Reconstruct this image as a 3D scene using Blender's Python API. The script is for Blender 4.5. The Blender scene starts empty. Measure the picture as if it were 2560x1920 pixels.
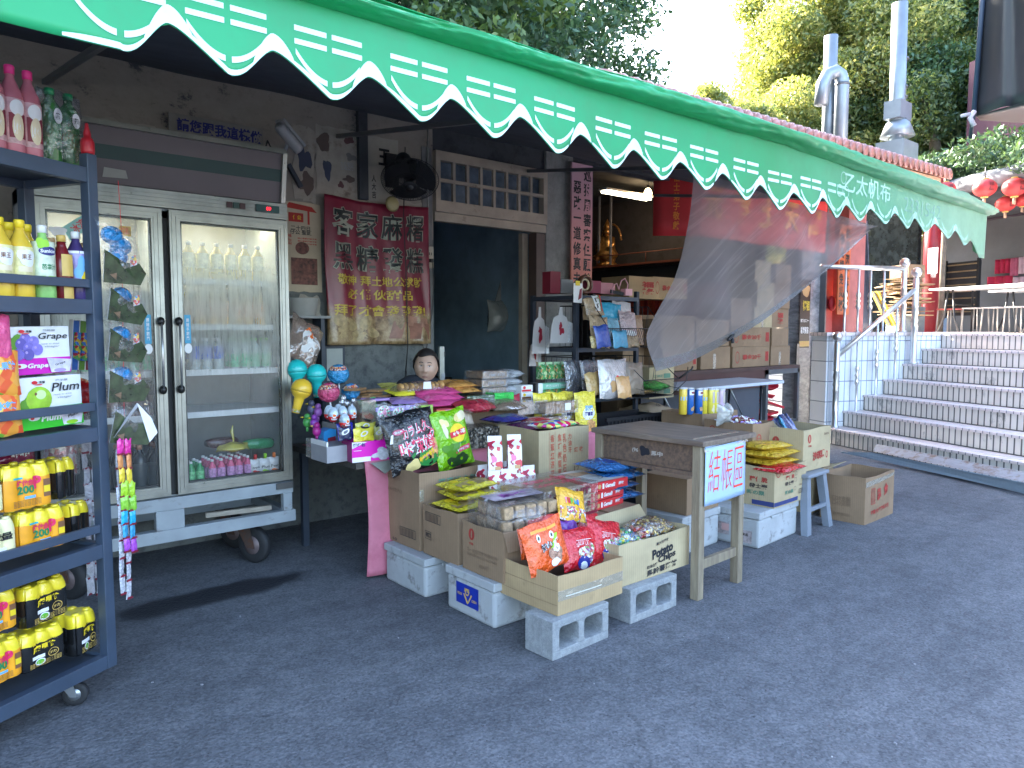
import bpy, bmesh, math, random
from mathutils import Vector, Matrix, noise
R=math.radians
rnd=random.Random(7)
sc=bpy.context.scene
# ---------------- camera
F_PX,CAMH,YH=1830.0,1.55,825.0
PITCH=math.atan((960-YH)/F_PX); YAW=R(49.86)
cam_d=bpy.data.cameras.new("camera"); cam=bpy.data.objects.new("camera",cam_d); sc.collection.objects.link(cam)
cam.location=(0,0,CAMH); cam.rotation_euler=(math.pi/2-PITCH,0,YAW-math.pi/2)
cam_d.sensor_width=36; cam_d.lens=36*F_PX/2560; cam_d.clip_start=.05; cam_d.clip_end=600
sc.camera=cam
_F=Vector((math.cos(YAW)*math.cos(PITCH),math.sin(YAW)*math.cos(PITCH),-math.sin(PITCH)))
_R=Vector((math.sin(YAW),-math.cos(YAW),0)); _U=_R.cross(_F); _C=Vector((0,0,CAMH))
def at(x,y,X=None,Y=None,Z=None,D=None):
    """measured photograph pixel -> point on a known real plane"""
    d=_F+_R*((x-1280)/F_PX)-_U*((y-960)/F_PX)
    if D is not None:t=D
    elif X is not None:t=X/d.x
    elif Y is not None:t=Y/d.y
    else:t=(Z-CAMH)/d.z
    return _C+d*t
# ---------------- sky, sun, exposure
SUN_AZ,SUN_EL=R(84),R(33)      # direction towards the sun, from +X
w=bpy.data.worlds.new("World"); sc.world=w; w.use_nodes=True
nt=w.node_tree; nt.nodes.clear()
sky=nt.nodes.new('ShaderNodeTexSky'); sky.sky_type='NISHITA'; sky.sun_disc=False
sky.sun_elevation=SUN_EL; sky.sun_rotation=R(90)-SUN_AZ; sky.air_density=1.0; sky.dust_density=3.5; sky.ozone_density=.8
bg=nt.nodes.new('ShaderNodeBackground'); bg.inputs[1].default_value=.15
wo=nt.nodes.new('ShaderNodeOutputWorld'); nt.links.new(sky.outputs[0],bg.inputs[0]); nt.links.new(bg.outputs[0],wo.inputs[0])
sd=bpy.data.lights.new("sun",'SUN'); sd.energy=4.5; sd.angle=R(.5); sd.color=(1,.93,.8)
so=bpy.data.objects.new("sun",sd); sc.collection.objects.link(so)
_sv=Vector((math.cos(SUN_EL)*math.cos(SUN_AZ),math.cos(SUN_EL)*math.sin(SUN_AZ),math.sin(SUN_EL)))
so.rotation_euler=_sv.to_track_quat('Z','Y').to_euler()
sc.view_settings.view_transform='Standard'; sc.view_settings.look='None'; sc.view_settings.exposure=3.5; sc.view_settings.gamma=1
sc.view_settings.use_curve_mapping=False
sc.cycles.use_denoising=True
sc.cycles.max_bounces=8; sc.cycles.transparent_max_bounces=24; sc.cycles.diffuse_bounces=3; sc.cycles.glossy_bounces=3; sc.cycles.transmission_bounces=6
sc.cycles.caustics_reflective=False; sc.cycles.caustics_refractive=False
# ---------------- materials
MATS={}
def _n(nt,t,**k):
    n=nt.nodes.new(t)
    for a,b in k.items(): setattr(n,a,b)
    return n
def newmat(name):
    m=bpy.data.materials.new(name); m.use_nodes=True; nt=m.node_tree
    b=nt.nodes['Principled BSDF']; MATS[name]=m
    return m,nt,b
def ramp(nt,fac,stops,interp='LINEAR'):
    r=_n(nt,'ShaderNodeValToRGB'); r.color_ramp.interpolation=interp
    e=r.color_ramp.elements
    while len(e)>1:e.remove(e[-1])
    e[0].position=stops[0][0]; e[0].color=(*stops[0][1],1)
    for p,c in stops[1:]:
        x=e.new(p); x.color=(*c,1)
    nt.links.new(fac,r.inputs[0]); return r.outputs[0]
def tc(nt,out='Object',scale=(1,1,1),rot=(0,0,0)):
    t=_n(nt,'ShaderNodeTexCoord'); mp=_n(nt,'ShaderNodeMapping'); mp.inputs[3].default_value=scale; mp.inputs[2].default_value=rot
    nt.links.new(t.outputs[out],mp.inputs[0]); return mp.outputs[0]
def noise_n(nt,vec,s,d=4,r=.6):
    n=_n(nt,'ShaderNodeTexNoise'); n.inputs['Scale'].default_value=s; n.inputs['Detail'].default_value=d; n.inputs['Roughness'].default_value=r
    nt.links.new(vec,n.inputs['Vector']); return n.outputs[0]
def bumpn(nt,h,b,strength=.3,dist=.01):
    x=_n(nt,'ShaderNodeBump'); x.inputs['Strength'].default_value=strength; x.inputs['Distance'].default_value=dist
    nt.links.new(h,x.inputs['Height']); nt.links.new(x.outputs[0],b.inputs['Normal']); return x
def mixc(nt,fac,a,b,mode='MIX'):
    m=_n(nt,'ShaderNodeMix',data_type='RGBA',blend_type=mode)
    for s,v in ((0,fac),(6,a),(7,b)):
        if isinstance(v,(int,float)): m.inputs[s].default_value=v
        elif isinstance(v,tuple): m.inputs[s].default_value=(*v,1) if len(v)==3 else v
        else: nt.links.new(v,m.inputs[s])
    return m.outputs[2]
def mathn(nt,op,a,b=0.0,c=0.0):
    m=_n(nt,'ShaderNodeMath',operation=op)
    for i,v in enumerate((a,b,c)):
        if isinstance(v,(int,float)): m.inputs[i].default_value=v
        else: nt.links.new(v,m.inputs[i])
    return m.outputs[0]
def mat(name,col=(.5,.5,.5),rough=.6,metal=0.,var=.12,vs=6,bump=0.,bs=60,spec=.5,coat=0.,emit=None,trans=0.,alpha=1.,dirt=None,sss=0):
    if name in MATS:return MATS[name]
    m,nt,b=newmat(name)
    b.inputs['Roughness'].default_value=rough; b.inputs['Metallic'].default_value=metal
    b.inputs['Specular IOR Level'].default_value=spec; b.inputs['Coat Weight'].default_value=coat
    b.inputs['Transmission Weight'].default_value=trans; b.inputs['Alpha'].default_value=alpha
    b.inputs['Base Color'].default_value=(*col,1)
    v=None
    if var:
        v=tc(nt); n=noise_n(nt,v,vs)
        lo=tuple(max(0,c*(1-var)) for c in col); hi=tuple(min(1,c*(1+var)) for c in col)
        c=ramp(nt,n,[(.3,lo),(.7,hi)])
        if dirt:
            n2=noise_n(nt,tc(nt,scale=dirt[3] if len(dirt)>3 else (1,1,1)),dirt[1],6,.7)
            f=ramp(nt,n2,[(dirt[2],(0,0,0)),(min(1,dirt[2]+.16),(1,1,1))]); c=mixc(nt,f,c,dirt[0])
        nt.links.new(c,b.inputs['Base Color'])
    if bump:
        v=v or tc(nt); bumpn(nt,noise_n(nt,v,bs,5),b,bump,.004)
    if emit:
        b.inputs['Emission Color'].default_value=(*emit[0],1); b.inputs['Emission Strength'].default_value=emit[1]
    return m
def flat(name,col,rough=.5): return mat(name,col,rough,var=0)
def voro(name,cols,scale=60,rough=.3,bump=.6,metal=0.,randm=1.):
    if name in MATS:return MATS[name]
    m,nt,b=newmat(name); v=tc(nt); x=_n(nt,'ShaderNodeTexVoronoi'); x.inputs['Scale'].default_value=scale; x.inputs['Randomness'].default_value=randm
    nt.links.new(v,x.inputs['Vector'])
    s=_n(nt,'ShaderNodeSeparateColor'); nt.links.new(x.outputs['Color'],s.inputs[0])
    k=len(cols); c=ramp(nt,s.outputs[0],[(i/k,cc) for i,cc in enumerate(cols)],'CONSTANT')
    nt.links.new(c,b.inputs['Base Color']); b.inputs['Roughness'].default_value=rough; b.inputs['Metallic'].default_value=metal
    bumpn(nt,x.outputs['Distance'],b,bump,.02); return m
def film(name,tint=(.9,.95,1),opac=.18,scale=14,gl=.22,bump=.8):
    """thin crinkled clear plastic film"""
    if name in MATS:return MATS[name]
    m,nt,b=newmat(name); nt.nodes.remove(b); o=nt.nodes['Material Output']
    tr=_n(nt,'ShaderNodeBsdfTransparent'); g=_n(nt,'ShaderNodeBsdfGlossy'); g.inputs['Roughness'].default_value=.12
    d=_n(nt,'ShaderNodeBsdfDiffuse'); d.inputs[0].default_value=(*tint,1)
    v=tc(nt); n=noise_n(nt,v,scale,3,.6); bu=_n(nt,'ShaderNodeBump'); bu.inputs['Strength'].default_value=bump; bu.inputs['Distance'].default_value=.03
    nt.links.new(n,bu.inputs['Height']); nt.links.new(bu.outputs[0],g.inputs['Normal'])
    m1=_n(nt,'ShaderNodeMixShader'); m2=_n(nt,'ShaderNodeMixShader')
    fr=_n(nt,'ShaderNodeLayerWeight'); fr.inputs[0].default_value=.35; nt.links.new(bu.outputs[0],fr.inputs[1])
    nt.links.new(mathn(nt,'MULTIPLY_ADD',fr.outputs[1],.6,gl*.5),m2.inputs[0])
    m1.inputs[0].default_value=opac; nt.links.new(tr.outputs[0],m1.inputs[1]); nt.links.new(d.outputs[0],m1.inputs[2])
    nt.links.new(m1.outputs[0],m2.inputs[1]); nt.links.new(g.outputs[0],m2.inputs[2]); nt.links.new(m2.outputs[0],o.inputs[0])
    return m
# ---------------- mesh building
COL=sc.collection
class M:
    def __init__(s): s.v=[];s.f=[];s.m=[];s.mats=[];s.sm=[]
    def mi(s,m):
        if m not in s.mats:s.mats.append(m)
        return s.mats.index(m)
    def add(s,vs,fs,m,smooth=False):
        b=len(s.v); s.v+= [tuple(v) for v in vs]; i=s.mi(m)
        for f in fs: s.f.append([b+a for a in f]); s.m.append(i); s.sm.append(smooth)
        return s
    def box(s,a,b,m):
        x0,y0,z0=a;x1,y1,z1=b
        return s.add([(x0,y0,z0),(x1,y0,z0),(x1,y1,z0),(x0,y1,z0),(x0,y0,z1),(x1,y0,z1),(x1,y1,z1),(x0,y1,z1)],
            [(0,3,2,1),(4,5,6,7),(0,1,5,4),(1,2,6,5),(2,3,7,6),(3,0,4,7)],m)
    def cbox(s,c,d,m,rot=None):
        pts=[Vector((sx*d[0]/2,sy*d[1]/2,sz*d[2]/2)) for sz in(-1,1) for sx,sy in((-1,-1),(1,-1),(1,1),(-1,1))]
        if rot is not None:
            Q=Matrix.Rotation(rot[2],3,'Z')@Matrix.Rotation(rot[1],3,'Y')@Matrix.Rotation(rot[0],3,'X'); pts=[Q@p for p in pts]
        c=Vector(c)
        return s.add([p+c for p in pts],[(0,3,2,1),(4,5,6,7),(0,1,5,4),(1,2,6,5),(2,3,7,6),(3,0,4,7)],m)
    def beam(s,p,q,w,h,m,up=(0,0,1)):
        p=Vector(p);q=Vector(q);d=(q-p).normalized();u=Vector(up)
        if abs(d.dot(u))>.95:u=Vector((1,0,0))
        r=d.cross(u).normalized()*w/2;u2=r.cross(d).normalized()*h/2
        vs=[c+a*r+b*u2 for c in(p,q) for a,b in((-1,-1),(1,-1),(1,1),(-1,1))]
        return s.add(vs,[(0,3,2,1),(4,5,6,7),(0,1,5,4),(1,2,6,5),(2,3,7,6),(3,0,4,7)],m)
    def tube(s,pts,r,m,seg=8,cap=True,closed=False):
        pts=[Vector(p) for p in pts];n=len(pts);rings=[];pr=None
        rr=r if isinstance(r,(list,tuple)) else [r]*n
        for i,p in enumerate(pts):
            a=pts[i-1] if (i>0 or closed) else p; b=pts[(i+1)%n] if (i<n-1 or closed) else p
            d=(b-a).normalized()
            if pr is None: pr=d.orthogonal().normalized()
            pr=(pr-d*pr.dot(d))
            pr=pr.normalized() if pr.length>1e-6 else d.orthogonal().normalized()
            q=d.cross(pr); rings.append([p+(pr*math.cos(2*math.pi*k/seg)+q*math.sin(2*math.pi*k/seg))*rr[i] for k in range(seg)])
        vs=[v for g in rings for v in g];fs=[]
        for i in range(n if closed else n-1):
            j=(i+1)%n
            for k in range(seg):
                l=(k+1)%seg; fs.append((i*seg+k,i*seg+l,j*seg+l,j*seg+k))
        if cap and not closed: fs+= [tuple(range(seg))[::-1],tuple(range((n-1)*seg,n*seg))]
        return s.add(vs,fs,m,True)
    def lathe(s,prof,m,seg=16,c=(0,0,0),axis='z',sx=1,sy=1):
        vs=[];c=Vector(c)
        for r,z in prof:
            for k in range(seg):
                a=2*math.pi*k/seg; x,y=r*math.cos(a)*sx,r*math.sin(a)*sy
                vs.append(c+(Vector((x,y,z)) if axis=='z' else Vector((x,z,y)) if axis=='y' else Vector((z,x,y))))
        n=len(prof);fs=[]
        for i in range(n-1):
            for k in range(seg):
                l=(k+1)%seg; fs.append((i*seg+k,i*seg+l,(i+1)*seg+l,(i+1)*seg+k))
        if prof[0][0]>1e-5: fs.append(tuple(range(seg))[::-1])
        if prof[-1][0]>1e-5: fs.append(tuple(range((n-1)*seg,n*seg)))
        return s.add(vs,fs,m,True)
    def grid(s,fn,nu,nv,m,smooth=True,closed=False):
        vs=[fn(i/nu,j/nv) for j in range(nv+1) for i in range(nu+1)]
        fs=[(j*(nu+1)+i,j*(nu+1)+i+1,(j+1)*(nu+1)+i+1,(j+1)*(nu+1)+i) for j in range(nv) for i in range(nu)]
        return s.add(vs,fs,m,smooth)
    def prism(s,pts,vec,m):
        """closed outline pts (3D) extruded by vec"""
        n=len(pts);vec=Vector(vec);vs=[Vector(p) for p in pts]+[Vector(p)+vec for p in pts]
        return s.add(vs,[tuple(range(n))[::-1],tuple(range(n,2*n))]+[(i,(i+1)%n,n+(i+1)%n,n+i) for i in range(n)],m)
    def ball(s,c,r,m,seg=12,rings=8,sc_=(1,1,1)):
        c=Vector(c)
        return s.grid(lambda u,v:c+Vector((r*sc_[0]*math.sin(math.pi*v)*math.cos(2*math.pi*u),r*sc_[1]*math.sin(math.pi*v)*math.sin(2*math.pi*u),-r*sc_[2]*math.cos(math.pi*v))),seg,rings,m)
def link(name,data,parent=None):
    o=bpy.data.objects.new(name,data); COL.objects.link(o)
    if parent is not None:o.parent=parent
    return o
def mk(name,b,parent=None,bevel=0,solid=0,label=None,subd=0):
    me=bpy.data.meshes.new(name); me.from_pydata(b.v,[],b.f)
    for m in b.mats: me.materials.append(m)
    me.polygons.foreach_set('material_index',b.m); me.polygons.foreach_set('use_smooth',b.sm); me.update()
    o=link(name,me,parent)
    if solid:
        x=o.modifiers.new('solid','SOLIDIFY'); x.thickness=solid; x.offset=0
    if bevel:
        x=o.modifiers.new('bevel','BEVEL'); x.width=bevel; x.segments=2; x.limit_method='ANGLE'; x.angle_limit=R(40)
    if subd:
        x=o.modifiers.new('sub','SUBSURF'); x.levels=subd; x.render_levels=subd
    if label:o['label']=label
    return o
def tag(o,label=None,cat=None,group=None,kind=None):
    for k,v in(('label',label),('category',cat),('group',group),('kind',kind)):
        if v:o[k]=v
    return o
def thing(name,label,cat,loc=(0,0,0),rz=0,group=None):
    o=link(name,None); o.location=loc; o.rotation_euler=(0,0,rz); return tag(o,label,cat,group)
def struct(name,b,**k): return tag(mk(name,b,**k),kind='structure')
def copy_tree(o,parent=None):
    c=o.copy(); COL.objects.link(c)
    if parent is not None:c.parent=parent
    for ch in list(o.children): copy_tree(ch,c)
    return c
def dup(o,loc=None,rot=None,label=None,group=None,scale=None):
    c=copy_tree(o)
    if loc is not None:c.location=loc
    if rot is not None:c.rotation_euler=rot if isinstance(rot,tuple) else (0,0,rot)
    if scale:c.scale=scale if isinstance(scale,tuple) else (scale,)*3
    if label:c['label']=label
    if group:c['group']=group
    return c
# ---------------- surface frames, printed shapes and lettering
def plane(o,ex,ey):
    """S(u,v,h): metric coordinates on a flat face"""
    o=Vector(o);ex=Vector(ex).normalized();ey=Vector(ey).normalized();n=ex.cross(ey)
    return lambda u,v,h=0:o+ex*u+ey*v+n*h
class Art:
    """flat printed shapes laid on a surface"""
    def __init__(s,S,h0=.0008,dh=.0003): s.b=M();s.S=S;s.h=h0;s.dh=dh
    def _g(s,fn,nu,nv,m):
        h=s.h; s.b.grid(lambda a,c:s.S(*fn(a,c),h),nu,nv,m); s.h+=s.dh; return s
    def rect(s,x0,y0,x1,y1,m,n=4): return s._g(lambda a,c:(x0+(x1-x0)*a,y0+(y1-y0)*c),n,n,m)
    def quad(s,p,m,n=4):
        a,b,c,d=p
        return s._g(lambda u,v:tuple((a[i]*(1-u)+b[i]*u)*(1-v)+(d[i]*(1-u)+c[i]*u)*v for i in(0,1)),n,n,m)
    def ell(s,cx,cy,rx,ry,m,seg=18,a0=0,a1=360,r0=0,rot=0):
        cr,sr=math.cos(R(rot)),math.sin(R(rot))
        def f(u,v):
            a=R(a0+(a1-a0)*u);r=r0+(1-r0)*v;x=rx*r*math.cos(a);y=ry*r*math.sin(a); return(cx+x*cr-y*sr,cy+x*sr+y*cr)
        # winding so that the normal faces out
        h=s.h; s.b.grid(lambda a,c:s.S(*f(1-a,c),h),seg,2,m); s.h+=s.dh; return s
    def blob(s,cx,cy,rx,ry,m,seed=0,amp=.25,seg=20):
        def f(u,v):
            a=2*math.pi*(1-u);k=1+amp*noise.noise(Vector((math.cos(a)*1.3,math.sin(a)*1.3,seed*3.7)))*2
            return(cx+rx*k*v*math.cos(a),cy+ry*k*v*math.sin(a))
        return s._g(f,seg,2,m)
    def done(s,parent,name='printed_artwork'): return mk(name,s.b,parent)
TXT=[]
def text(parent,body,S,cx,cy,w,h=None,m=None,name='lettering',rot=0,bold=.02,off=.0014,shear=0,vert=False,bend=0):
    """lettering mapped on the surface S, centred on (cx,cy), fitted to w x h"""
    me=bpy.data.meshes.new(name); o=link(name,me,parent); me.materials.append(m)
    if vert: body='\n'.join(body)
    TXT.append((me,body,S,cx,cy,w,h,rot,bold,off,shear,bend)); return o
def finish_text():
    keys={}
    for t in TXT:
        k=(t[1],t[8],t[10])
        if k in keys:continue
        cu=bpy.data.curves.new('t','FONT'); cu.body=t[1]; cu.offset=t[8]; cu.shear=t[10]; cu.resolution_u=2; cu.align_x='CENTER'; cu.space_line=1.12 if all(len(l)<2 for l in t[1].split('\n')) and '\n' in t[1] else .85
        o=bpy.data.objects.new('t',cu); COL.objects.link(o); keys[k]=o
    bpy.context.view_layer.update(); dg=bpy.context.evaluated_depsgraph_get(); G={}
    for k,o in keys.items():
        me=bpy.data.meshes.new_from_object(o.evaluated_get(dg)); G[k]=([(v.co.x,v.co.y) for v in me.vertices],[tuple(p.vertices) for p in me.polygons])
        bpy.data.meshes.remove(me)
    for o in keys.values():
        cu=o.data; bpy.data.objects.remove(o); bpy.data.curves.remove(cu)
    for me,body,S,cx,cy,w,h,rot,bold,off,shear,bend in TXT:
        vs,fs=G[(body,bold,shear)]
        if not vs:continue
        x0=min(v[0] for v in vs);x1=max(v[0] for v in vs);y0=min(v[1] for v in vs);y1=max(v[1] for v in vs)
        sx=w/max(x1-x0,1e-4);sy=(h/max(y1-y0,1e-4)) if h else sx
        cr,sr=math.cos(rot),math.sin(rot);out=[]
        for x,y in vs:
            x=(x-(x0+x1)/2)*sx;y=(y-(y0+y1)/2)*sy
            if bend: y+=bend*(1-(2*x/w)**2)
            out.append(tuple(S(cx+x*cr-y*sr,cy+x*sr+y*cr,off)))
        me.clear_geometry(); me.from_pydata(out,[],fs); me.update()
import numpy as np
nr=np.random.default_rng(5)
# ================= ground
def m_asphalt():
    m,nt,b=newmat('asphalt'); v=tc(nt)
    big=noise_n(nt,v,.55,5,.6); fine=noise_n(nt,v,55,5,.75); mid=noise_n(nt,v,9,4,.6)
    c=ramp(nt,big,[(.28,(.1,.106,.116)),(.55,(.134,.139,.15)),(.75,(.17,.174,.182))])
    v2=_n(nt,'ShaderNodeTexVoronoi'); v2.inputs['Scale'].default_value=110; nt.links.new(v,v2.inputs['Vector']); sc2=_n(nt,'ShaderNodeSeparateColor'); nt.links.new(v2.outputs['Color'],sc2.inputs[0])
    c=mixc(nt,.7,c,ramp(nt,sc2.outputs[0],[(.0,(.62,.62,.64)),(.5,(1,1,1)),(1,(1.4,1.38,1.36))]),'MULTIPLY')
    sp=ramp(nt,fine,[(.32,(.6,.6,.6)),(.5,(1,1,1)),(.66,(1.25,1.25,1.25))]); c=mixc(nt,.6,c,sp,'MULTIPLY')
    tr_=noise_n(nt,tc(nt,rot=(0,0,R(20)),scale=(.5,2.2,1)),.9,5,.65); c=mixc(nt,.8,c,ramp(nt,tr_,[(.36,(.8,.8,.81)),(.5,(1,1,1)),(.66,(1.16,1.15,1.13))]),'MULTIPLY')
    md=ramp(nt,mid,[(.35,(.8,.8,.8)),(.65,(1.15,1.15,1.15))]); c=mixc(nt,.8,c,md,'MULTIPLY')
    vo=_n(nt,'ShaderNodeTexVoronoi'); vo.inputs['Scale'].default_value=60; nt.links.new(v,vo.inputs['Vector'])
    pit=ramp(nt,vo.outputs['Distance'],[(.1,(.35,.35,.35)),(.3,(1,1,1))])
    sel=ramp(nt,noise_n(nt,v,14,3,.6),[(.52,(0,0,0)),(.6,(1,1,1))]); c=mixc(nt,sel,c,mixc(nt,1,c,pit,'MULTIPLY'))
    ck=_n(nt,'ShaderNodeTexVoronoi',feature='DISTANCE_TO_EDGE'); ck.inputs['Scale'].default_value=.55; wob=_n(nt,'ShaderNodeMix',data_type='VECTOR'); wob.inputs[0].default_value=.22; nz=_n(nt,'ShaderNodeTexNoise'); nz.inputs['Scale'].default_value=2.2; nz.inputs['Detail'].default_value=6; nt.links.new(v,nz.inputs['Vector']); nt.links.new(v,wob.inputs[4]); nt.links.new(nz.outputs[1],wob.inputs[5]); nt.links.new(wob.outputs[1],ck.inputs['Vector'])
    crk=ramp(nt,ck.outputs['Distance'],[(.0,(1,1,1)),(.006,(0,0,0))]); msk=ramp(nt,noise_n(nt,v,.5,2,.5),[(.5,(0,0,0)),(.6,(.35,.35,.35))]); c=mixc(nt,mathn(nt,'MULTIPLY',crk,msk),c,(.03,.03,.033))
    oil=ramp(nt,noise_n(nt,v,1.7,3,.5),[(.66,(0,0,0)),(.74,(.4,.4,.4))]); c=mixc(nt,oil,c,(.06,.06,.064))
    # wet run-off beneath the refrigerator casters
    w=tc(nt,rot=(0,0,R(-8)),scale=(.75,2.6,1)); sub=_n(nt,'ShaderNodeVectorMath',operation='DISTANCE'); nt.links.new(w,sub.inputs[0])
    q=Matrix.Rotation(R(-8),3,'Z')@Vector((1.38*.75,4.33*2.6,0)); sub.inputs[1].default_value=(q.x,q.y,0)
    wn=mathn(nt,'ADD',sub.outputs['Value'],mathn(nt,'MULTIPLY',noise_n(nt,v,3.5,4,.6),.55))
    wet=ramp(nt,wn,[(.58,(.85,.85,.85)),(.74,(0,0,0))]); c=mixc(nt,wet,c,(.02,.021,.026))
    nt.links.new(c,b.inputs['Base Color'])
    rg=mixc(nt,wet,(.82,.82,.82),(.3,.3,.3)); nt.links.new(rg,b.inputs['Roughness']); b.inputs['Specular IOR Level'].default_value=.35
    h=mathn(nt,'ADD',fine,mathn(nt,'MULTIPLY',vo.outputs['Distance'],.8)); bumpn(nt,h,b,.55,.006); return m
g=M(); g.add([(-60,-60,0),(90,-60,0),(90,90,0),(-60,90,0)],[(0,1,2,3)],m_asphalt()); struct('ground',g)
lit=M(); mlit=flat('paper_scrap',(.42,.42,.42),.9); mpeb=flat('pebble',(.28,.28,.3),.9)
for i in range(46):
    x,y=rnd.uniform(.4,7),rnd.uniform(.6,4.6); s=rnd.uniform(.002,.006)
    lit.cbox((x,y,s/2),(s*rnd.uniform(1,2.2),s,s*.8),mlit if i%6==0 else mpeb,(0,0,rnd.uniform(0,3)))
tag(mk('road_grit',lit),'pale grit and tiny scraps scattered over the asphalt','grit',kind='stuff')

# ================= wall materials
def m_conc(name,base,stain,sc=1.3,lo=.45,bump=.35):
    m,nt,b=newmat(name); v=tc(nt)
    n1=noise_n(nt,v,sc*2,6,.65); n2=noise_n(nt,v,sc*9,6,.7)
    c=ramp(nt,n1,[(.3,tuple(x*.72 for x in base)),(.7,tuple(x*1.18 for x in base))])
    c=mixc(nt,ramp(nt,n2,[(lo,(0,0,0)),(lo+.22,(.85,.85,.85))]),c,stain)
    nt.links.new(c,b.inputs['Base Color']); b.inputs['Roughness'].default_value=.9; bumpn(nt,n2,b,bump,.012); return m
CONC=m_conc('weathered_concrete',(.15,.16,.155),(.05,.055,.06),1.6,.48)
CONCL=m_conc('light_concrete',(.27,.28,.27),(.13,.14,.14),3,.55)
DARKW=m_conc('sooty_wall',(.06,.066,.075),(.02,.022,.03),.8,.5)
INT=mat('interior_wall',(.24,.36,.46),.8,var=.3,vs=2)
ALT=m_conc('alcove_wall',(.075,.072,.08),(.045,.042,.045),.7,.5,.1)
def m_peel():
    m,nt,b=newmat('peeling_wall'); v=tc(nt,scale=(1,1,1.3))
    n1=noise_n(nt,v,3.2,8,.72); n2=noise_n(nt,v,11,6,.7)
    c=ramp(nt,n1,[(.36,(.07,.072,.08)),(.395,(.2,.18,.16)),(.42,(.27,.245,.21)),(.7,(.33,.3,.26))])
    c=mixc(nt,ramp(nt,n2,[(.56,(0,0,0)),(.66,(.45,.45,.45))]),c,(.2,.18,.16))
    nt.links.new(c,b.inputs['Base Color']); b.inputs['Roughness'].default_value=.92; bumpn(nt,n1,b,.15,.006); return m
PEEL=m_peel()
RED=mat('red_painted_steel',(.3,.035,.04),.5,var=.25,vs=3,dirt=((.08,.03,.03),5,.55))
WOOD=None
def m_wood(name,base,dark,scale=(1,14,14),rough=.55,bump=.2):
    m,nt,b=newmat(name); v=tc(nt,scale=scale); n1=noise_n(nt,v,4,6,.65)
    c=ramp(nt,n1,[(.32,dark),(.62,base),(.8,tuple(x*1.25 for x in base))])
    d=noise_n(nt,tc(nt),3,4,.6); c=mixc(nt,ramp(nt,d,[(.4,(0,0,0)),(.75,(.5,.5,.5))]),c,tuple(x*.5 for x in base))
    nt.links.new(c,b.inputs['Base Color']); b.inputs['Roughness'].default_value=rough; bumpn(nt,n1,b,bump,.003); return m
YW=5.5
# ================= shop building
bld=thing('shop_building','weathered concrete roadside shop with open doorway and deep altar alcove','building',(0,0,0))
X_DL,X_DR=3.72,5.06; X_P1=5.44; X_O2=10.15; X_END=10.72
b=M()
b.box((-4,YW,0),(X_DL,YW+.18,1.2),CONC); b.box((-4,YW,1.2),(2.35,YW+.18,3.7),PEEL); b.box((2.35,YW,1.2),(X_DL,YW+.18,2.35),CONC); b.box((2.35,YW,2.35),(X_DL,YW+.18,3.7),PEEL)
b.box((X_DL,YW,3.13),(X_DR,YW+.18,3.7),DARKW)
b.box((X_P1,YW,3.3),(X_O2,YW+.18,3.9),DARKW)
mk('wall',b,bld)
b=M(); b.box((X_DR,YW-.03,0),(X_P1,YW+.22,3.7),CONCL); mk('pillar',b,bld,bevel=.01)
b=M(); b.box((3.6,YW-.012,0),(X_DL-.02,YW,3.15),mat('raw_plaster',(.2,.2,.2),.9,var=.3,bump=.5,bs=30)); b.box((2.97,YW-.05,2.62),(3.0+.05,YW,3.4),DARKW); mk('plaster_strip',b,bld)
def m_marble():
    m,nt,b=newmat('streaked_grey_marble'); v=tc(nt,scale=(1.2,1,3),rot=(0,R(35),0)); n=noise_n(nt,v,3.2,7,.75)
    c=ramp(nt,n,[(.34,(.11,.12,.13)),(.5,(.25,.26,.28)),(.62,(.38,.39,.42))]); nt.links.new(c,b.inputs['Base Color']); b.inputs['Roughness'].default_value=.35; return m
b=M(); b.box((X_O2,YW,0),(X_END,YW+.25,3.9),m_marble()); mk('marble_pier',b,bld)
b=M(); b.box((X_END+.03,YW-.06,0),(X_END+.28,YW+.2,3.6),RED); b.box((X_END-.01,YW-.09,0),(X_END+.03,YW+.05,3.6),mat('grey_steel',(.16,.17,.18),.4,.6)); mk('shutter_frame',b,bld,bevel=.006)
b=M(); b.box((10.05,YW-.02,0),(10.12,YW-.001,1.35),mat('grey_steel')); b.box((X_END-.2,YW-.03,0),(X_END-.06,YW-.001,1.5),mat('grey_steel')); mk('shutter_guide',b,bld)
# interiors
b=M(); r=INT
b.box((2.6,8.6,0),(5.4,8.7,3.3),r); b.box((2.55,YW+.18,0),(2.6,8.7,3.3),r); b.box((5.4,YW+.22,0),(5.44,12,3.9),r); b.box((2.6,YW+.18,3.2),(5.4,8.6,3.3),r)
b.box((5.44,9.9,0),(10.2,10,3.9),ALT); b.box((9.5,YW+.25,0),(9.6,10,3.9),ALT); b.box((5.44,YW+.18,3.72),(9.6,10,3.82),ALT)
b.box((-4,9,0),(2.55,9.1,3.7),r); b.box((2.6,8.59,0),(2.62,8.6,.01),r)
mk('interior_walls',b,bld); b=M(); b.box((-4.2,2.6,0),(-4.1,YW,3.7),r); mk('added_light_block',b,bld)  # last box: unseen wall added at the left to block light
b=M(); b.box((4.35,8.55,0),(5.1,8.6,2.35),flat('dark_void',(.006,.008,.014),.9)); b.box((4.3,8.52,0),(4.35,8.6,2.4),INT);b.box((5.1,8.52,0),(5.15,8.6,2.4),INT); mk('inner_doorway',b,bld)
b=M(); b.box((-4,YW+.18,3.7),(X_O2+.5,12,3.8),DARKW); mk('roof_slab',b,bld)
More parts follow.
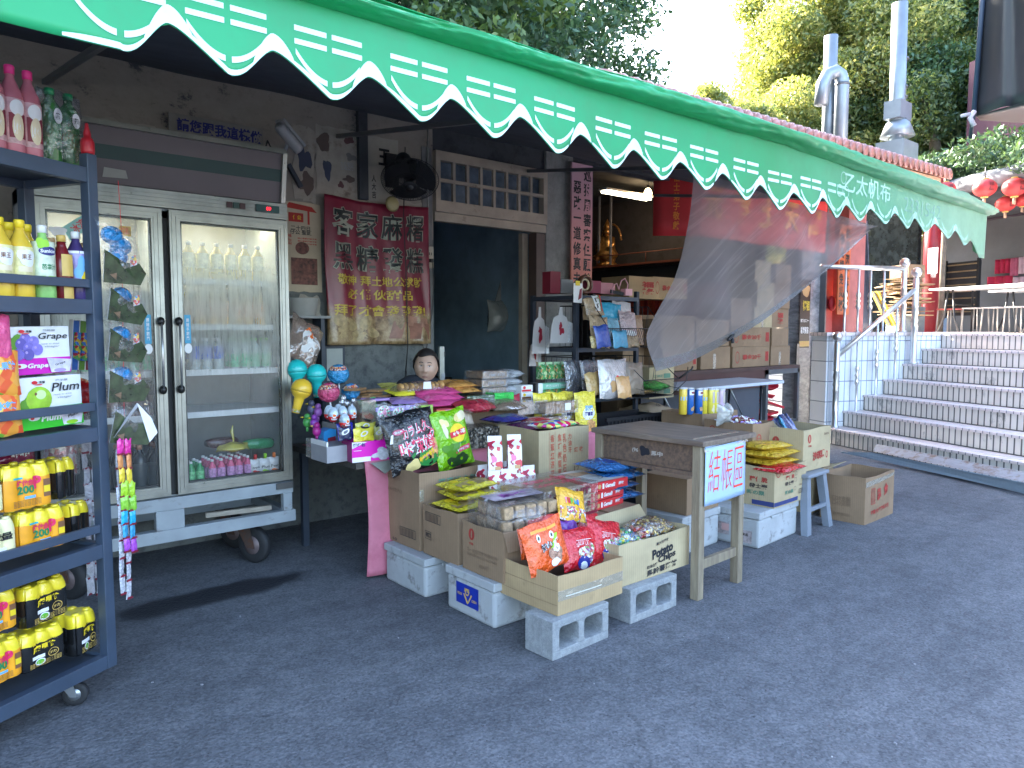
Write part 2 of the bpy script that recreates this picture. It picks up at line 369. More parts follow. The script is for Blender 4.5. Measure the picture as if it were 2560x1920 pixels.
# transom grille and door frame
ALU=mat('pale_painted_frame',(.36,.31,.25),.45,var=.18,vs=4,dirt=((.16,.13,.1),9,.6))
b=M(); b.box((X_DL,YW-.05,2.6),(X_DR,YW+.02,2.7),ALU); b.box((X_DL,YW-.05,3.05),(X_DR,YW+.02,3.13),ALU); b.box((X_DL,YW-.05,2.7),(X_DL+.05,YW+.02,3.05),ALU); b.box((X_DR-.05,YW-.05,2.7),(X_DR,YW+.02,3.05),ALU)
b.box((X_DL,YW-.03,2.52),(X_DR,YW+.04,2.597),ALU)
b.box((X_DL+.05,YW-.045,2.862),(X_DR-.05,YW-.01,2.892),ALU)
for i in range(1,8):
    x=X_DL+.05+(X_DR-X_DL-.1)*i/8; b.box((x-.014,YW-.04,2.7),(x+.014,YW-.012,3.05),ALU)
mk('transom_grille',b,bld)
b=M(); b.box((X_DL+.05,YW+.03,2.7),(X_DR-.05,YW+.035,3.05),mat('dusty_glass',(.13,.17,.22),.2,var=.5,vs=4)); mk('transom_glass',b,bld)
b=M(); mdf=mat('door_frame_paint',(.1,.07,.06),.5); b.box((X_DR-.12,YW-.02,0),(X_DR-.003,YW+.1,2.515),mdf); b.box((X_DR-.2,YW+.1,0),(X_DR-.13,YW+.16,2.515),ALU); mk('door_frame',b,bld)
# ================= tiled annex roof
TILE=mat('glazed_pink_roof_tile',(.33,.13,.1),.28,var=.35,vs=9,coat=.4)
rf=thing('tiled_roof_eave','long eave of glazed pinkish red clay roof tiles above the green awning','roof',(0,0,0))
RX0,RX1,RY0=4.4,11.7,4.1
zr=lambda x:3.53+(x-4.4)*.03
b=M(); n=44
for i in range(n):
    x=RX0+(RX1-RX0)*(i+.5)/n; z=zr(x)
    for j in range(7):
        y0=RY0+j*.28; zz=z+.02+j*.095; r_=.072
        b.add([(x+r_*math.cos(R(a)),y0+dy,zz+dz+r_*math.sin(R(a))) for dy,dz,r_ in((0,0,.078),(.3,.105,.066)) for a in range(-10,191,25)],[(k,k+1,k+10,k+9) for k in range(8)]+[tuple(range(9))[::-1]],TILE,True)
        b.add([(x+.083+.075*math.cos(R(a)),y0+.02+dy,zz-.012+dz+.05*math.sin(R(a))) for dy,dz in((0,0),(.3,.105)) for a in range(190,351,20)],[(k,k+1,k+10,k+9) for k in range(8)],TILE,True)
mk('tile_rows',b,rf)
b=M()
for i in range(n):
    x=RX0+(RX1-RX0)*(i+.5)/n; z=zr(x); b.lathe([(0,-.012),(.05,-.012),(.074,0),(.078,.012),(.06,.02)],TILE,12,(x,RY0-.012,z+.02),'y')
mk('tile_end_caps',b,rf)
FAS=mat('cream_fascia',(.62,.42,.27),.6,var=.15,vs=2,dirt=((.4,.25,.15),2.5,.6))
b=M(); b.prism([(RX0,RY0+.1,zr(RX0)-.03),(RX1-.1,RY0+.1,zr(RX1)-.03),(RX1-.1,RY0+.1,zr(RX1)-.24),(RX0,RY0+.1,zr(RX0)-.2)],(0,.06,0),FAS); b.prism([(RX0,RY0+.16,zr(RX0)-.2),(RX1-.1,RY0+.16,zr(RX1)-.24),(RX1-.1,YW,zr(RX1)-.24),(RX0,YW,zr(RX0)-.2)],(0,0,.03),FAS); mk('fascia',b,rf)
b=M(); b.box((RX1-.12,RY0+.1,3.5),(RX1-.06,6.1,3.72),RED); mk('gable_board',b,rf)

# ================= green awning
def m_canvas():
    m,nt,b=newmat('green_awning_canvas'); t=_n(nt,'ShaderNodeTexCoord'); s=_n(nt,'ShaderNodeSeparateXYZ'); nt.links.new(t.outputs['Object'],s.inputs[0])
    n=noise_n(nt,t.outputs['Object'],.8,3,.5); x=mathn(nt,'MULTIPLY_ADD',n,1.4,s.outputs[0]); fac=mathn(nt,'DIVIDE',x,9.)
    c=ramp(nt,fac,[(.0,(.02,.46,.12)),(.12,(.03,.48,.19)),(.4,(.035,.46,.19)),(.56,(.06,.42,.17)),(.7,(.2,.52,.31)),(.88,(.42,.66,.46))])  # paler right end: sun shining through is put into the colour
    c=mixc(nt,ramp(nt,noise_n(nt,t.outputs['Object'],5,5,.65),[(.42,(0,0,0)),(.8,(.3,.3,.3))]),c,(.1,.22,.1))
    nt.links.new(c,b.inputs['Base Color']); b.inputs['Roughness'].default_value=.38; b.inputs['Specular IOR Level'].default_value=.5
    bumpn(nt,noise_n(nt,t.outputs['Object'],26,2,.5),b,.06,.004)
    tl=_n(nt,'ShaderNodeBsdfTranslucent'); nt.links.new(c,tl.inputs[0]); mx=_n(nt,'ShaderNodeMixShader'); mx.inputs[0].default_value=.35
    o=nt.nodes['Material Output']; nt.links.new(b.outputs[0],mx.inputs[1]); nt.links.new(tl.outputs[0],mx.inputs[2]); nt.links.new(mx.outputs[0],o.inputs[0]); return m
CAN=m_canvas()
WPA=mat('sprayed_white_paint',(.6,.78,.76),.5,var=.06,vs=20)
WPB=mat('faint_white_paint',(.4,.66,.52),.5,var=.25,vs=8)  # fainter, greener white for pattern and lettering on the right half
YV=2.45; TIPS=[.556,.867,1.219,1.594,1.944,2.309,2.711,3.077,3.448,3.859,4.22,4.58,4.93,5.30,5.70,6.13,6.5,6.93,7.3,7.74]
def tipz(x): return 2.374-.019*(x-.55) if x<4 else 2.31 if x<4.5 else 2.33
def notchz(x): return 2.49-.011*(x-.7) if x<1.2 else 2.468-.012*(x-1.2)
TZ=[tipz(x) for x in TIPS]
for i,z in zip(range(10,20),(2.29,2.30,2.31,2.325,2.34,2.345,2.345,2.33,2.30,2.22)): TZ[i]=z
NOT=[TIPS[i]+(TIPS[i+1]-TIPS[i])*.41 for i in range(19)]; NZ=[(TZ[i]+TZ[i+1])/2+.115-(.02 if i>11 else 0) for i in range(19)]
def edge(x):
    if x<TIPS[0]:
        return TZ[0]+(TIPS[0]-x)*.03+ .004
    if x>=TIPS[-1]: return TZ[-1]
    for i in range(19):
        if x<=TIPS[i+1]:
            if x<NOT[i]: q=(x-TIPS[i])/(NOT[i]-TIPS[i]); return TZ[i]+(NZ[i]-TZ[i])*(.35*q*q+.65*math.sin(q*math.pi/2)**2.6*(1.0)) if q>0 else TZ[i]
            q=(x-NOT[i])/(TIPS[i+1]-NOT[i]); return NZ[i]-(NZ[i]-TZ[i+1])*(math.sqrt(q*q+.05)-.2236)/(1.0247-.2236)
def vtop(x): return 2.665+.006*min(x,4.3)-(max(0,x-4.3)*.02)
def yv(x,z): return YV+.012*math.sin(x*5.1)*(2.7-z)*2+.01*math.sin(x*2.1+1)
aw=thing('green_awning','long green canvas awning with white painted scalloped valance over the shop front','awning',(0,0,0))
XA0,XA1=-4.2,7.86
b=M(); cols=520; rows=10
def fv(u,v):
    x=XA0+(XA1-XA0)*u; z=edge(x)+(vtop(x)+.03-edge(x))*v; return Vector((x,yv(x,z),z))
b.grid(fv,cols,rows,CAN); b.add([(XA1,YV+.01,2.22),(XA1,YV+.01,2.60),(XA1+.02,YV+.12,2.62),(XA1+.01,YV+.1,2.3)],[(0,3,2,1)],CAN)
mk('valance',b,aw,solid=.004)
Sv=lambda u,v,h=0:Vector((u,yv(u,v)-.003-h,v))
A=Art(Sv)
for i,(tx,tz) in enumerate(zip(TIPS,TZ)):
    if i>11: pm=WPB
    else: pm=WPA
    if tx>7.5: continue
    A.h=.0008
    top=tz+.225; wd=.15
    for k in(0,1):
        if i>12: continue
        for sd in(-1,1):
            xx=tx+(.01 if sd>0 else -.01-.118); sl=0
            A.rect(xx,top-.045*k-.018,xx+.118,top-.045*k,pm,2)
    # double arcs following the drop
    for s0,s1 in((-.125,-.01),(.01,.118)):
        def arc(a,c,tx=tx,tz=tz,s0=s0,s1=s1): x=s0+(s1-s0)*a; return (tx+x,tz+.042+x*x*5.5+.019*c)
        A._g(arc,12,1,pm)
    if i<19:
        # thin band following the lower edge
        xs=[tx-.15+.3*j/20 for j in range(21)]
        def band(a,c,xs=xs,tx=tx): x=tx-.15+.235*a; e=edge(x); return (x,e+.002+(.019*math.sin(math.pi*(.08+.84*a))**.5)*c)
        A._g(band,24,1,pm)
        nx,nz=NOT[i],NZ[i]
        def arch(a,c,nx=nx): x=nx-.07+.15*a; return (x,edge(x)+.002+c*.055*math.sin(math.pi*a)**.6)
        if i<18: A._g(arch,18,1,pm)
A.done(aw,'painted_scallop_pattern')
text(aw,'乙太帆布',Sv,5.42,2.57,.75,.14,WPB,bold=.01); text(aw,'2331542',Sv,6.42,2.53,.72,.11,mat('grey_green_paint',(.22,.42,.32),.5),bold=.0)
A=Art(Sv)
for dx,dz in((0,0),(.1,0),(.05,.09)): A.ell(4.98+dx,2.5+dz,.042,.042,WPB,16,0,360,.86)
A.done(aw,'painted_ring_emblem')
# loose roll along the top edge
def froll(u,v):
    x=XA0+(XA1+.05-XA0)*u; a=2*math.pi*v; hgt=.022+.009*min(3,max(0,x-1))+.004*max(0,min(x,7.2)-4) - .03*max(0,(x-7.2)/.7)
    zc=vtop(x)+hgt*.8+.004; n=noise.noise(Vector((x*1.1,math.cos(a)*1.6+x*.9,math.sin(a)*1.6))); n2=noise.noise(Vector((x*4.0-z_off(a),math.cos(a)*2,math.sin(a)*3)))
    fo=abs(math.sin(x*2.3+a*1.1+3*n))**.5; fo2=abs(math.sin(x*5.7-a*1.7+5*n2)); k=.74+.2*n+.1*n2+.22*fo+.1*fo2*math.sin(a/2)
    return Vector((x,2.44+.09*k*math.cos(a)*1.0,zc+hgt*k*math.sin(a)))
def z_off(a): return 1.8*math.sin(a)
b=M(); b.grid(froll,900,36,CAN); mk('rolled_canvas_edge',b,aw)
def fsheet(u,v):
    x=XA0+(XA1-XA0)*u; y=2.5+(YW-2.5)*v
    z1=vtop(x)+.12; z2=3.42+(.0 if x<4.4 else .0); z=z1+(min(z2,3.36)-z1)*v-.08*math.sin(math.pi*v)+.02*noise.noise(Vector((x*1.5,y*2,0)))
    return Vector((x,y,z))
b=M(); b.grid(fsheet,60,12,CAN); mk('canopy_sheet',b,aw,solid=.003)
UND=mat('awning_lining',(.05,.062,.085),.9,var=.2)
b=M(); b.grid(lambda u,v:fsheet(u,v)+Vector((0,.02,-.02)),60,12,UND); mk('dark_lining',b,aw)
ST=mat('grey_steel')
b=M(); b.beam((XA0,2.5,2.66),(XA1,2.5,2.66),.03,.03,ST)
for x in(-3.2,-1.2,.8,2.8,4.8,6.8): b.beam((x,2.5,2.66),(x,YW,3.1),.03,.03,ST)
mk('support_frame',b,aw)
# ================= staircase
sn=Vector((.925,-.38,0)); ss=Vector((.38,.925,0)); RIS=.214; TR=.34; N0=7.167
stairs_o=thing('tiled_staircase','broad white tiled stairway with stained risers climbing beside the shop','stairs',(0,0,0)); STA=math.atan2(-.38,.925); stairs_o.rotation_euler=(0,0,STA)
# local frame: x along sn (up the flight), y along ss
def m_tile(name,col,horizontal,grout,scale,dirt=.5,off=0):
    m,nt,b=newmat(name); t=_n(nt,'ShaderNodeTexCoord'); s=_n(nt,'ShaderNodeSeparateXYZ'); nt.links.new(t.outputs['Object'],s.inputs[0]); c=_n(nt,'ShaderNodeCombineXYZ')
    a,bb=horizontal; nt.links.new(s.outputs[a],c.inputs[0]); nt.links.new(s.outputs[bb],c.inputs[1])
    br=_n(nt,'ShaderNodeTexBrick'); br.offset=0; br.squash=1; nt.links.new(c.outputs[0],br.inputs['Vector'])
    br.inputs['Scale'].default_value=1; br.inputs['Brick Width'].default_value=scale[0]; br.inputs['Row Height'].default_value=scale[1]; br.inputs['Mortar Size'].default_value=scale[2]; br.inputs['Mortar Smooth'].default_value=.1
    br.inputs['Color1'].default_value=(*col,1); br.inputs['Color2'].default_value=(*[x*.9 for x in col],1); br.inputs['Mortar'].default_value=(*grout,1)
    n=noise_n(nt,tc(nt,scale=(1,1,.6)),4.5,7,.75); f=ramp(nt,n,[(.56,(0,0,0)),(.68,(dirt,dirt,dirt)),(.8,(dirt*1.1,)*3)])
    cc=mixc(nt,f,br.outputs[0],(.09,.085,.08)); nt.links.new(cc,b.inputs['Base Color']); b.inputs['Roughness'].default_value=.35
    bumpn(nt,br.outputs['Fac'],b,-.3,.004); return m
TRI=m_tile('stained_riser_tile',(.88,.8,.71),(1,2),(.13,.12,.11),(.08,.214,.009),.8)
TTR=m_tile('pink_tread_tile',(.9,.77,.74),(1,0),(.25,.23,.24),(.085,.17,.005),.35)
TWL=m_tile('white_wall_tile',(.85,.88,.92),(0,2),(.22,.26,.33),(.095,.28,.006),.12)
S1=8.25; S0=-3
Q=lambda n,s,z:(n,s,z)
b=M()
for k in range(7):
    n0=N0+TR*k; z0=RIS*k; z1=RIS*(k+1)
    sl=S1-(0 if k<5 else .12*(k-4)*0); b.add([Q(n0,S0,z0 if k else -.02),Q(n0,sl,z0 if k else -.02),Q(n0,sl,z1-.03),Q(n0,S0,z1-.03)],[(0,1,2,3)][::-1],TRI)
    n1=n0+TR if k<6 else n0+.5
    b.box((n0-.018,S0,z1-.03),(n1-(.02 if k<6 else 0),sl,z1),TTR)
    b.add([Q(n0+.001,S0,z1-.03),Q(n0+.001,sl,z1-.03),Q(n0+.02,sl,z1-.03),Q(n0+.02,S0,z1-.03)],[(0,1,2,3)],TTR)
    b.add([Q(n0,sl,-.02),Q(n1+.6,sl,-.02),Q(n1+.6,sl,z1-.03),Q(n0,sl,z1-.03)],[(0,1,2,3)],TWL)
mk('steps',b,stairs_o)
b=M(); b.box((N0+TR*6+.5,S0,1.3),(40,30,RIS*7-.002),TTR); mk('landing',b,stairs_o)
b=M(); b.box((N0+.02,S1+.001,-.02),(N0+TR*6+1.2,S1+.3,RIS*7-.03),TWL); b.box((N0,S1-.02,RIS*7-.028),(N0+TR*6+1.2,S1+.32,RIS*7+.02),TTR); b.box((N0+TR*6+1.2,S1+.3,-.02),(N0+TR*6+1.4,14,RIS*7-.03),TWL); mk('side_wall',b,stairs_o)
# plank of checkered steel at the foot
DIA=_dm=None
m,nt,bb=newmat('chequered_steel_plate'); v=tc(nt,scale=(1,1,1)); vo=_n(nt,'ShaderNodeTexVoronoi'); vo.inputs['Scale'].default_value=26; vo.inputs['Randomness'].default_value=.15; nt.links.new(v,vo.inputs['Vector'])
bb.inputs['Base Color'].default_value=(.36,.44,.52,1); bb.inputs['Metallic'].default_value=.15; bb.inputs['Roughness'].default_value=.42; bumpn(nt,vo.outputs['Distance'],bb,.5,.01); DIA=m
p=[at(2101,1129,Z=.03),at(2200,1135,Z=.12),at(2750,1262,Z=.12),at(2750,1300,Z=.01)]
q_=[Vector((x.x,x.y,x.z)) for x in p]
b=M(); b.prism([at(2103,1130,Z=.03),at(2180,1131,Z=.10),at(2560,1207,Z=.12),at(2760,1246,Z=.12),at(2760,1282,Z=.012),at(2560,1232,Z=.012),at(2400,1194,Z=.012)],(0,0,-.008),DIA)
mk('steel_ramp_plate',b); tag(bpy.data.objects['steel_ramp_plate'],'thin chequered steel ramp plate lying along the foot of the tiled stairs','ramp plate')
b=M(); b.prism([at(2183,1128,Z=.09),at(2190,1110,Z=.16),at(2560,1180,Z=.19),at(2760,1218,Z=.19),at(2760,1245,Z=.125),at(2560,1206,Z=.125)],(.012,0,0),mat('rusty_ramp_steel',(.3,.3,.32),.6,.1,dirt=((.2,.13,.09),8,.5)))
tag(mk('kerb_plate',b),'dull rusty steel plate leaning against the lowest stair riser','plate')
# ================= hill and trees
def hz(x,y):
    d=max(0,y-9+max(0,x-12)*.0); return min(7.5,d*.55)+.6*noise.noise(Vector((x*.1,y*.1,0)))
b=M(); b.grid(lambda u,v:(lambda x,y:Vector((x,y,-.6+hz(x,y) if y<12 else hz(x,y)-.6)))(-30+110*u,8.8+40*v),60,30,mat('leaf_litter',(.03,.035,.015),.95,var=.4)); struct('hill',b)
def leafmat(name,c1,c2,c3,tr):
    m,nt,b=newmat(name); nt.nodes.remove(b); o=nt.nodes['Material Output']
    g=_n(nt,'ShaderNodeNewGeometry'); n=noise_n(nt,tc(nt),.7,3,.6)
    f=mathn(nt,'ADD',mathn(nt,'MULTIPLY',g.outputs['Random Per Island'],.55),mathn(nt,'MULTIPLY',n,.5))
    c=ramp(nt,f,[(.25,c1),(.5,c2),(.8,c3)])
    d=_n(nt,'ShaderNodeBsdfDiffuse'); t=_n(nt,'ShaderNodeBsdfTranslucent'); gl=_n(nt,'ShaderNodeBsdfGlossy'); gl.inputs['Roughness'].default_value=.45; gl.inputs[0].default_value=(.6,.7,.7,1)
    nt.links.new(c,d.inputs[0]); nt.links.new(mixc(nt,1,c,(1.45,1.35,.8),'MULTIPLY'),t.inputs[0])
    m1=_n(nt,'ShaderNodeMixShader'); m1.inputs[0].default_value=tr; m2=_n(nt,'ShaderNodeMixShader'); m2.inputs[0].default_value=.06
    nt.links.new(d.outputs[0],m1.inputs[1]); nt.links.new(t.outputs[0],m1.inputs[2]); nt.links.new(m1.outputs[0],m2.inputs[1]); nt.links.new(gl.outputs[0],m2.inputs[2]); nt.links.new(m2.outputs[0],o.inputs[0]); return m
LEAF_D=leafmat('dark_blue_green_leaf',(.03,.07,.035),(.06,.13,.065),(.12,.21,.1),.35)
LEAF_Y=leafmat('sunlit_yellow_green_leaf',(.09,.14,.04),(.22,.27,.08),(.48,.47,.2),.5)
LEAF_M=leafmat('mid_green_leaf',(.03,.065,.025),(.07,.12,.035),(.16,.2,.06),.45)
BARK=mat('grey_brown_bark',(.13,.11,.085),.9,var=.3,vs=8,bump=.6,bs=20)
def leaves(clumps,per,size,m,name,parent,droop=.3):
    """many small leaf faces grouped in clumps"""
    V=[];n=0
    for (c,r) in clumps:
        k=max(8,int(per*(r[0]/1.0)**1.3)); d=nr.normal(size=(k,3)); d/=np.linalg.norm(d,axis=1)[:,None]
        rad=nr.random(k)**.45; p=np.array(c)+d*rad[:,None]*np.array(r)
        a=nr.normal(size=(k,3)); a[:,2]-=droop; a/=np.linalg.norm(a,axis=1)[:,None]
        bb=np.cross(a,nr.normal(size=(k,3))); bb/=np.linalg.norm(bb,axis=1)[:,None]
        s=size*(.6+.8*nr.random(k))[:,None]
        V.append(np.stack([p-a*s,p+bb*s*.42,p+a*s,p-bb*s*.42],1).reshape(-1,3))
    V=np.concatenate(V); k=len(V)//4; me=bpy.data.meshes.new(name)
    me.vertices.add(len(V)); me.vertices.foreach_set('co',V.ravel()); me.loops.add(4*k); me.loops.foreach_set('vertex_index',np.arange(4*k,dtype=np.int32))
    me.polygons.add(k); me.polygons.foreach_set('loop_start',np.arange(0,4*k,4,dtype=np.int32)); me.update(calc_edges=True); me.materials.append(m)
    return link(name,me,parent)
LMAX=[9]
def limb(b,p,d,L,r,depth,tips,r_):
    pts=[p];rad=[r];q=Vector(p);dd=Vector(d)
    for i in range(5):
        dd=(dd+Vector((r_.uniform(-.25,.25),r_.uniform(-.25,.25),r_.uniform(-.05,.22)))).normalized(); q=q+dd*L/5; pts.append(q.copy()); rad.append(r*(1-.13*(i+1)))
    b.tube(pts,rad,BARK,6,False); tips.append(q.copy())
    if depth:
        for k in range(3 if depth>1 else 2):
            e=(dd+Vector((r_.uniform(-1,1),r_.uniform(-1,1),r_.uniform(-.2,.7)))).normalized(); limb(b,pts[r_.choice((3,4,5))],e,min(LMAX[0],L*r_.uniform(.6,.8)),r*.5,depth-1,tips,r_)
def tree(name,label,x,y,z0,h,rad,m,per,size,seed,group,clumps=None,lean=(0,0)):
    r_=random.Random(seed); t=thing(name,label,'tree',(x,y,z0),0,group)
    LMAX[0]=rad*.42; b=M();tips=[]; limb(b,(0,0,0),(lean[0],lean[1],1),h*.45,h*.028,2 if h>6 else 1,tips,r_); 
    top=Vector((lean[0]*h*.4,lean[1]*h*.4,h*.4))
    for k in range(5): limb(b,top*.9,(r_.uniform(-1,1),r_.uniform(-1,1),r_.uniform(.2,1)),rad*.7,h*.014,1,tips,r_)
    mk('trunk',b,t); cl=[]
    for k in range(clumps or 26):
        a=r_.uniform(0,6.28); e=r_.uniform(-.9,1); rr=rad*math.sqrt(1-e*e*.8)*r_.uniform(.45,1.0)
        s=rad*r_.uniform(.2,.36); cl.append(((lean[0]*h*.6+rr*math.cos(a),lean[1]*h*.6+rr*math.sin(a),h*.62+e*h*.36),(s,s,s*.75)))
    for q in tips: s=rad*.22; cl.append(((q.x,q.y,q.z),(s,s,s*.8)))
    leaves(cl,per,size,m,'crown',t); return t
GT='trees on the slope behind the shop'
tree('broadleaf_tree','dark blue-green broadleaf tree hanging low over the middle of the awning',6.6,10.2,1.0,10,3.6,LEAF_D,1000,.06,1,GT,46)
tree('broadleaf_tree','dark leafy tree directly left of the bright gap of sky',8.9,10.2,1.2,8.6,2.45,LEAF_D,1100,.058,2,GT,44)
tree('broadleaf_tree','shaded tree at the far left above the awning, half cut off by the frame',3.2,11,1.2,11,3.8,LEAF_D,800,.07,3,GT,42)
tree('broadleaf_tree','tall dark tree standing deeper in the wood behind the awning',7.5,14.5,2.6,12,4.4,LEAF_D,420,.1,4,GT,42)
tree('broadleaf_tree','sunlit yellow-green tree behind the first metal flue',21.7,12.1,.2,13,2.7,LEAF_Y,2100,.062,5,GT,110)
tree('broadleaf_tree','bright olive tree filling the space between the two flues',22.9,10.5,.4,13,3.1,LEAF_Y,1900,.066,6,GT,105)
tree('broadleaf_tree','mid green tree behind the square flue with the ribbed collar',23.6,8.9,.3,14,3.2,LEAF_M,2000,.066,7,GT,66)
tree('broadleaf_tree','dark tree rising beside the black tarpaulin at upper right',24,7.4,.2,14,3.2,LEAF_D,1900,.07,8,GT,66)
tree('broadleaf_tree','low sunny bush tree peeping over the roof tiles under the sky gap',17.9,12.0,0,8.2,1.7,LEAF_Y,2400,.06,31,GT,60)
tree('broadleaf_tree','large shadowed tree behind the dark tree at upper right',33,9,1,19,6.0,LEAF_D,330,.16,10,GT,60)
tree('bamboo_clump','feathery bamboo clump with narrow pale leaves over the awning ridge',5.1,7.6,3.4,2.9,.95,leafmat('bamboo_leaf',(.04,.08,.03),(.1,.17,.05),(.2,.28,.08),.4),520,.07,12,'bamboo',22,(.35,-.3))
# ================= product builders
def foil(name,col,rough=.22,bump=.35,sc=9,var=.06,metal=0.):
    if name in MATS:return MATS[name]
    m=mat(name,col,rough,metal,var=var,vs=5,coat=.5); nt=m.node_tree; b=nt.nodes['Principled BSDF']
    v=tc(nt); vo=_n(nt,'ShaderNodeTexVoronoi',feature='SMOOTH_F1'); vo.inputs['Scale'].default_value=sc*2.6; vo.inputs['Smoothness'].default_value=.6
    nz=_n(nt,'ShaderNodeTexNoise'); nz.inputs['Scale'].default_value=sc*1.2; nt.links.new(v,nz.inputs['Vector']); ad=_n(nt,'ShaderNodeMix',data_type='VECTOR'); ad.inputs[0].default_value=.12; nt.links.new(v,ad.inputs[4]); nt.links.new(nz.outputs[1],ad.inputs[5]); nt.links.new(ad.outputs[1],vo.inputs['Vector'])
    bumpn(nt,mathn(nt,'ADD',mathn(nt,'MULTIPLY',vo.outputs['Distance'],.45),noise_n(nt,v,sc*2.4,3,.55)),b,min(1,bump*1.5),.035); return m
C_={}
for n_,c_ in dict(black=(.012,.012,.014),white=(.75,.76,.76),red=(.62,.02,.03),yellow=(.8,.58,.02),green=(.1,.42,.03),orange=(.8,.16,.02),blue=(.03,.16,.55),navy=(.015,.02,.16),purple=(.28,.02,.3),magenta=(.62,.01,.42),pink=(.75,.2,.35),lime=(.28,.6,.02),gold=(.6,.4,.1),brown=(.2,.09,.04),teal=(.0,.35,.4),cream=(.72,.62,.42),grey=(.35,.36,.38),sky=(.15,.42,.75),lilac=(.4,.3,.65),tan=(.5,.3,.13),dgreen=(.01,.2,.07),maroon=(.2,.012,.03),leafg=(.12,.3,.03)).items(): C_[n_]=mat('print_'+n_,c_,.45,var=.05,vs=20)
K=C_
CLEAR=film('clear_wrap',(.8,.85,.9),.05,18,.16); CLEAR2=film('glossy_wrap',(.85,.9,.95),.04,24,.22)
def pil(w,h,t,seed=0,wr=1.,crimp=.06,top_open=False):
    """pillow bag: x across, z up, front towards -y"""
    o=seed*5.3
    def prof(a,c):
        e=max(0,4*a*(1-a))**.42*max(0,4*c*(1-c))**.5
        n=noise.noise(Vector((a*4+o,c*3,1.3)))*.35+noise.noise(Vector((a*10+o,c*6,4)))*.16
        ed=(1-min(1,min(c,1-c)/.25))
        n+=ed*.22*math.sin(a*26+o)*min(1,w*8)
        return t/2*e*(1+wr*n)
    def S(u,v,hh=0,sg=1):
        a=min(1,max(0,u/w+.5));c=min(1,max(0,v/h))
        sag=.05*w*(1-4*(a-.5)**2)*(c-.5)
        x=u*(1-.06*math.sin(math.pi*c)*wr); z=v+ (.012*wr*math.sin(a*9+o))*(1 if c>.5 else -1)*abs(c-.5)
        return Vector((x,-sg*(prof(a,c)+hh)+.03*t*math.sin(o+c*5),z))
    return S
def bag(name,parent,w,h,t,m,seed=0,wr=1.,edge=None,nu=14,nv=16,frontm=None):
    S=pil(w,h,t,seed,wr); b=M()
    b.grid(lambda a,c:S(w*(a-.5),h*c),nu,nv,frontm or m); b.grid(lambda a,c:S(w*(.5-a),h*c,0,-1),nu,nv,m)
    if edge:
        for z0,z1 in((0,.035*h),(h*.965,h)): b.grid(lambda a,c:S(w*(a-.5),z0+(z1-z0)*c,.0008),nu,1,edge)
    return mk(name,b,parent),S
def bagthing(name,label,cat,loc,rot,w,h,t,m,seed=0,wr=1.,edge=None,group=None,frontm=None,art=None):
    o,S=bag(name,None,w,h,t,m,seed,wr,edge,frontm=frontm); o.location=loc; o.rotation_euler=rot; tag(o,label,cat,group)
    if art: art(o,S)
    return o
def lrot(tilt,yaw,roll=0):
    """lean tilt about x (back), then yaw about z"""
    return (Matrix.Rotation(yaw,3,'Z')@Matrix.Rotation(roll,3,'Y')@Matrix.Rotation(-tilt,3,'X')).to_euler()
def bottle(name,label,cat,r,h,body,capm,lab=None,labz=(.3,.7),shape='pet',group=None,art=None,loc=(0,0,0),rz=0,seg=14,square=False):
    P={'pet':[(.85,0),(1,.03),(1,.28),(.93,.32),(1,.36),(1,.62),(.9,.7),(.55,.8),(.36,.86),(.34,.92)],
       'small':[(.8,0),(1,.04),(1,.55),(.9,.66),(.55,.78),(.42,.84),(.42,.9)],
       'tall':[(.85,0),(1,.02),(1,.66),(.8,.78),(.4,.88),(.36,.93)],'can':[(.9,0),(1,.03),(1,.95),(.92,1)]}[shape]
    b=M(); b.lathe([(0,0)]+[(a*r,z*h) for a,z in P],body,seg)
    o=mk(name,b); o.location=loc; o.rotation_euler=(0,0,rz); tag(o,label,cat,group)
    if capm:
        c=M(); c.lathe([(0,h*.9),(.4*r,h*.9),(.42*r,h*.985),(.36*r,h),(0,h)],capm,12); mk('cap',c,o)
    if lab:
        c=M(); z0,z1=labz; c.lathe([(r*1.012,z0*h),(r*1.018,z0*h+.002),(r*1.018,z1*h-.002),(r*1.012,z1*h)],lab,seg); mk('wrap_label',c,o)
    if art: art(o,lambda u,v,hh=0:Vector(((r*1.02+hh)*math.sin(u/r),-(r*1.02+hh)*math.cos(u/r),v)))
    return o
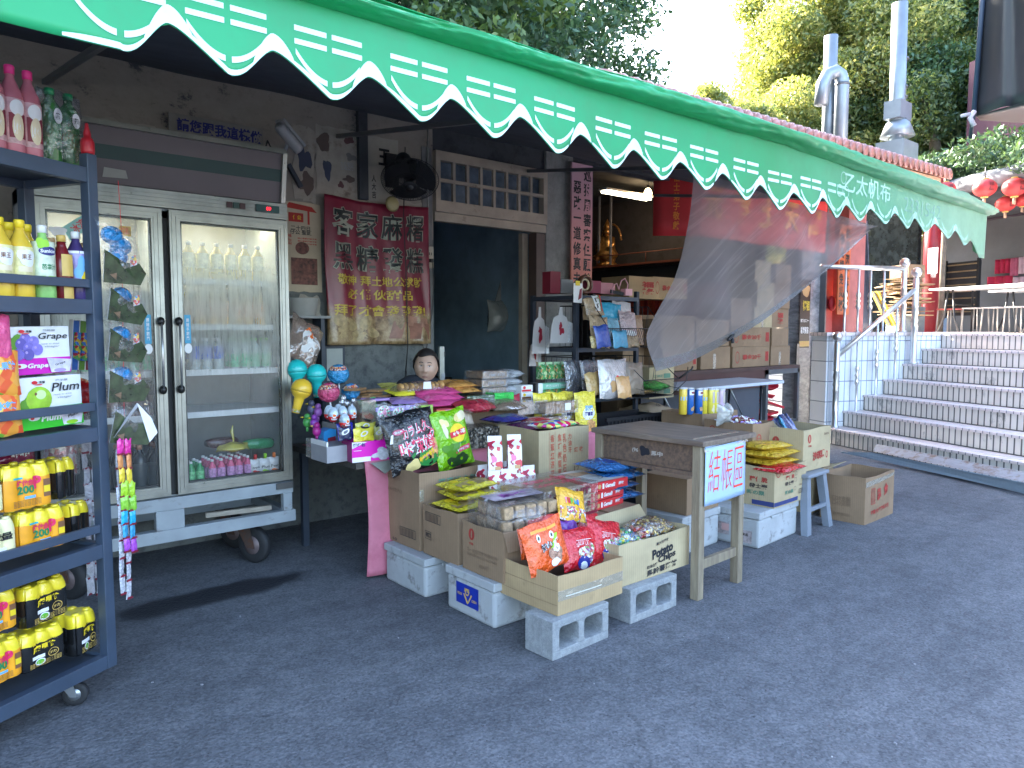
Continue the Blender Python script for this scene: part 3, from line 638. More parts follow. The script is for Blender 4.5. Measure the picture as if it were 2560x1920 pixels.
def shrink_pack(name,label,nx,ny,r,h,low,up,art=None,group=None,loc=(0,0,0),rz=0,film_=True):
    """shrink-wrapped block of small bottles; front towards -y"""
    W,D=nx*r,ny*r; pts=[]
    def rip(t,n): 
        k=(t*n)%1-.5; return 1-math.sqrt(max(0,1-(k*1.7)**2))
    N=8
    for i in range(nx*N): t=i/(nx*N); pts.append((-W+2*W*t,-D+rip(t,nx)*r*.62,0))
    for i in range(ny*N): t=i/(ny*N); pts.append((W-rip(t,ny)*r*.62,-D+2*D*t,1))
    for i in range(nx*N): t=i/(nx*N); pts.append((W-2*W*t,D-rip(t,nx)*r*.62,0))
    for i in range(ny*N): t=i/(ny*N); pts.append((-W+rip(t,ny)*r*.62,D-2*D*t,1))
    def rc(x,y):  # round the corners
        cx,cy=W-r,D-r; ax,ay=abs(x),abs(y)
        if ax>cx and ay>cy:
            dx,dy=ax-cx,ay-cy; l=math.hypot(dx,dy); 
            if l>r: dx*=r/l;dy*=r/l
            return math.copysign(cx+dx,x),math.copysign(cy+dy,y)
        return x,y
    pts=[rc(p[0],p[1]) for p in pts]; n=len(pts)
    lv=[(0,.9),(.03,1),(.3,1),(.55,1),(.68,.99),(.8,.93),(.88,.84),(.93,.76),(.955,.7)]
    b=M(); rings=[]
    for z,k in lv: rings.append([((x-math.copysign(r*(1-k),x) if abs(x)>r*.3 else x),(y-math.copysign(r*(1-k),y) if abs(y)>r*.3 else y),z*h+.004*math.sin(i*.9)*(.5 if z>.6 else 0)) for i,(x,y) in enumerate(pts)])
    vs=[p for g in rings for p in g]
    for j in range(len(lv)-1):
        fs=[(j*n+i,j*n+(i+1)%n,(j+1)*n+(i+1)%n,(j+1)*n+i) for i in range(n)]
        b.add(vs if j==0 else [],[],low)
        mi=b.mi(up if lv[j][0]>=.66 else low)
        for f in fs: b.f.append(list(f)); b.m.append(mi); b.sm.append(True)
    mi=b.mi(up); b.f.append([(len(lv)-1)*n+i for i in range(n)]); b.m.append(mi); b.sm.append(False)
    for i in range(nx):
        for j in range(ny): b.lathe([(r*.5,h*.93),(r*.47,h*.985),(r*.38,h),(0,h)],up,10,(-W+r+2*r*i,-D+r+2*r*j,0))
    o=mk(name,b); o.location=loc; o.rotation_euler=(0,0,rz); tag(o,label,'drink pack',group)
    def S(u,v,hh=0):
        t=(u+W)/(2*W)*nx; t=max(0,min(nx-1e-3,t)); y=-D+rip(t/nx,nx)*r*.62*.55
        c=v/h; k=0 if c<.68 else (c-.68)/.25*.24*r
        return Vector((u,y-hh-.001+k*1.2,v))
    if art: art(o,S)
    return o
# ================= rolling display rack at the left edge
RKO=Vector((.663,3.391,0)); RKA=R(29.8); _e1=Vector((math.cos(RKA),math.sin(RKA),0)); _e2=Vector((-_e1.y,_e1.x,0))
def rk(x,y,yp):
    """rack-plane coordinates (x', z) of a measured pixel at depth yp into the rack"""
    d=at(x,y,D=1)-_C; t=((RKO-_C).dot(_e2)+yp)/d.dot(_e2); p=_C+d*t; return (p-RKO).dot(_e1),p.z
def rw(x,y,z): return RKO+_e1*x+_e2*y+Vector((0,0,z))
SLATE=mat('slate_blue_painted_steel',(.042,.062,.095),.42,var=.15,vs=5,dirt=((.05,.06,.08),9,.62))
SLD=mat('dark_slate_steel',(.03,.04,.058),.5,var=.15)
rack=thing('rolling_display_rack','dark slate blue steel shelf rack on casters loaded with drinks at the left edge','rack',RKO,RKA)
HZ=(.13,.605,1.095,1.615,2.14)
for x in(-1.45,-.045):
    for y in(.0,.36):
        b=M(); b.box((x,y,.13),(x+.045,y+.045,2.255 if y==0 else 2.2),SLATE); mk('post',b,rack,bevel=.003)
for z in HZ:
    b=M(); b.box((-1.405,.004,z),(-.045,.042,z+.058),SLATE); b.box((-1.405,.364,z),(-.045,.40,z+.058),SLATE); b.box((-1.44,.045,z),(-1.41,.36,z+.058),SLATE); b.box((-.04,.045,z),(-.01,.36,z+.058),SLATE)
    b.box((-1.41,.042,z+.03),(-.04,.364,z+.045),SLD); mk('shelf',b,rack,bevel=.002)
for z in(.712,1.22,1.72):
    b=M(); b.box((-1.405,.012,z),(-.045,.03,z+.034),SLATE); mk('guard_rail',b,rack,bevel=.002)
CAS=mat('dark_rubber',(.02,.021,.024),.7,var=.2)
def caster(parent,x,y,r,w,fork,z=None,nm='caster',a=0,hub=None):
    b=M(); z=z or r; b.lathe([(r*.3,-w/2),(r*.62,-w/2),(r*.9,-w/2),(r,-w*.3),(r,w*.3),(r*.9,w/2),(r*.62,w/2),(r*.3,w/2)],CAS,20,(0,0,r),'x')
    b.lathe([(0,-w*.56),(r*.5,-w*.56),(r*.52,-w*.4),(r*.52,w*.4),(r*.5,w*.56),(0,w*.56)],hub or fork,16,(0,0,r),'x')
    for s in(-1,1): b.prism([(s*w*.66,-r*.25,r*.85),(s*w*.66,r*.25,r*.85),(s*w*.66,r*1.0,r*2.0),(s*w*.66,r*.1,r*2.15)],(s*.004,0,0),fork)
    b.box((-w*.7,r*.1,r*2.02),(w*.7,r*1.15,r*2.2),fork); b.lathe([(.0,r*2.2),(w*.4,r*2.2),(w*.4,r*2.35),(0,r*2.35)],fork,10,(0,r*.6,0))
    o=mk(nm,b,parent); o.location=(x,y,0); o.rotation_euler=(0,0,a); return o
for x,y,a in((-.13,.09,.6),(-.12,.32,1.9),(-1.35,.1,.5),(-1.35,.3,.5)): caster(rack,x,y,.05,.026,mat('zinc_fork',(.4,.42,.44),.35,.8),a=a)
RL=lambda x,y,z:tuple(rw(x,y,z))
# --- top shelf
ZT=2.2
x0,_=rk(50,330,.12)
def rtxt(S,o,body,u,v,w,h,m,**k): text(o,body,S,u,v,w,h,m,**k)
def art_pink(o,S):
    A=Art(S); A.rect(-.03,.06,.03,.15,K['maroon']); A.ell(0,.17,.026,.03,K['white']); A.ell(.0,.1,.02,.05,K['cream']); A.done(o)
    text(o,'R',S,0,.1,.03,.05,K['white'],bold=.06)
for i,px in enumerate((-18,30,74)):
    x,_=rk(px,330,.1); o=bottle('drink_bottle','pink capped strawberry drink bottle on the top shelf of the rack','bottle',.042,.33,mat('pink_drink',(.5,.16,.2),.25),mat('hot_pink_cap',(.75,.03,.2),.4),mat('pink_white_label',(.6,.35,.36),.35,var=.4,vs=22),(.12,.62),'pet','pink capped bottles on the top shelf',art_pink,RL(x,.1,ZT),RKA-.1)
x,_=rk(150,330,.12)
o=thing('tea_carton_pack','green tea bottles bundled in crumpled plastic film on the top shelf','drink pack',RL(x,.12,ZT),RKA)
for s in(-1,1):
    b=M(); b.lathe([(0,0),(.036,0),(.04,.01),(.04,.2),(.034,.235),(.016,.26),(.016,.28)],mat('green_tea',(.04,.16,.04),.2,var=.4,vs=15),10,(s*.04,0,0)); b.lathe([(0,.275),(.018,.275),(.018,.3),(0,.3)],K['dgreen'],10,(s*.04,0,0)); mk('bottle',b,o)
    S=plane((s*.04,-.042,.0),(1,0,0),(0,0,1)); A=Art(S); A.ell(0,.19,.018,.03,K['white']); A.done(o,'round_label'); text(o,'茶',S,0,.19,.02,.024,K['black'])
b=M(); Sg=pil(.19,.3,.12,3,1.3); b.grid(lambda a,c:Sg(.19*(a-.5),.3*c),12,12,CLEAR2); b.grid(lambda a,c:Sg(.19*(.5-a),.3*c,0,-1),12,12,CLEAR2); mk('film_wrap',b,o)
# red squeeze bottle standing on the post
x,z=rk(233,411,.02)
b=M(); b.lathe([(0,0),(.024,0),(.026,.01),(.026,.045),(.02,.06),(.014,.065),(.014,.08),(.009,.1),(.006,.12),(0,.125)],mat('red_squeeze_plastic',(.45,.02,.03),.35),14)
o=mk('squeeze_bottle',b); o.location=RL(-.022,.022,2.256); tag(o,'small red squeeze bottle standing on top of the rack post','bottle')
# --- fourth shelf bottles
Z4=1.662
def art_y(o,S): A=Art(S); A.blob(0,.16,.03,.035,K['white'],3); A.rect(-.028,.105,.02,.125,K['cream']); A.done(o); text(o,'果王',S,0,.16,.034,.02,K['brown'])
yel=mat('yellow_juice',(.75,.5,.05),.15,var=.12); ylab=mat('yellow_drink_label',(.72,.62,.3),.3,var=.5,vs=18)
lab_=['yellow juice bottle at the left end of the juice shelf','yellow juice bottle with pale label beside the guava bottle','yellow juice bottle in the back row behind the guava bottle','yellow juice bottle standing half hidden in the back row']
for (px,yy),l in zip(((2,.08),(54,.08),(72,.17),(28,.18)),lab_):
    x,_=rk(px,700,yy); bottle('juice_bottle',l,'bottle',.043,.3,yel,K['yellow'],ylab,(.3,.66),'pet',None,art_y,RL(x,yy,Z4),RKA-.15)
def art_g(o,S):
    A=Art(S); A.ell(.0,.19,.034,.017,K['navy']); A.blob(-.02,.22,.02,.022,K['lime'],2); A.rect(-.05,.06,.06,.095,K['lime']); A.done(o)
    text(o,'Sunkist',S,0,.19,.055,.014,K['white'],bold=.03); text(o,'芭樂汁',S,0,.13,.05,.022,K['dgreen'])
x,_=rk(110,700,.07); bottle('juice_bottle','white capped guava juice bottle with green and white label on the rack','bottle',.041,.29,mat('pale_green_juice',(.25,.5,.15),.2,var=.3,vs=14),K['white'],mat('white_green_label',(.62,.7,.55),.3,var=.3,vs=16),(.28,.78),'pet',None,art_g,RL(x,.07,Z4),RKA-.15)
def art_d(o,S): A=Art(S); A.rect(-.022,.1,.022,.185,K['gold']); A.rect(-.018,.012,.02,.07,K['gold']); A.done(o)
x,_=rk(157,705,.07); bottle('tea_bottle','dark red tea bottle with gold cap and gold window label','bottle',.04,.262,mat('dark_red_tea',(.16,.012,.015),.18,var=.3,vs=12),K['gold'],None,(.3,.7),'small',None,art_d,RL(x,.07,Z4),RKA-.15)
def art_p(o,S): A=Art(S); A.blob(0,.13,.026,.045,K['sky'],4); A.blob(.01,.1,.018,.02,K['yellow'],5); A.rect(-.05,.195,.05,.205,K['white']); A.done(o)
x,_=rk(193,700,.08); bottle('drink_bottle','purple sport drink bottle with white cap at the right end of the shelf','bottle',.041,.285,mat('deep_purple_drink',(.06,.04,.14),.15,var=.4,vs=12),K['white'],mat('lilac_label',(.3,.27,.58),.3,var=.3,vs=20),(.3,.72),'pet',None,art_p,RL(x,.08,Z4),RKA-.15)
for px,yy,cc,l in((132,.17,'tan','brown tea bottle in the back row between guava and red tea bottles'),(215,.2,'maroon','dark red bottle at the back corner behind the purple bottle')):
    x,_=rk(px,700,yy); bottle('tea_bottle',l,'bottle',.038,.26,K[cc],K['tan'],None,shape='pet',loc=RL(x,yy,Z4),rz=RKA)
# --- third shelf boxes
def vinegar_box(kind,px0,px1,pytop,pybot,yy,tilt,label,split):
    xa,zb=rk(px0,pybot,yy);xb,_=rk(px1,pybot,yy);_,zt=rk((px0+px1)/2,pytop,yy); w=xb-xa;h=zt-zb
    o=thing('drink_carton',label,'carton',RL((xa+xb)/2,yy,zb)); o.rotation_euler=(0,tilt,RKA)
    base=K['magenta'] if kind=='Grape' else mat('bright_green_print',(.03,.5,.02),.4,var=.04)
    b=M(); b.box((-w/2,0,0),(w/2,.11,h),K['white']); b.box((-w/2-.001,-.0015,0),(w/2+.001,.111,h*split),base); mk('carton_body',b,o,bevel=.002)
    S=plane((0,-.002,0),(1,0,0),(0,0,1)); A=Art(S)
    if kind=='Grape':
        A.blob(-w*.36,h*.66,w*.13,h*.17,K['leafg'],1)
        gr=[mat('grape_a',(.16,.13,.45),.3,var=.25,vs=30),mat('grape_b',(.22,.18,.55),.3,var=.25,vs=30),mat('grape_c',(.11,.09,.36),.3,var=.2)]
        for i,(gx,gy) in enumerate(((-.2,.74),(-.08,.68),(-.27,.64),(-.16,.55),(-.03,.52),(-.17,.42),(-.32,.43))): A.ell(w*gx,h*gy,w*.085,w*.085,gr[i%3]); A.ell(w*gx-w*.03,h*gy+w*.03,w*.02,w*.02,K['lilac'])
    else:
        A.blob(-w*.4,h*.5,w*.1,h*.14,K['leafg'],1); A.ell(-w*.2,h*.57,w*.2,h*.25,mat('plum_green',(.32,.55,.04),.3,var=.3,vs=14)); A.ell(-w*.17,h*.66,w*.08,h*.09,mat('plum_glow',(.6,.78,.35),.3)); A.ell(-w*.25,h*.68,w*.02,h*.03,K['brown'])
        A.rect(-w/2,.0,w/2,h*split,base)
    A.ell(-w*.26,h*.9,w*.045,h*.035,K['red']); A.ell(-w*.3+w*.1,h*.855,w*.06,h*.012,K['red'])
    A.quad([(w*.16,h*.02),(w*.46,h*.02),(w*.5,h*.28),(w*.1,h*.33)],mat('pouch_print',(.62,.6,.68),.4,var=.25,vs=30)); A.ell(w*.3,h*.06,w*.1,h*.04,K['lilac'] if kind=='Grape' else K['lime']); A.ell(-w*.3,h*split*.55,w*.09,h*.05,K['white']); A.ell(-w*.33,h*split*.55,w*.03,h*.03,K['red']); A.done(o)
    text(o,kind,S,w*.22,h*.78,w*.46,h*.17,K['black'],bold=.01,shear=.2,off=.004); text(o,'葡萄醋' if kind=='Grape' else '梅子醋',S,w*.16,h*.915,w*.2,h*.045,K['grey'],off=.004)
    text(o,'ready to drink',S,w*.17,h*.63,w*.3,h*.04,K['grey'],shear=.2,off=.004); text(o,'vinegar',S,w*.2,h*.57,w*.24,h*.05,K['grey'],shear=.2,off=.004)
    text(o,kind,S,-w*.04,h*split*.5,w*.32,h*.13,K['white'],bold=.035,shear=.15,off=.005); text(o,'果醋',S,-w*.15,h*.9,w*.09,h*.05,K['black'],off=.004)
    text(o,kind,S,w*.31,h*.2,w*.17,h*.06,K['black'],bold=.02,off=.006,rot=.25); return o
Z3=1.142
vinegar_box('Plum',52,209,940,1078,.075,R(-1),'white and bright green plum vinegar carton standing behind the guard rail',.4)
vinegar_box('Grape',16,178,816,940,.09,R(-1),'white and magenta grape vinegar carton standing on the plum carton',.34)
orf=foil('orange_candy_foil',(.8,.22,.05),.25,var=.4)
cand=voro('fruit_print',[(.85,.35,.05),(.8,.12,.04),(.85,.6,.1),(.8,.2,.05),(.2,.45,.05),(.85,.4,.08)],28,.35,.15)
for px,py,w_,l,tx in((6,900,.12,'pink foil candy bag cut off by the left edge of the frame',None),(14,990,.16,'orange fruit candy bag above the bag with blue lettering','水果糖'),(16,1090,.17,'orange fruit candy bag at the bottom left of the middle shelf','冰鎮')):
    x,z=rk(px,py,.05)
    def a_(o,S,tx=tx):
        if tx: text(o,tx,S,0.01,.11,.09,.03,K['sky'],bold=.03)
    bagthing('candy_bag',l,'snack bag',RL(x-.015,.055,z),(R(-4),0,RKA),w_,.165,.045,foil('pink_foil',(.75,.1,.25)) if tx is None else orf,py,.7,frontm=None if tx is None else cand,art=a_)
for i,px in enumerate((188,205,222)):
    x,z=rk(px,925,.2); b=M(); b.box((-.019,0,0),(.019,.02,.21),[K['blue'],K['leafg'],K['maroon']][i]); b.box((-.021,-.003,-.001),(-.018,.02,.213),K['white']); b.box((-.012,-.012,.04),(.012,0,.16),voro('toy_print',[(.5,.02,.05),(.05,.2,.6),(.7,.5,.05),(.1,.4,.1)],70,.3,.3))
    o=mk('toy_card',b); o.location=RL(x,.2,z); o.rotation_euler=(0,R(5),RKA); tag(o,['blue carded toy leaning behind the grape carton','green carded toy between the blue and the dark red card','dark red carded toy next to the rack post'][i],'toy pack')
x,z=rk(216,1055,.22); b=M(); b.ball((0,0,.1),.085,foil('red_ball_foil',(.5,.01,.015)),16,12,(1,.8,1)); o=mk('red_toy_ball',b); o.location=RL(x-.02,.25,Z3+.02); tag(o,'glossy red round toy behind the plum carton','toy')
b=M(); b.box((-.06,0,0),(.06,.05,.13),mat('pale_mint_board',(.55,.62,.6),.6)); o=mk('small_pale_box',b); o.location=RL(-.06,.3,Z3); o.rotation_euler=(0,0,RKA); tag(o,'pale mint box behind the red toy in the rack corner','box')
# --- drink packs
orj=mat('orange_drink_film',(.85,.36,.02),.22,var=.15,vs=9,coat=.5); yef=mat('yellow_shrink_film',(.85,.66,.03),.2,var=.1,vs=12,coat=.6); blk=mat('black_shrink_film',(.012,.012,.012),.15,var=.3,vs=12,coat=.8); wyf=mat('pale_yellow_film',(.78,.72,.4),.25,var=.15,coat=.4)
def art_200(o,S,w=.2,h=.2):
    A=Art(S); A.rect(w*.28,h*.2,w*.42,h*.6,K['brown']); A.rect(w*.285,h*.3,w*.415,h*.45,K['yellow']); A.rect(w*-.1,h*.22,w*.12,h*.28,K['sky']); A.rect(-w*.3,h*.68,-w*.12,h*.72,K['teal']); A.done(o)
    text(o,'P',S,w*.16,h*.56,.03,.05,mat('crimson_print',(.7,.02,.1),.4),bold=.05); text(o,'200',S,-w*.07,h*.43,.062,.032,K['dgreen'],bold=.04); text(o,'維他命',S,-w*.08,h*.58,.06,.026,mat('crimson_print'),bold=.03)
    for k in range(5): text(o,'營養標示成分說明',S,-w*.05,h*(.19-.03*k),w*.55,h*.018,K['brown'])
def art_blk(o,S,w=.2,h=.2):
    A=Art(S); A.ell(-w*.12,h*.17,w*.11,h*.09,K['white']); A.ell(-w*.12,h*.17,w*.08,h*.065,K['green']); A.ell(w*.17,h*.3,w*.12,h*.11,K['gold'],r0=.86); A.rect(-w*.13-.03,h*.27,-w*.13+.02,h*.36,K['white']); A.done(o)
    text(o,'康貝特',S,-w*.02,h*.52,w*.5,h*.17,K['yellow'],bold=.05,bend=.006); text(o,'黃金 ComeBest',S,w*.0,h*.68,w*.55,h*.075,K['yellow'],bend=.006); text(o,'好力',S,w*.17,h*.3,w*.14,h*.08,K['gold'],bold=.03)
    for k in range(4): text(o,'能量飲料 成分標示 保存期限',S,w*.0,h*(.17-.035*k),w*.7,h*.022,K['gold'])
def place_pack(fn,l,px0,px1,pyt,pyb,yy,nx,ny,low,up,art,da=0):
    xa,z=rk(px0,pyb,yy);xb,_=rk(px1,pyb,yy);_,zt=rk((px0+px1)/2,pyt,yy); w=(xb-xa)*.97; h=zt-z; r=w/2/nx
    return shrink_pack('drink_pack',l,nx,ny,r,h,low,up,(lambda o,S:art(o,S,w,h)) if art else None,None,RL((xa+xb)/2,yy+ny*r,z),RKA+da)
place_pack(0,'orange and yellow shrink pack of vitamin drink on top of its twin, middle shelf',17,140,1158,1284,.03,3,2,orj,yef,art_200,-.1)
place_pack(0,'orange and yellow shrink pack of vitamin drink directly on the middle shelf',54,176,1270,1392,.035,3,2,orj,yef,art_200,-.05)
place_pack(0,'black and yellow drink pack upper right of the middle shelf',128,200,1146,1252,.1,2,2,blk,yef,None,.3)
place_pack(0,'black and yellow drink pack in the right corner of the middle shelf',164,236,1256,1360,.09,2,2,blk,yef,None,.3)
def art_en(o,S,w=.2,h=.2): text(o,'能量',S,w*.1,h*.55,w*.5,h*.2,K['black'],bold=.04); A=Art(S); A.rect(w*.0,h*.1,w*.2,h*.28,K['white']); A.done(o)
place_pack(0,'pale yellow energy drink pack at the left of the middle shelf, lower one',-62,52,1300,1418,.03,3,2,wyf,wyf,art_en,0)
place_pack(0,'pale yellow and black energy drink pack above the pale one at far left',-95,19,1190,1300,.04,3,2,wyf,blk,art_en,0)
place_pack(0,'black shrink pack of energy drink stacked on another, bottom shelf',56,184,1452,1578,.06,3,2,blk,yef,art_blk,.12)
place_pack(0,'black shrink pack of energy drink at the centre of the bottom shelf',56,174,1572,1690,.045,3,2,blk,yef,art_blk,0)
place_pack(0,'small black and yellow drink pack at the right end of the bottom shelf',176,250,1530,1650,.06,2,3,blk,yef,art_blk,.25)
place_pack(0,'orange vitamin drink pack cut off by the left edge, bottom shelf upper one',-66,54,1482,1606,.05,3,2,orj,yef,art_200,0)
place_pack(0,'orange vitamin drink pack cut off by the left edge, standing on the bottom shelf',-54,68,1606,1734,.04,3,2,orj,yef,art_200,0)
x,z=rk(20,1160,.26); bagthing('snack_bag','dark red and navy snack bag at the back of the middle shelf','snack bag',RL(x,.26,.96),(0,0,RKA),.24,.15,.07,foil('navy_red_foil',(.2,.01,.05)),3,art=lambda o,S:(text(o,'乖乖',S,.03,.1,.09,.04,K['white'],bold=.03),)[0])
x,z=rk(160,1150,.25); b=M(); b.lathe([(0,0),(.07,0),(.072,.01),(.072,.15),(.07,.16),(0,.16)],film('jar_plastic',(.9,.9,.95),.2,3,.3,.05),20); b.lathe([(0,.005),(.06,.005),(.06,.12),(0,.13)],voro('jar_candy',[(.6,.05,.1),(.7,.3,.35),(.8,.7,.7)],60),16); o=mk('candy_jar',b); o.location=RL(x,.27,.93); tag(o,'clear jar of red candies behind the stacked packs','jar')
# --- strips hanging from the rack post
DCARD=mat('dark_green_photo_card',(.03,.05,.02),.25,var=.9,vs=16,coat=.4); BLF=foil('blue_cellophane',(.02,.22,.5),.12,.9,16,.5)
BRF=mat('brown_nest_print',(.16,.1,.06),.4,var=.6,vs=40)
strip=thing('hanging_egg_pack_strip','clear packs with blue foil eggs and dark green cards hanging on the rack post','snack strip',RL(.085,-.035,1.06),RKA)
_,zz=rk(318,706,-.03)
zs=[rk(318,y,-.035)[1]-1.06 for y in(706,803,900,1000,1108)]
b=M(); b.tube([(0,.02,zs[0]+.42),(.0,.012,zs[0]+.2),(-.03,.01,-.05)],.0012,K['red'],5); b.grid(lambda u,v:Vector((-.075+.02*u+.006*math.sin(v*9),.012,-.1+(zs[0]+.3)*v)),2,20,CLEAR2); mk('cord',b,strip)
for i,z in enumerate(zs):
    p=link('egg_pack',None,strip); p.scale=(1.22,1,1.05); p.location=(.004*math.sin(i*2),0,z); p.rotation_euler=(0,(-.05,.05,.02,-.03,.12)[i],.1*math.sin(i))
    b=M(); b.prism([(-.09,0,.0),(.055,-.006,-.012),(.085,-.004,.035),(.06,-.002,.075),(-.0,-.001,.078),(-.075,0,.125)],(0,-.003,0),DCARD); b.prism([(-.065,-.004,.03),(.0,-.004,.045),(.045,-.004,.03),(.02,-.004,.01),(-.04,-.004,.008)],(0,-.001,0),BRF); b.prism([(-.08,.002,0),(-.066,.001,.11),(-.078,-.001,.11),(-.09,0,0)],(0,-.002,0),K['grey']); mk('photo_card',b,p)
    if i<4:
        b=M()
        for k in range(3 if i==0 else 1):
            b.ball((-.01+.02*math.sin(k*2.),.022,.1+.042*k),.036,BLF,14,10,(1.15,.8,1)); 
        mk('foil_egg',b,p); b=M(); b.prism([(.02,-.004,.06),(.05,-.004,.07),(.045,-.006,.11),(.022,-.006,.1)],(0,-.001,0),voro('egg_tag',[(.6,.6,.65),(.1,.3,.6),(.7,.5,.1),(.6,.1,.1)],150,.3,.1)); mk('sticker',b,p)
    else:
        b=M(); b.prism([(.0,-.01,.16),(.055,-.02,.1),(.085,-.02,.04),(.06,-.012,.0),(.035,-.01,.07)],(0,-.002,0),K['white']); b.prism([(-.08,-.01,.02),(.0,-.008,.16),(.01,-.008,.15),(-.04,-.012,.1)],(0,-.002,0),K['grey']); mk('loose_card',b,p)
    b=M(); Sg=pil(.19,.16+(.1 if i==0 else 0),.07,i+2,1.6)
    b.grid(lambda a,c:Sg(.17*(a-.5),(.16+(.1 if i==0 else 0))*c)+Vector((0,.03,.0)),8,8,CLEAR); mk('clear_pack',b,p)
def hang_strip(name,label,px,py0,py1,yy,n,w,mats,seed,sway=.0):
    x,z1=rk(px,py0,yy);_,z0=rk(px,py1,yy); s=thing(name,label,'snack strip',RL(x,yy,z0),RKA); dh=(z1-z0)/n
    for i in range(n):
        o,S=bag('sachet',s,w,dh*1.04,.016,mats[i%len(mats)] if len(mats)!=n else mats[i],seed+i,1.,nu=6,nv=6); o.location=(sway*i+.004*math.sin(i*1.7+seed),.004*math.cos(i),z1-z0-dh*(i+1)); o.rotation_euler=(0,.05*math.sin(i*2.3+seed),.3*math.sin(i*1.3))
        b=M(); b.box((-w*.45,-.003,-.004),(w*.45,.003,.004),K['maroon']); c=mk('seal_band',b,s); c.location=(sway*i,0,z1-z0-dh*(i+1))
    return s
SIL=foil('silver_print_foil',(.55,.56,.62),.2,.5,14,.4)
hang_strip('hanging_sachet_strip','silver and dark red sachet strip hanging outside the rack post, left one',295,1125,1490,-.03,8,.03,[SIL],1)
hang_strip('hanging_sachet_strip','silver and dark red sachet strip hanging outside the rack post, longest one',311,1140,1500,-.02,8,.028,[SIL],5)
for px,a,l in((212,0,'silver sachet strip hanging inside the rack behind the post, left one'),(232,3,'silver sachet strip hanging inside the rack behind the post, right one')): hang_strip('hanging_sachet_strip',l,px,1092,1490,.2,10,.036,[SIL],a+9)
cs=[foil('s_mag',(.7,.03,.3)),foil('s_or',(.75,.3,.1)),foil('s_yel',(.8,.6,.05)),foil('s_lime',(.35,.6,.03)),foil('s_lime2',(.25,.55,.05)),foil('s_cy',(.02,.4,.65)),foil('s_cy2',(.05,.35,.6)),foil('s_pur',(.4,.08,.55))]
hang_strip('hanging_candy_strip','rainbow strip of candy sachets from magenta to purple hanging by the rack, left column',300,1100,1385,-.05,8,.036,cs,2,.0022)
hang_strip('hanging_candy_strip','rainbow strip of candy sachets hanging by the rack, right column with blue prints',319,1100,1385,-.045,8,.034,cs,7,.0022)
# ================= drinks refrigerator
def m_alu():
    m,nt,b=newmat('ribbed_aluminium'); t=_n(nt,'ShaderNodeTexCoord'); s=_n(nt,'ShaderNodeSeparateXYZ'); nt.links.new(t.outputs['Object'],s.inputs[0])
    n=noise_n(nt,tc(nt,scale=(1,1,1)),5,4,.6); c=ramp(nt,n,[(.3,(.22,.22,.2)),(.5,(.3,.3,.27)),(.75,(.37,.36,.32))])
    n2=noise_n(nt,tc(nt),22,4,.7); c=mixc(nt,ramp(nt,n2,[(.66,(0,0,0)),(.74,(.7,.7,.7))]),c,(.07,.08,.05))
    nt.links.new(c,b.inputs['Base Color']); b.inputs['Metallic'].default_value=.8; b.inputs['Roughness'].default_value=.36; return m
ALF=m_alu()
def m_fog():
    m,nt,b=newmat('condensation_glass'); nt.nodes.remove(b); o=nt.nodes['Material Output']
    t=_n(nt,'ShaderNodeTexCoord'); s=_n(nt,'ShaderNodeSeparateXYZ'); nt.links.new(t.outputs['Object'],s.inputs[0])
    st=noise_n(nt,tc(nt,scale=(34,1,3.2)),1.6,6,.7); bl=noise_n(nt,tc(nt,scale=(1,1,1.1)),4.2,4,.6)
    hgt=ramp(nt,mathn(nt,'MULTIPLY_ADD',bl,.5,mathn(nt,'SUBTRACT',s.outputs[2],.25)),[(.55,(.06,.06,.06)),(.85,(.1,.1,.1)),(1.1,(.2,.2,.2)),(1.5,(.62,.62,.62)),(1.86,(.74,.74,.74)),(2.02,(.1,.1,.1)),(2.2,(.2,.2,.2))])
    # ramp positions are limited to 0..1: rescale
    for e in hgt.node.color_ramp.elements: pass
    tr=_n(nt,'ShaderNodeBsdfTransparent'); d=_n(nt,'ShaderNodeBsdfDiffuse'); d.inputs[0].default_value=(.5,.55,.5,1); tl=_n(nt,'ShaderNodeBsdfTranslucent'); tl.inputs[0].default_value=(.8,.8,.7,1)
    g=_n(nt,'ShaderNodeBsdfGlossy'); g.inputs['Roughness'].default_value=.14
    md=_n(nt,'ShaderNodeMixShader'); md.inputs[0].default_value=.5; nt.links.new(d.outputs[0],md.inputs[1]); nt.links.new(tl.outputs[0],md.inputs[2])
    streak=ramp(nt,st,[(.34,(.4,.4,.4)),(.45,(.88,.88,.88)),(.6,(1.15,1.15,1.15))])
    f=mathn(nt,'MULTIPLY',hgt,streak)
    a=_n(nt,'ShaderNodeMixShader'); nt.links.new(f,a.inputs[0]); nt.links.new(tr.outputs[0],a.inputs[1]); nt.links.new(md.outputs[0],a.inputs[2])
    fr=_n(nt,'ShaderNodeFresnel'); fr.inputs[0].default_value=1.5; z=_n(nt,'ShaderNodeMixShader'); nt.links.new(mathn(nt,'MULTIPLY',fr.outputs[0],1.5),z.inputs[0]); nt.links.new(a.outputs[0],z.inputs[1]); nt.links.new(g.outputs[0],z.inputs[2]); nt.links.new(z.outputs[0],o.inputs[0])
    return m,hgt
FOG,_h=m_fog()
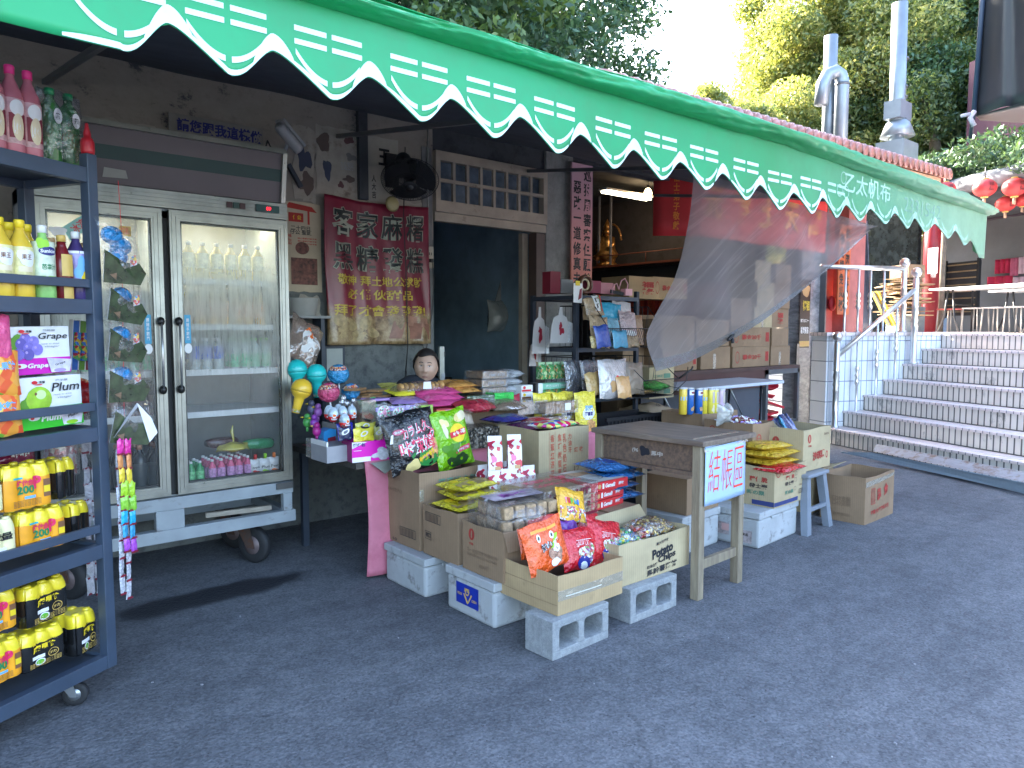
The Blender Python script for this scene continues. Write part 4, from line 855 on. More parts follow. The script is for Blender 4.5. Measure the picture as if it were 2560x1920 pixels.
# height profile of the fog, expressed over 0..2.6 m
_rmp=_h.node; _src=_rmp.inputs[0].links[0].from_socket; _nt=FOG.node_tree; _nt.links.new(mathn(_nt,'DIVIDE',_src,2.6),_rmp.inputs[0])
_e=_rmp.color_ramp.elements
for e_,p_ in zip(list(_e),(.55,.85,1.22,1.6,1.82,2.0,2.2)): e_.position=(p_)/2.6
FX0,FX1,FY=.575,1.985,4.6
LIN=mat('fridge_liner',(.16,.17,.165),.5)
WHP=mat('worn_white_enamel',(.27,.3,.32),.5,var=.2,vs=3,dirt=((.16,.14,.12),5,.58,(1,1,2)))
MAU=mat('mauve_grey_panel',(.105,.085,.09),.5,var=.12,vs=2); DGR=mat('dark_green_stripe',(.005,.035,.03),.5)
fr_=thing('drinks_refrigerator','tall two door glass drinks refrigerator on a white wheeled stand','refrigerator',(0,0,0))
b=M(); b.box((FX0,FY+.06,.54),(FX0+.04,FY+.68,2.36),WHP); b.box((FX1-.04,FY+.06,.54),(FX1,FY+.68,2.36),WHP); b.box((FX0,FY+.64,.54),(FX1,FY+.68,2.36),LIN); b.box((FX0,FY+.06,.54),(FX1,FY+.64,.6),WHP); b.box((FX0,FY+.06,2.27),(FX1,FY+.64,2.36),WHP); b.box((1.235,FY+.07,.6),(1.255,FY+.64,2.27),WHP)
b.box((FX0,FY+.047,2.2),(FX1,FY+.07,2.262),WHP); b.box((1.2,FY+.047,.56),(1.28,FY+.07,2.25),mat('black_gap',(.02,.02,.02),.6)); mk('cabinet_body',b,fr_,bevel=.004)
b=M()
for i in range(9): b.box((FX0-.01,FY+.02-.004*(i%2),2.262+i*.011),(FX1+.004,FY+.06,2.262+i*.011+.0105),ALF)
mk('control_strip',b,fr_)
b=M(); 
for i in range(3): b.box((1.60+i*.04,FY+.005,2.30),(1.633+i*.04,FY+.012,2.335),mat('switch_dark',(.06,.02,.02),.4) if i!=1 else mat('switch_green',(.02,.06,.05),.4))
mk('rocker_switches',b,fr_)
b=M(); b.box((1.78,FY+.003,2.295),(1.93,FY+.012,2.34),mat('display_green',(.015,.06,.055),.3)); dsp=mk('temperature_display',b,fr_)
text(dsp,'09',plane((1.86,FY+.003,2.318),(1,0,0),(0,0,1)),0,0,.032,.024,mat('led_red',(.8,.02,.05),.4,var=0,emit=((1,.02,.04),.25)),name='digits')
# header light box
hd=link('header_box',None,fr_)
hb=[(FY+.05,2.37),(FY+.0,2.68),(FY+.3,2.68),(FY+.35,2.37)]
b=M(); b.prism([(.74,y,z) for y,z in hb],(1.22,0,0),MAU); mk('header_panel',b,hd)
def hy(z): return FY+.05-.05*(z-2.37)/.31
b=M(); b.prism([(.745,hy(2.5)-.002,2.5),(1.955,hy(2.5)-.002,2.5),(1.955,hy(2.575)-.002,2.575),(.745,hy(2.575)-.002,2.575)],(0,.002,0),DGR); mk('green_stripe',b,hd)
b=M(); b.beam((.74,hy(2.68)-.01,2.685),(1.975,hy(2.68)-.01,2.685),.03,.028,ALF); b.beam((1.968,hy(2.37)-.008,2.37),(1.968,hy(2.68)-.008,2.68),.028,.028,ALF); b.beam((.738,hy(2.37)-.008,2.37),(.738,hy(2.68)-.008,2.68),.028,.028,ALF); mk('trim_frame',b,hd)
b=M(); S=plane((0,hy(2.43)-.003,0),(1,0,0),(0,0,1)); A=Art(S,.001); A.quad([(.93,2.40),(1.06,2.405),(1.05,2.45),(.94,2.455)],mat('paper_label',(.3,.3,.27),.8),1); A.done(hd,'paper_label')
def door(x0,x1,hs):
    d=link('glass_door',None,fr_); z0,z1=.565,2.25
    b=M(); w=.06
    for a in range(5):
        o=a*.012; y=FY-.004*(a%2)
        b.box((x0+o,y,z0+o),(x0+o+.0115,FY+.045,z1-o),ALF); b.box((x1-o-.0115,y,z0+o),(x1-o,FY+.045,z1-o),ALF)
        b.box((x0+o,y-.0005,z0+o),(x1-o,FY+.045,z0+o+.0115),ALF); b.box((x0+o,y-.0005,z1-o-.0115),(x1-o,FY+.045,z1-o),ALF)
    mk('door_frame',b,d)
    b=M(); k=mat('black_gasket',(.015,.015,.015),.6)
    b.box((x0+w,FY+.018,z0+w),(x0+w+.012,FY+.03,z1-w),k); b.box((x1-w-.012,FY+.018,z0+w),(x1-w,FY+.03,z1-w),k); b.box((x0+w,FY+.018,z0+w),(x1-w,FY+.03,z0+w+.012),k);b.box((x0+w,FY+.018,z1-w-.012),(x1-w,FY+.03,z1-w),k); mk('gasket',b,d)
    b=M(); b.add([(x0+w,FY+.016,z0+w),(x1-w,FY+.016,z0+w),(x1-w,FY+.016,z1-w),(x0+w,FY+.016,z1-w)],[(0,1,2,3)],FOG); mk('glass_pane',b,d)
    xh=x1-.03 if hs else x0+.03
    b=M(); b.tube([(xh,FY-.035,1.2),(xh,FY-.04,1.4),(xh,FY-.035,1.6)],.007,mat('handle_alu',(.5,.5,.5),.3,.8)); 
    for z in(1.2,1.6): b.ball((xh,FY-.022,z),.022,mat('black_knob',(.01,.01,.01),.4),10,8,(1,1.1,1.2))
    mk('handle',b,d); return d
dL=door(FX0+.01,1.222,True); dR=door(1.262,FX1-.005,False)
S=plane((0,FY+.0155,0),(1,0,0),(0,0,1))
A=Art(S,.0004); A.rect(1.0,2.08,1.06,2.135,mat('yellow_sticker',(.75,.45,.02),.4)); A.done(dL,'yellow_sticker'); text(dL,'冷藏\n飲料',S,1.03,2.107,.045,.042,K['orange'],bold=.02)
for dd,x in((dL,1.13),(dR,1.35)):
    A=Art(S,.0004); A.rect(x-.018,1.47,x+.018,1.64,mat('blue_sticker',(.02,.3,.5),.4)); A.ell(x,1.44,.022,.03,K['white']); A.done(dd,'blue_door_sticker'); text(dd,'請隨手關門',S,x,1.555,.016,.13,K['white'],vert=True)
A=Art(S,.0004); A.quad([(.72,2.1),(.85,2.2),(.87,2.13),(.76,2.03)],mat('mint_sticker',(.25,.5,.45),.5)); A.blob(.7,2.08,.04,.03,K['white'],3); A.done(dL,'fish_shaped_sticker'); text(dL,'冰涼',S,.8,2.115,.08,.05,K['red'],rot=.75,bold=.02)
for zz in(1.04,1.3,1.58,1.86):
    for xa,xb in((FX0+.04,1.235),(1.255,FX1-.04)):
        b=M(); b.box((xa,FY+.09,zz-.012),(xb,FY+.6,zz),mat('wire_shelf_white',(.5,.52,.52),.5)); b.box((xa,FY+.075,zz-.03),(xb,FY+.092,zz+.006),mat('shelf_price_rail',(.6,.63,.64),.35)); mk('shelf',b,fr_)
b=M(); b.box((FX0+.06,FY+.3,2.225),(FX1-.06,FY+.33,2.245),mat('fridge_lamp',(1,1,1),.5,var=0,emit=((1,.9,.62),5))); mk('lamp_tube',b,fr_)
b=M(); b.box((FX0-.01,FY+.01,.475),(FX1,FY+.07,.55),WHP); b.box((FX0-.01,FY+.62,.475),(FX1,FY+.68,.55),WHP); b.box((FX0-.02,FY+.0,.285),(FX1+.01,FY+.06,.36),WHP); b.box((FX0-.02,FY+.62,.285),(FX1+.01,FY+.68,.36),WHP)
for x in(FX0,1.135,FX1-.07):
    for y in(FY+.005,FY+.625): b.box((x,y,.36),(x+(.16 if x==1.135 else .06),y+.05,.475),WHP)
b.box((FX1-.06,FY+.06,.475),(FX1,FY+.62,.55),WHP); b.box((FX0,FY+.06,.3),(FX0+.06,FY+.62,.36),WHP); b.box((FX1-.06,FY+.06,.3),(FX1,FY+.62,.36),WHP)
mk('stand_frame',b,fr_,bevel=.003)
b=M(); b.box((FX1-.12,FY-.012,.51),(FX1-.01,FY+.0,.55),mat('hinge_iron',(.12,.12,.12),.4,.7)); mk('hinge',b,fr_)
RF=mat('rusty_caster_fork',(.1,.07,.06),.6,.4,dirt=((.16,.06,.03),14,.5))
for x,y,a in((1.78,4.78,.5),(.72,4.8,.5),(1.8,5.2,.5),(.7,5.2,.5)): caster(fr_,x,y,.122,.055,RF,a=a,nm='caster_wheel',hub=mat('dull_hub',(.16,.12,.12),.5,.3))
b=M(); b.beam((1.45,4.72,.385),(1.85,4.66,.385),.03,.03,m_wood('raw_timber',(.34,.3,.24),(.2,.17,.13))); o=mk('timber_batten',b); tag(o,'short bare timber batten resting inside the fridge stand','batten')
# fridge contents
def frow(n0,n1,zs,rows,mk_fn,dx,jit=.004):
    for r in range(rows):
        x=n0
        while x<n1: mk_fn(x+rnd.uniform(-jit,jit),FY+.12+r*dx*1.05,zs); x+=dx
SEED={}
def proto(key,fn):
    if key not in SEED: SEED[key]=fn(); return SEED[key],True
    return dup(SEED[key]),False
def fb(key,name,label,r,h,body,cap,lab,lz,shape,group):
    def place(x,y,z):
        o,_=proto(key,lambda:bottle(name,label,'bottle',r,h,body,cap,lab,lz,shape,group,seg=10)); o.location=(x,y,z); o.rotation_euler=(0,0,rnd.uniform(-.3,.3))
    return place
RCAP=K['red'];WB=mat('clear_water',(.35,.42,.42),.15)
pr1=fb('ya','yogurt_drink_bottle','small pink yogurt drink bottle with a red and white cap on the fridge floor',.026,.135,mat('pink_yogurt',(.6,.1,.2),.35,var=.5,vs=35),K['white'],mat('yogurt_print',(.5,.25,.45),.4,var=.7,vs=60),(.1,.6),'small','pink yogurt bottles on the fridge floor')
frow(1.5,1.74,.6,4,pr1,.057)
def capr(x,y,z): pass
pr2=fb('gr','green_drink_bottle','small green drink bottle on the fridge floor beside the pink yogurt bottles',.026,.135,mat('green_drink',(.04,.3,.1),.3,var=.3,vs=30),K['white'],mat('green_print',(.15,.45,.2),.4,var=.5,vs=50),(.1,.55),'small','green bottles on the fridge floor')
frow(1.37,1.46,.6,3,pr2,.055)
pr3=fb('bk','black_drink_bottle','black drink bottle with brown cap in the bottom of the left fridge door','.'and .043,.27,mat('black_drink',(.015,.018,.02),.2),mat('copper_cap',(.4,.18,.1),.4),mat('black_label',(.03,.04,.045),.3),(.1,.6),'pet','black bottles in the left fridge door')
frow(.70,1.2,.6,2,pr3,.095)
for o in [SEED['bk']]: pass
S=plane((0,FY+.06,0),(1,0,0),(0,0,1))
for x in(.98,1.08): 
    pass
pr4=fb('bw','water_bottle','water bottle with blue label on the middle fridge shelf',.033,.2,WB,K['white'],mat('blue_water_label',(.03,.1,.45),.35,var=.4,vs=40),(.35,.75),'pet','blue label water bottles on the middle shelf')
frow(1.42,1.62,1.3-.26+.0,2,lambda x,y,z:pr4(x,y,1.3),.068)
pr5=fb('bg','green_label_bottle','pale water bottle with green lower label on the middle fridge shelf',.033,.2,WB,K['green'],mat('green_water_label',(.08,.4,.2),.35,var=.4,vs=40),(.08,.5),'pet','green label bottles on the middle shelf')
frow(1.66,1.9,0,2,lambda x,y,z:pr5(x,y,1.3),.068)
pr6=fb('yo','orange_juice_bottle','orange and yellow juice bottle behind the fogged glass',.034,.2,mat('orange_juice',(.75,.42,.08),.25,var=.3,vs=20),K['yellow'],mat('peach_label',(.8,.4,.25),.35,var=.5,vs=30),(.25,.7),'pet','orange juice bottles behind fogged glass')
frow(1.38,1.9,0,2,lambda x,y,z:pr6(x,y,1.58),.075)
pr7=fb('yy','pale_yellow_bottle','pale yellow bottle on the top fridge shelf behind the fog',.038,.23,mat('pale_yellow_drink',(.8,.68,.3),.25,var=.2),K['white'],mat('cream_label',(.8,.75,.5),.35,var=.3,vs=30),(.3,.7),'pet','pale yellow bottles on the top fridge shelf')
frow(1.4,1.9,0,1,lambda x,y,z:pr7(x,y,1.86),.085)
pr8=fb('dk','cola_bottle','dark cola bottle in the middle of the left fridge door',.034,.21,mat('cola',(.03,.012,.01),.15),K['black'],mat('dark_label',(.1,.03,.03),.4,var=.4),(.3,.6),'pet','dark bottles in the left fridge door')
frow(.72,1.2,0,2,lambda x,y,z:pr8(x,y,1.04),.075); frow(.75,1.2,0,1,lambda x,y,z:pr5(x,y,1.3),.08); frow(.72,1.2,0,1,lambda x,y,z:pr4(x,y,1.58),.08)
for i,(x,l,c,t) in enumerate(((1.77,'white apple vinegar pouch with red cap at the front of the fridge floor',K['red'],'apple'),(1.835,'white plum vinegar pouch with green cap at the front of the fridge floor',K['lime'],'Plum'),(1.895,'pale pear drink pouch in the right corner of the fridge floor',K['orange'],'Pear'))):
    o,S_=bag('drink_pouch',None,.068,.11,.03,foil('pouch_white',(.6,.6,.6)),i+4,.6,nu=8,nv=8); o.location=(x,FY+.1,.6); tag(o,l,'pouch')
    b=M(); b.lathe([(0,.108),(.011,.108),(.011,.14),(0,.14)],c,10); mk('cap',b,o); A=Art(S_); A.blob(0,.025,.022,.014,c,2); A.done(o); text(o,t,S_,0,.055,.05,.018,K['black'])
o,S_=bag('plastic_bag',None,.22,.06,.16,film('yellow_bag_film',(.7,.62,.1),.75,10,.2),9,1.2,nu=12,nv=8); o.location=(1.66,FY+.2,.76); tag(o,'translucent yellow plastic bag tied in a knot lying on the small bottles','plastic bag')
b=M(); b.tube([(0,0,.04),(.006,0,.08),(-.004,0,.13),(.005,0,.17)],[.012,.007,.012,.003],MATS['yellow_bag_film'],6); mk('knot',b,o)
for x,z,c,l in((1.6,.82,'maroon','dark red cola bottle lying on its side above the yogurt bottles'),(1.84,.79,'green','green wrapped bundle lying at the right of the yellow bag')):
    b=M(); b.lathe([(0,-.11),(.02,-.11),(.034,-.07),(.038,0),(.038,.08),(.03,.1),(0,.1)],foil('lying_'+c,{'maroon':(.05,.01,.012),'green':(.02,.25,.1)}[c]),12,(0,0,0),'x'); o=mk('lying_bottle',b); o.location=(x,FY+.22,z); o.rotation_euler=(0,.06,.15); tag(o,l,'bottle')
# two printed bottle fronts in the lower left of the fridge
b=M(); 
for x,l in((.99,1),(1.085,2)):
    pass
# ================= wall items
def onwall(x,y,dy=0): return at(x,y,Y=YW-dy)
# banner cloth
BNC=None
m,nt,bb=newmat('maroon_banner_vinyl'); t=_n(nt,'ShaderNodeTexCoord'); s=_n(nt,'ShaderNodeSeparateXYZ'); nt.links.new(t.outputs['Object'],s.inputs[0])
n=noise_n(nt,tc(nt),3,4,.6); c=ramp(nt,n,[(.3,(.16,.012,.03)),(.7,(.24,.022,.05))]); n2=noise_n(nt,tc(nt),11,6,.7); c2=ramp(nt,n2,[(.35,(.12,.07,.03)),(.5,(.3,.2,.1)),(.62,(.42,.31,.17)),(.75,(.2,.1,.07))])
zf=ramp(nt,mathn(nt,'MULTIPLY_ADD',noise_n(nt,tc(nt),4,2,.5),.18,s.outputs[2]),[(.3,(1,1,1)),(.4,(0,0,0))]); nt.links.new(mixc(nt,zf,c,c2),bb.inputs['Base Color']); bb.inputs['Roughness'].default_value=.28; BNC=m
ban=thing('cloth_banner','maroon vinyl banner with black and yellow Chinese lettering hanging on the shop wall','banner',(2.64,YW-.02,1.43))
def Sb(u,v,h=0):
    x=u; e=v/1.19
    f=.025*math.sin(u*9+.5+e*1.2)+.018*math.sin(u*21-e*2)+.01*math.sin(u*37+e*5)+.02*noise.noise(Vector((u*4,v*1.5,0)))
    f*=(1-.6*e); z=v-.025*math.sin(math.pi*u/.99)*(e) -.02*(u/.99)*e*0
    return Vector((x+.006*math.sin(v*6),-.05-h-f,z))
b=M(); b.grid(lambda a,c:Sb(.99*a,1.19*c),64,40,BNC); mk('banner_cloth',b,ban,solid=.0015)
BK=mat('banner_black_ink',(.012,.02,.02),.35,var=0); WO=mat('banner_outline_ink',(.36,.38,.3),.4,var=0); YO=mat('banner_yellow_ink',(.55,.42,.05),.35,var=0)
for i,ch in enumerate('客家麻糬'): text(ban,ch,Sb,.16+.225*i,1.0,.205,.235,WO,bold=.035,off=.010); text(ban,ch,Sb,.16+.225*i,1.0,.19,.22,BK,bold=.01,off=.013)
for i,ch in enumerate('黑糖發糕'): text(ban,ch,Sb,.16+.225*i,.72,.205,.225,WO,bold=.035,off=.010); text(ban,ch,Sb,.16+.225*i,.72,.19,.21,BK,bold=.01,off=.013)
text(ban,'敬神 拜土地公求財',Sb,.5,.535,.82,.085,YO,bold=.02,off=.007); text(ban,'必備伙甜品',Sb,.49,.42,.62,.085,YO,bold=.02,off=.007); text(ban,'拜了才會發發發!',Sb,.49,.285,.88,.095,YO,bold=.02,off=.007)
GING=mat('printed_ginger',(.4,.3,.15),.4,var=.35,vs=25); SUG=mat('printed_sugar_block',(.26,.11,.07),.4,var=.3,vs=12)
A=Art(Sb,.001); 
for i,(x,z,rx,rz,ro) in enumerate(((.12,.1,.12,.05,25),(.2,.17,.09,.05,-20),(.3,.08,.12,.045,15),(.36,.19,.07,.05,50),(.42,.1,.08,.04,-15),(.1,.2,.06,.05,0))): A.ell(x,z,rx,rz,GING,rot=ro)
A.quad([(.58,.05),(.97,.04),(.97,.17),(.62,.2)],SUG); A.quad([(.66,.17),(.96,.14),(.95,.22),(.72,.25)],mat('printed_sugar_light',(.36,.18,.12),.4,var=.3,vs=12)); A.done(ban,'printed_food_picture')
# small writing board
p=onwall(545,345,.03); b=M(); b.box((-.33,-.02,-.07),(.33,0,.07),mat('dusty_board',(.23,.22,.2),.8,var=.2,vs=6)); o=mk('notice_board',b); o.location=(p.x-.0,YW-.015,p.z+.05); tag(o,'long dusty notice board with blue Chinese characters above the fridge','sign')
text(o,'請您跟我這樣做',plane((0,-.02,0),(1,0,0),(0,0,1)),.02,0,.6,.09,K['navy'],bold=.03)
# posters and torn paper
PAP=mat('aged_poster_paper',(.36,.33,.28),.85,var=.15,vs=9,dirt=((.16,.12,.09),6,.56)); PAPW=mat('calendar_paper',(.5,.42,.3),.8,var=.1,vs=5)
def sheet(name,label,x0,y0,x1,y1,m,cat='poster',tear=0,seed=0,dy=.004):
    p=onwall(x0,y1,dy);q=onwall(x1,y0,dy); w=q.x-p.x;h=q.z-p.z; b=M(); r_=random.Random(seed); pts=[]
    for (ax,az),(bx,bz) in zip(((0,0),(w,0),(w,h),(0,h)),((w,0),(w,h),(0,h),(0,0))):
        for k in range(6):
            f=k/6; pts.append((ax+(bx-ax)*f+r_.uniform(-tear,tear),0,az+(bz-az)*f+r_.uniform(-tear,tear)))
    b.prism(pts,(0,-.002,0),m); o=mk(name,b); o.location=(p.x,YW-dy,p.z); tag(o,label,cat); return o,w,h,plane((0,-.002,0),(1,0,0),(0,0,1))
o,w,h,S=sheet('torn_poster','large torn faded poster right of the security camera, top of the wall',790,330,898,490,PAP,tear=.012,seed=1)
A=Art(S); 
for i,(x,z,a,c_) in enumerate(((.2,.75,.25,.14),(.75,.85,.18,.07),(.8,.62,.18,.08),(.25,.4,.14,.2),(.75,.3,.2,.05),(.55,.2,.12,.05))): A.blob(w*x,h*z,w*a*.6,h*c_*.8,[mat('faded_brown',(.12,.09,.08),.9),mat('faded_plum',(.14,.07,.07),.9),mat('faded_grey',(.2,.19,.18),.9),mat('faded_navy',(.05,.06,.1),.8)][i%4],i,.35)
A.done(o); text(o,'九份老街\n土地公廟',S,w*.7,h*.48,w*.3,h*.12,K['grey'])
o,w,h,S=sheet('torn_poster','narrow torn poster strip with brown stains beside the security camera',735,325,786,500,PAP,tear=.02,seed=5)
A=Art(S); A.blob(w*.5,h*.6,w*.3,h*.2,mat('faded_navy'),2,.4); A.blob(w*.6,h*.25,w*.3,h*.12,mat('faded_brown'),4,.4); A.done(o)
o,w,h,S=sheet('paper_scroll','pale paper scroll with one large black character behind the wall fan',917,352,995,500,mat('scroll_paper',(.38,.36,.31),.85,var=.08,vs=8),tear=.003,seed=2)
text(o,'玉',S,w*.55,h*.7,w*.36,h*.26,K['black'],bold=.03); text(o,'人大吉',S,w*.22,h*.22,w*.14,h*.36,K['black'],vert=True)
o,w,h,S=sheet('temple_calendar','yellowed temple notice with red temple gate drawing beside the fridge',718,512,800,728,PAPW,tear=.006,seed=3)
A=Art(S); A.rect(w*.08,h*.78,w*.5,h*.88,mat('temple_red',(.42,.03,.02),.7)); A.quad([(0,h*.93),(w*.9,h*.9),(w*.75,h*.96),(w*.1,h*.99)],mat('temple_red')); A.rect(w*.62,h*.76,w*.68,h*.92,mat('temple_red')); A.rect(w*.12,h*.08,w*.88,h*.38,mat('shrine_photo',(.14,.05,.035),.6,var=.8,vs=30)); A.ell(w*.45,h*.49,w*.2,h*.07,mat('shrine_photo')); A.done(o)
text(o,'二十四日\n仔公 聖誕',S,w*.42,h*.69,w*.62,h*.1,K['black']); text(o,'仔公',S,w*.32,h*.83,w*.24,h*.05,K['yellow'],bold=.03)
for k in range(3): text(o,'誠心敬獻闔家平安',S,w*.6,h*(.6-.03*k),w*.55,h*.018,mat('temple_red'))
text(o,'福德祠',S,w*.1,h*.58,w*.1,h*.12,mat('temple_red'),vert=True)
for i,(x0,y0,x1,y1,sd) in enumerate(((215,300,300,345,7),(320,318,392,350,8),(745,740,800,795,9),(905,510,1060,560,12))):
    sheet('paper_scrap',['ragged pale paper scrap pasted high on the wall at far left','ragged pale paper scrap above the fridge header, next to the notice board','pale scrap of paper on the wall below the temple notice','dull paper remnant between the fan and the banner'][i],x0,y0,x1,y1,PAP,'paper scrap',.015,sd,.003)
# wall ledge with plastic tub
p=onwall(800,790,.12); o=thing('wall_ledge','narrow grey ledge under the temple notice with a tub on it','ledge',(0,0,0)); b=M(); b.box((2.0,YW-.2,p.z-.02),(2.62,YW-.001,p.z),mat('ledge_grey',(.3,.3,.29),.7,var=.2)); mk('board',b,o); 
b=M(); b.box((2.0,YW-.17,.8),(2.03,YW-.02,p.z-.02),SLD); b.box((2.55,YW-.17,.8),(2.58,YW-.02,p.z-.02),SLD); mk('bracket',b,o)
b=M(); b.lathe([(0,0),(.075,0),(.09,.13),(.094,.135),(.085,.135),(.07,.01)],mat('milky_tub',(.42,.42,.39),.6),16,sx=1.4); o=mk('plastic_tub',b); o.location=(2.43,YW-.1,p.z); tag(o,'milky plastic tub standing on the wall ledge','tub')
o,S_=bag('cracker_bag',None,.3,.34,.12,film('crinkled_brown_film',(.5,.36,.28),.5,12,.3),5,1.6); o.location=(2.2,4.95,1.32); o.rotation_euler=lrot(.3,.2,.5); tag(o,'crumpled clear bag of brown crackers hanging beside the fridge','snack bag')
A=Art(S_); A.blob(.02,.16,.09,.1,K['white'],2); A.blob(-.02,.22,.05,.04,K['orange'],5); A.done(o)
b=M(); b.box((-.08,0,-.16),(.1,.02,.16),SLD); b.box((-.06,-.002,-.13),(.08,0,.13),mat('pale_picture',(.35,.37,.34),.6)); o=mk('picture_frame',b); o.location=(2.72,YW-.03,1.27); tag(o,'small black framed picture low on the wall behind the foil balloons','picture frame')
# security camera
p=onwall(722,345,.25); cm=thing('security_camera','dusty bullet security camera on a bracket above the torn posters','camera',(p.x,YW-.25,p.z)); wm=mat('dusty_white_housing',(.36,.37,.38),.5)
b=M(); b.lathe([(0,-.12),(.03,-.12),(.04,-.1),(.04,.1),(.036,.12),(0,.12)],wm,14,axis='x'); b.box((-.13,-.045,.03),(.12,.045,.05),wm); h_=mk('housing',b,cm); h_.rotation_euler=(0,R(35),R(20)); b=M(); b.tube([(0,.02,-.03),(0,.1,-.1),(-.02,.24,-.12)],.014,wm); mk('bracket',b,cm); b=M(); b.tube([(-.02,.2,-.1),(-.12,.1,-.02),(-.16,.14,-.2),(-.1,.2,-.3)],.006,CAS); mk('cable',b,cm)
p=onwall(735,440,.05); b=M(); b.beam((0,0,0),(.1,0,-.16),.035,.03,SLD); o=mk('wall_hook',b); o.location=(p.x-.05,YW-.06,p.z+.08); tag(o,'dark metal clamp on the wall below the security camera','clamp')
# fan
fp=at(1025,450,Y=5.2); fan=thing('wall_fan','large black wall fan with dusty wire cage tilted down over the banner','fan',(fp.x,5.2,fp.z)); FM=mat('dusty_black_wire',(.012,.014,.017),.6)
fh=link('fan_head',None,fan); fh.rotation_euler=(R(34),0,R(146))
b=M()
for k in range(72):
    a=2*math.pi*k/72; c_,s_=math.cos(a),math.sin(a)
    b.tube([(.06*c_,.06*s_,.05),(.17*c_,.17*s_,.045),(.235*c_,.235*s_,.0),(.17*c_,.17*s_,-.06),(.06*c_,.06*s_,-.075)],.0016,FM,4,False)
for r_,z in((.235,0),(.19,.036),(.12,.048),(.14,-.066)): b.tube([(r_*math.cos(2*math.pi*k/40),r_*math.sin(2*math.pi*k/40),z) for k in range(40)],.0028,FM,5,closed=True)
b.lathe([(0,-.082),(.055,-.08),(.06,-.07),(0,-.07)],FM,20); b.lathe([(0,-.086),(.03,-.084),(0,-.083)],mat('fan_badge',(.05,.06,.07),.4),16); mk('cage',b,fh)
b=M()
for k in range(3):
    a0=2*math.pi*k/3; b.grid(lambda u,v:Vector(((.05+.16*u)*math.cos(a0+1.7*v-.2*u),(.05+.16*u)*math.sin(a0+1.7*v-.2*u),.02-.045*v)),8,8,mat('fan_blade',(.02,.024,.03),.4))
mk('blades',b,fh)
b=M(); b.lathe([(0,.2),(.06,.19),(.075,.1),(.06,.05),(0,.05)],FM,16); mk('motor',b,fh)
b=M(); b.tube([(0,.02,.1),(0,.15,.14),(0,.29,.1)],.022,FM); b.box((-.06,.27,-.02),(.06,.299,.26),FM); b.ball((0.0,.1,.17),.07,FM); mk('wall_arm',b,fan)
b=M(); b.lathe([(0,-.02),(.045,-.018),(.06,0),(.05,.008),(0,.01)],mat('brass_button',(.35,.3,.14),.4),20,axis='y'); o=mk('round_wall_clock',b); q=at(981,510,Y=5.38); o.location=q; o.scale=(1.1,1,1.1); tag(o,'small round brass coloured disc hanging under the fan','disc')
# outlet and cables
p=onwall(1077,643,.04); o=thing('wall_socket','yellowed double wall socket on the post left of the doorway','socket',(3.665,YW-.035,p.z)); b=M(); b.box((-.035,-.0,-.095),(.035,.03,.095),mat('yellowed_plastic',(.5,.46,.36),.4)); mk('housing',b,o,bevel=.004); b=M()
for z in(.03,-.03):
    for x in(-.01,.01): b.box((x-.003,-.002,z-.012),(x+.003,.001,z+.012),K['black'])
mk('socket_slots',b,o); b=M(); b.box((-.014,-.03,-.045),(.014,-.0,-.015),K['black']); mk('plug',b,o)
b=M(); b.tube([(3.665,YW-.06,p.z-.03),(3.69,YW-.05,p.z-.2),(3.68,YW-.03,p.z-.5),(3.6,YW-.03,p.z-.9),(3.6,YW-.03,1.2)],.004,K['black'],5); b2=b; o=mk('power_cable',b); tag(o,'black power cable dropping from the wall socket','cable')
b=M(); b.tube([(3.4,YW-.06,3.1),(3.34,YW-.12,2.5),(3.36,YW-.12,2.0),(3.38,YW-.1,1.4),(3.37,YW-.08,1.2)],.0045,K['black'],5); b.lathe([(0,1.12),(.01,1.14),(.008,1.2),(0,1.2)],K['black'],8,(3.37,YW-.08,0)); o=mk('fan_cord',b); tag(o,'black fan cord hanging straight down over the banner','cable')
b=M(); b.tube([(3.66,YW-.02,3.4),(3.65,YW-.02,2.9),(3.66,YW-.02,p.z+.1)],.007,mat('pale_conduit',(.3,.3,.28),.5),6); o=mk('wall_conduit',b); tag(o,'thin pale conduit running up the post above the socket','conduit')
# things in the doorway
BGM=film('white_carrier_film',(.5,.52,.5),.7,9,.15,1.)
for px0,py0,px1,py1,mt,l,Yd in((1218,752,1292,830,BGM,'whitish plastic bag full of things hanging inside the doorway',6.6),(1292,740,1330,920,film('blue_bag_film',(.1,.3,.4),.85,9,.15),'long blue plastic bag hanging at the right of the doorway',6.4),(1275,725,1300,860,film('pink_bag_film',(.5,.12,.18),.85,9,.1),'dull pink plastic bag hanging behind the whitish bag',6.9)):
    p=at(px0,py1,Y=Yd);q=at(px1,py0,Y=Yd); w=q.x-p.x;h=q.z-p.z; o,S_=bag('hanging_plastic_bag',None,w,h,w*.5,mt,px0,1.6); o.location=((p.x+q.x)/2,Yd,p.z); tag(o,l,'plastic bag')
    b=M(); b.prism([(-w*.25,0,h*.9),(w*.25,0,h*.9),(.02,0,h+.22),(-.02,0,h+.22)],(0,.01,0),mt); mk('twisted_handle',b,o)
b=M(); b.box((-.3,0,0),(.25,.35,.62),mat('dark_crate',(.03,.03,.035),.7)); b.box((-.22,-.003,.66-.06),(.2,.3,.75),mat('worn_sack',(.1,.1,.1),.8,var=.5)); o=mk('dark_crate',b); o.location=(4.2,6.9,.55); tag(o,'dark crate with folded sacks just inside the doorway','crate')
b=M(); b.box((0,0,0),(.9,.5,1.0),mat('dark_cabinet',(.035,.03,.03),.7)); o=mk('dark_cabinet',b); o.location=(4.05,6.95,0); tag(o,'low dark cabinet inside the doorway behind the seated woman','cabinet')
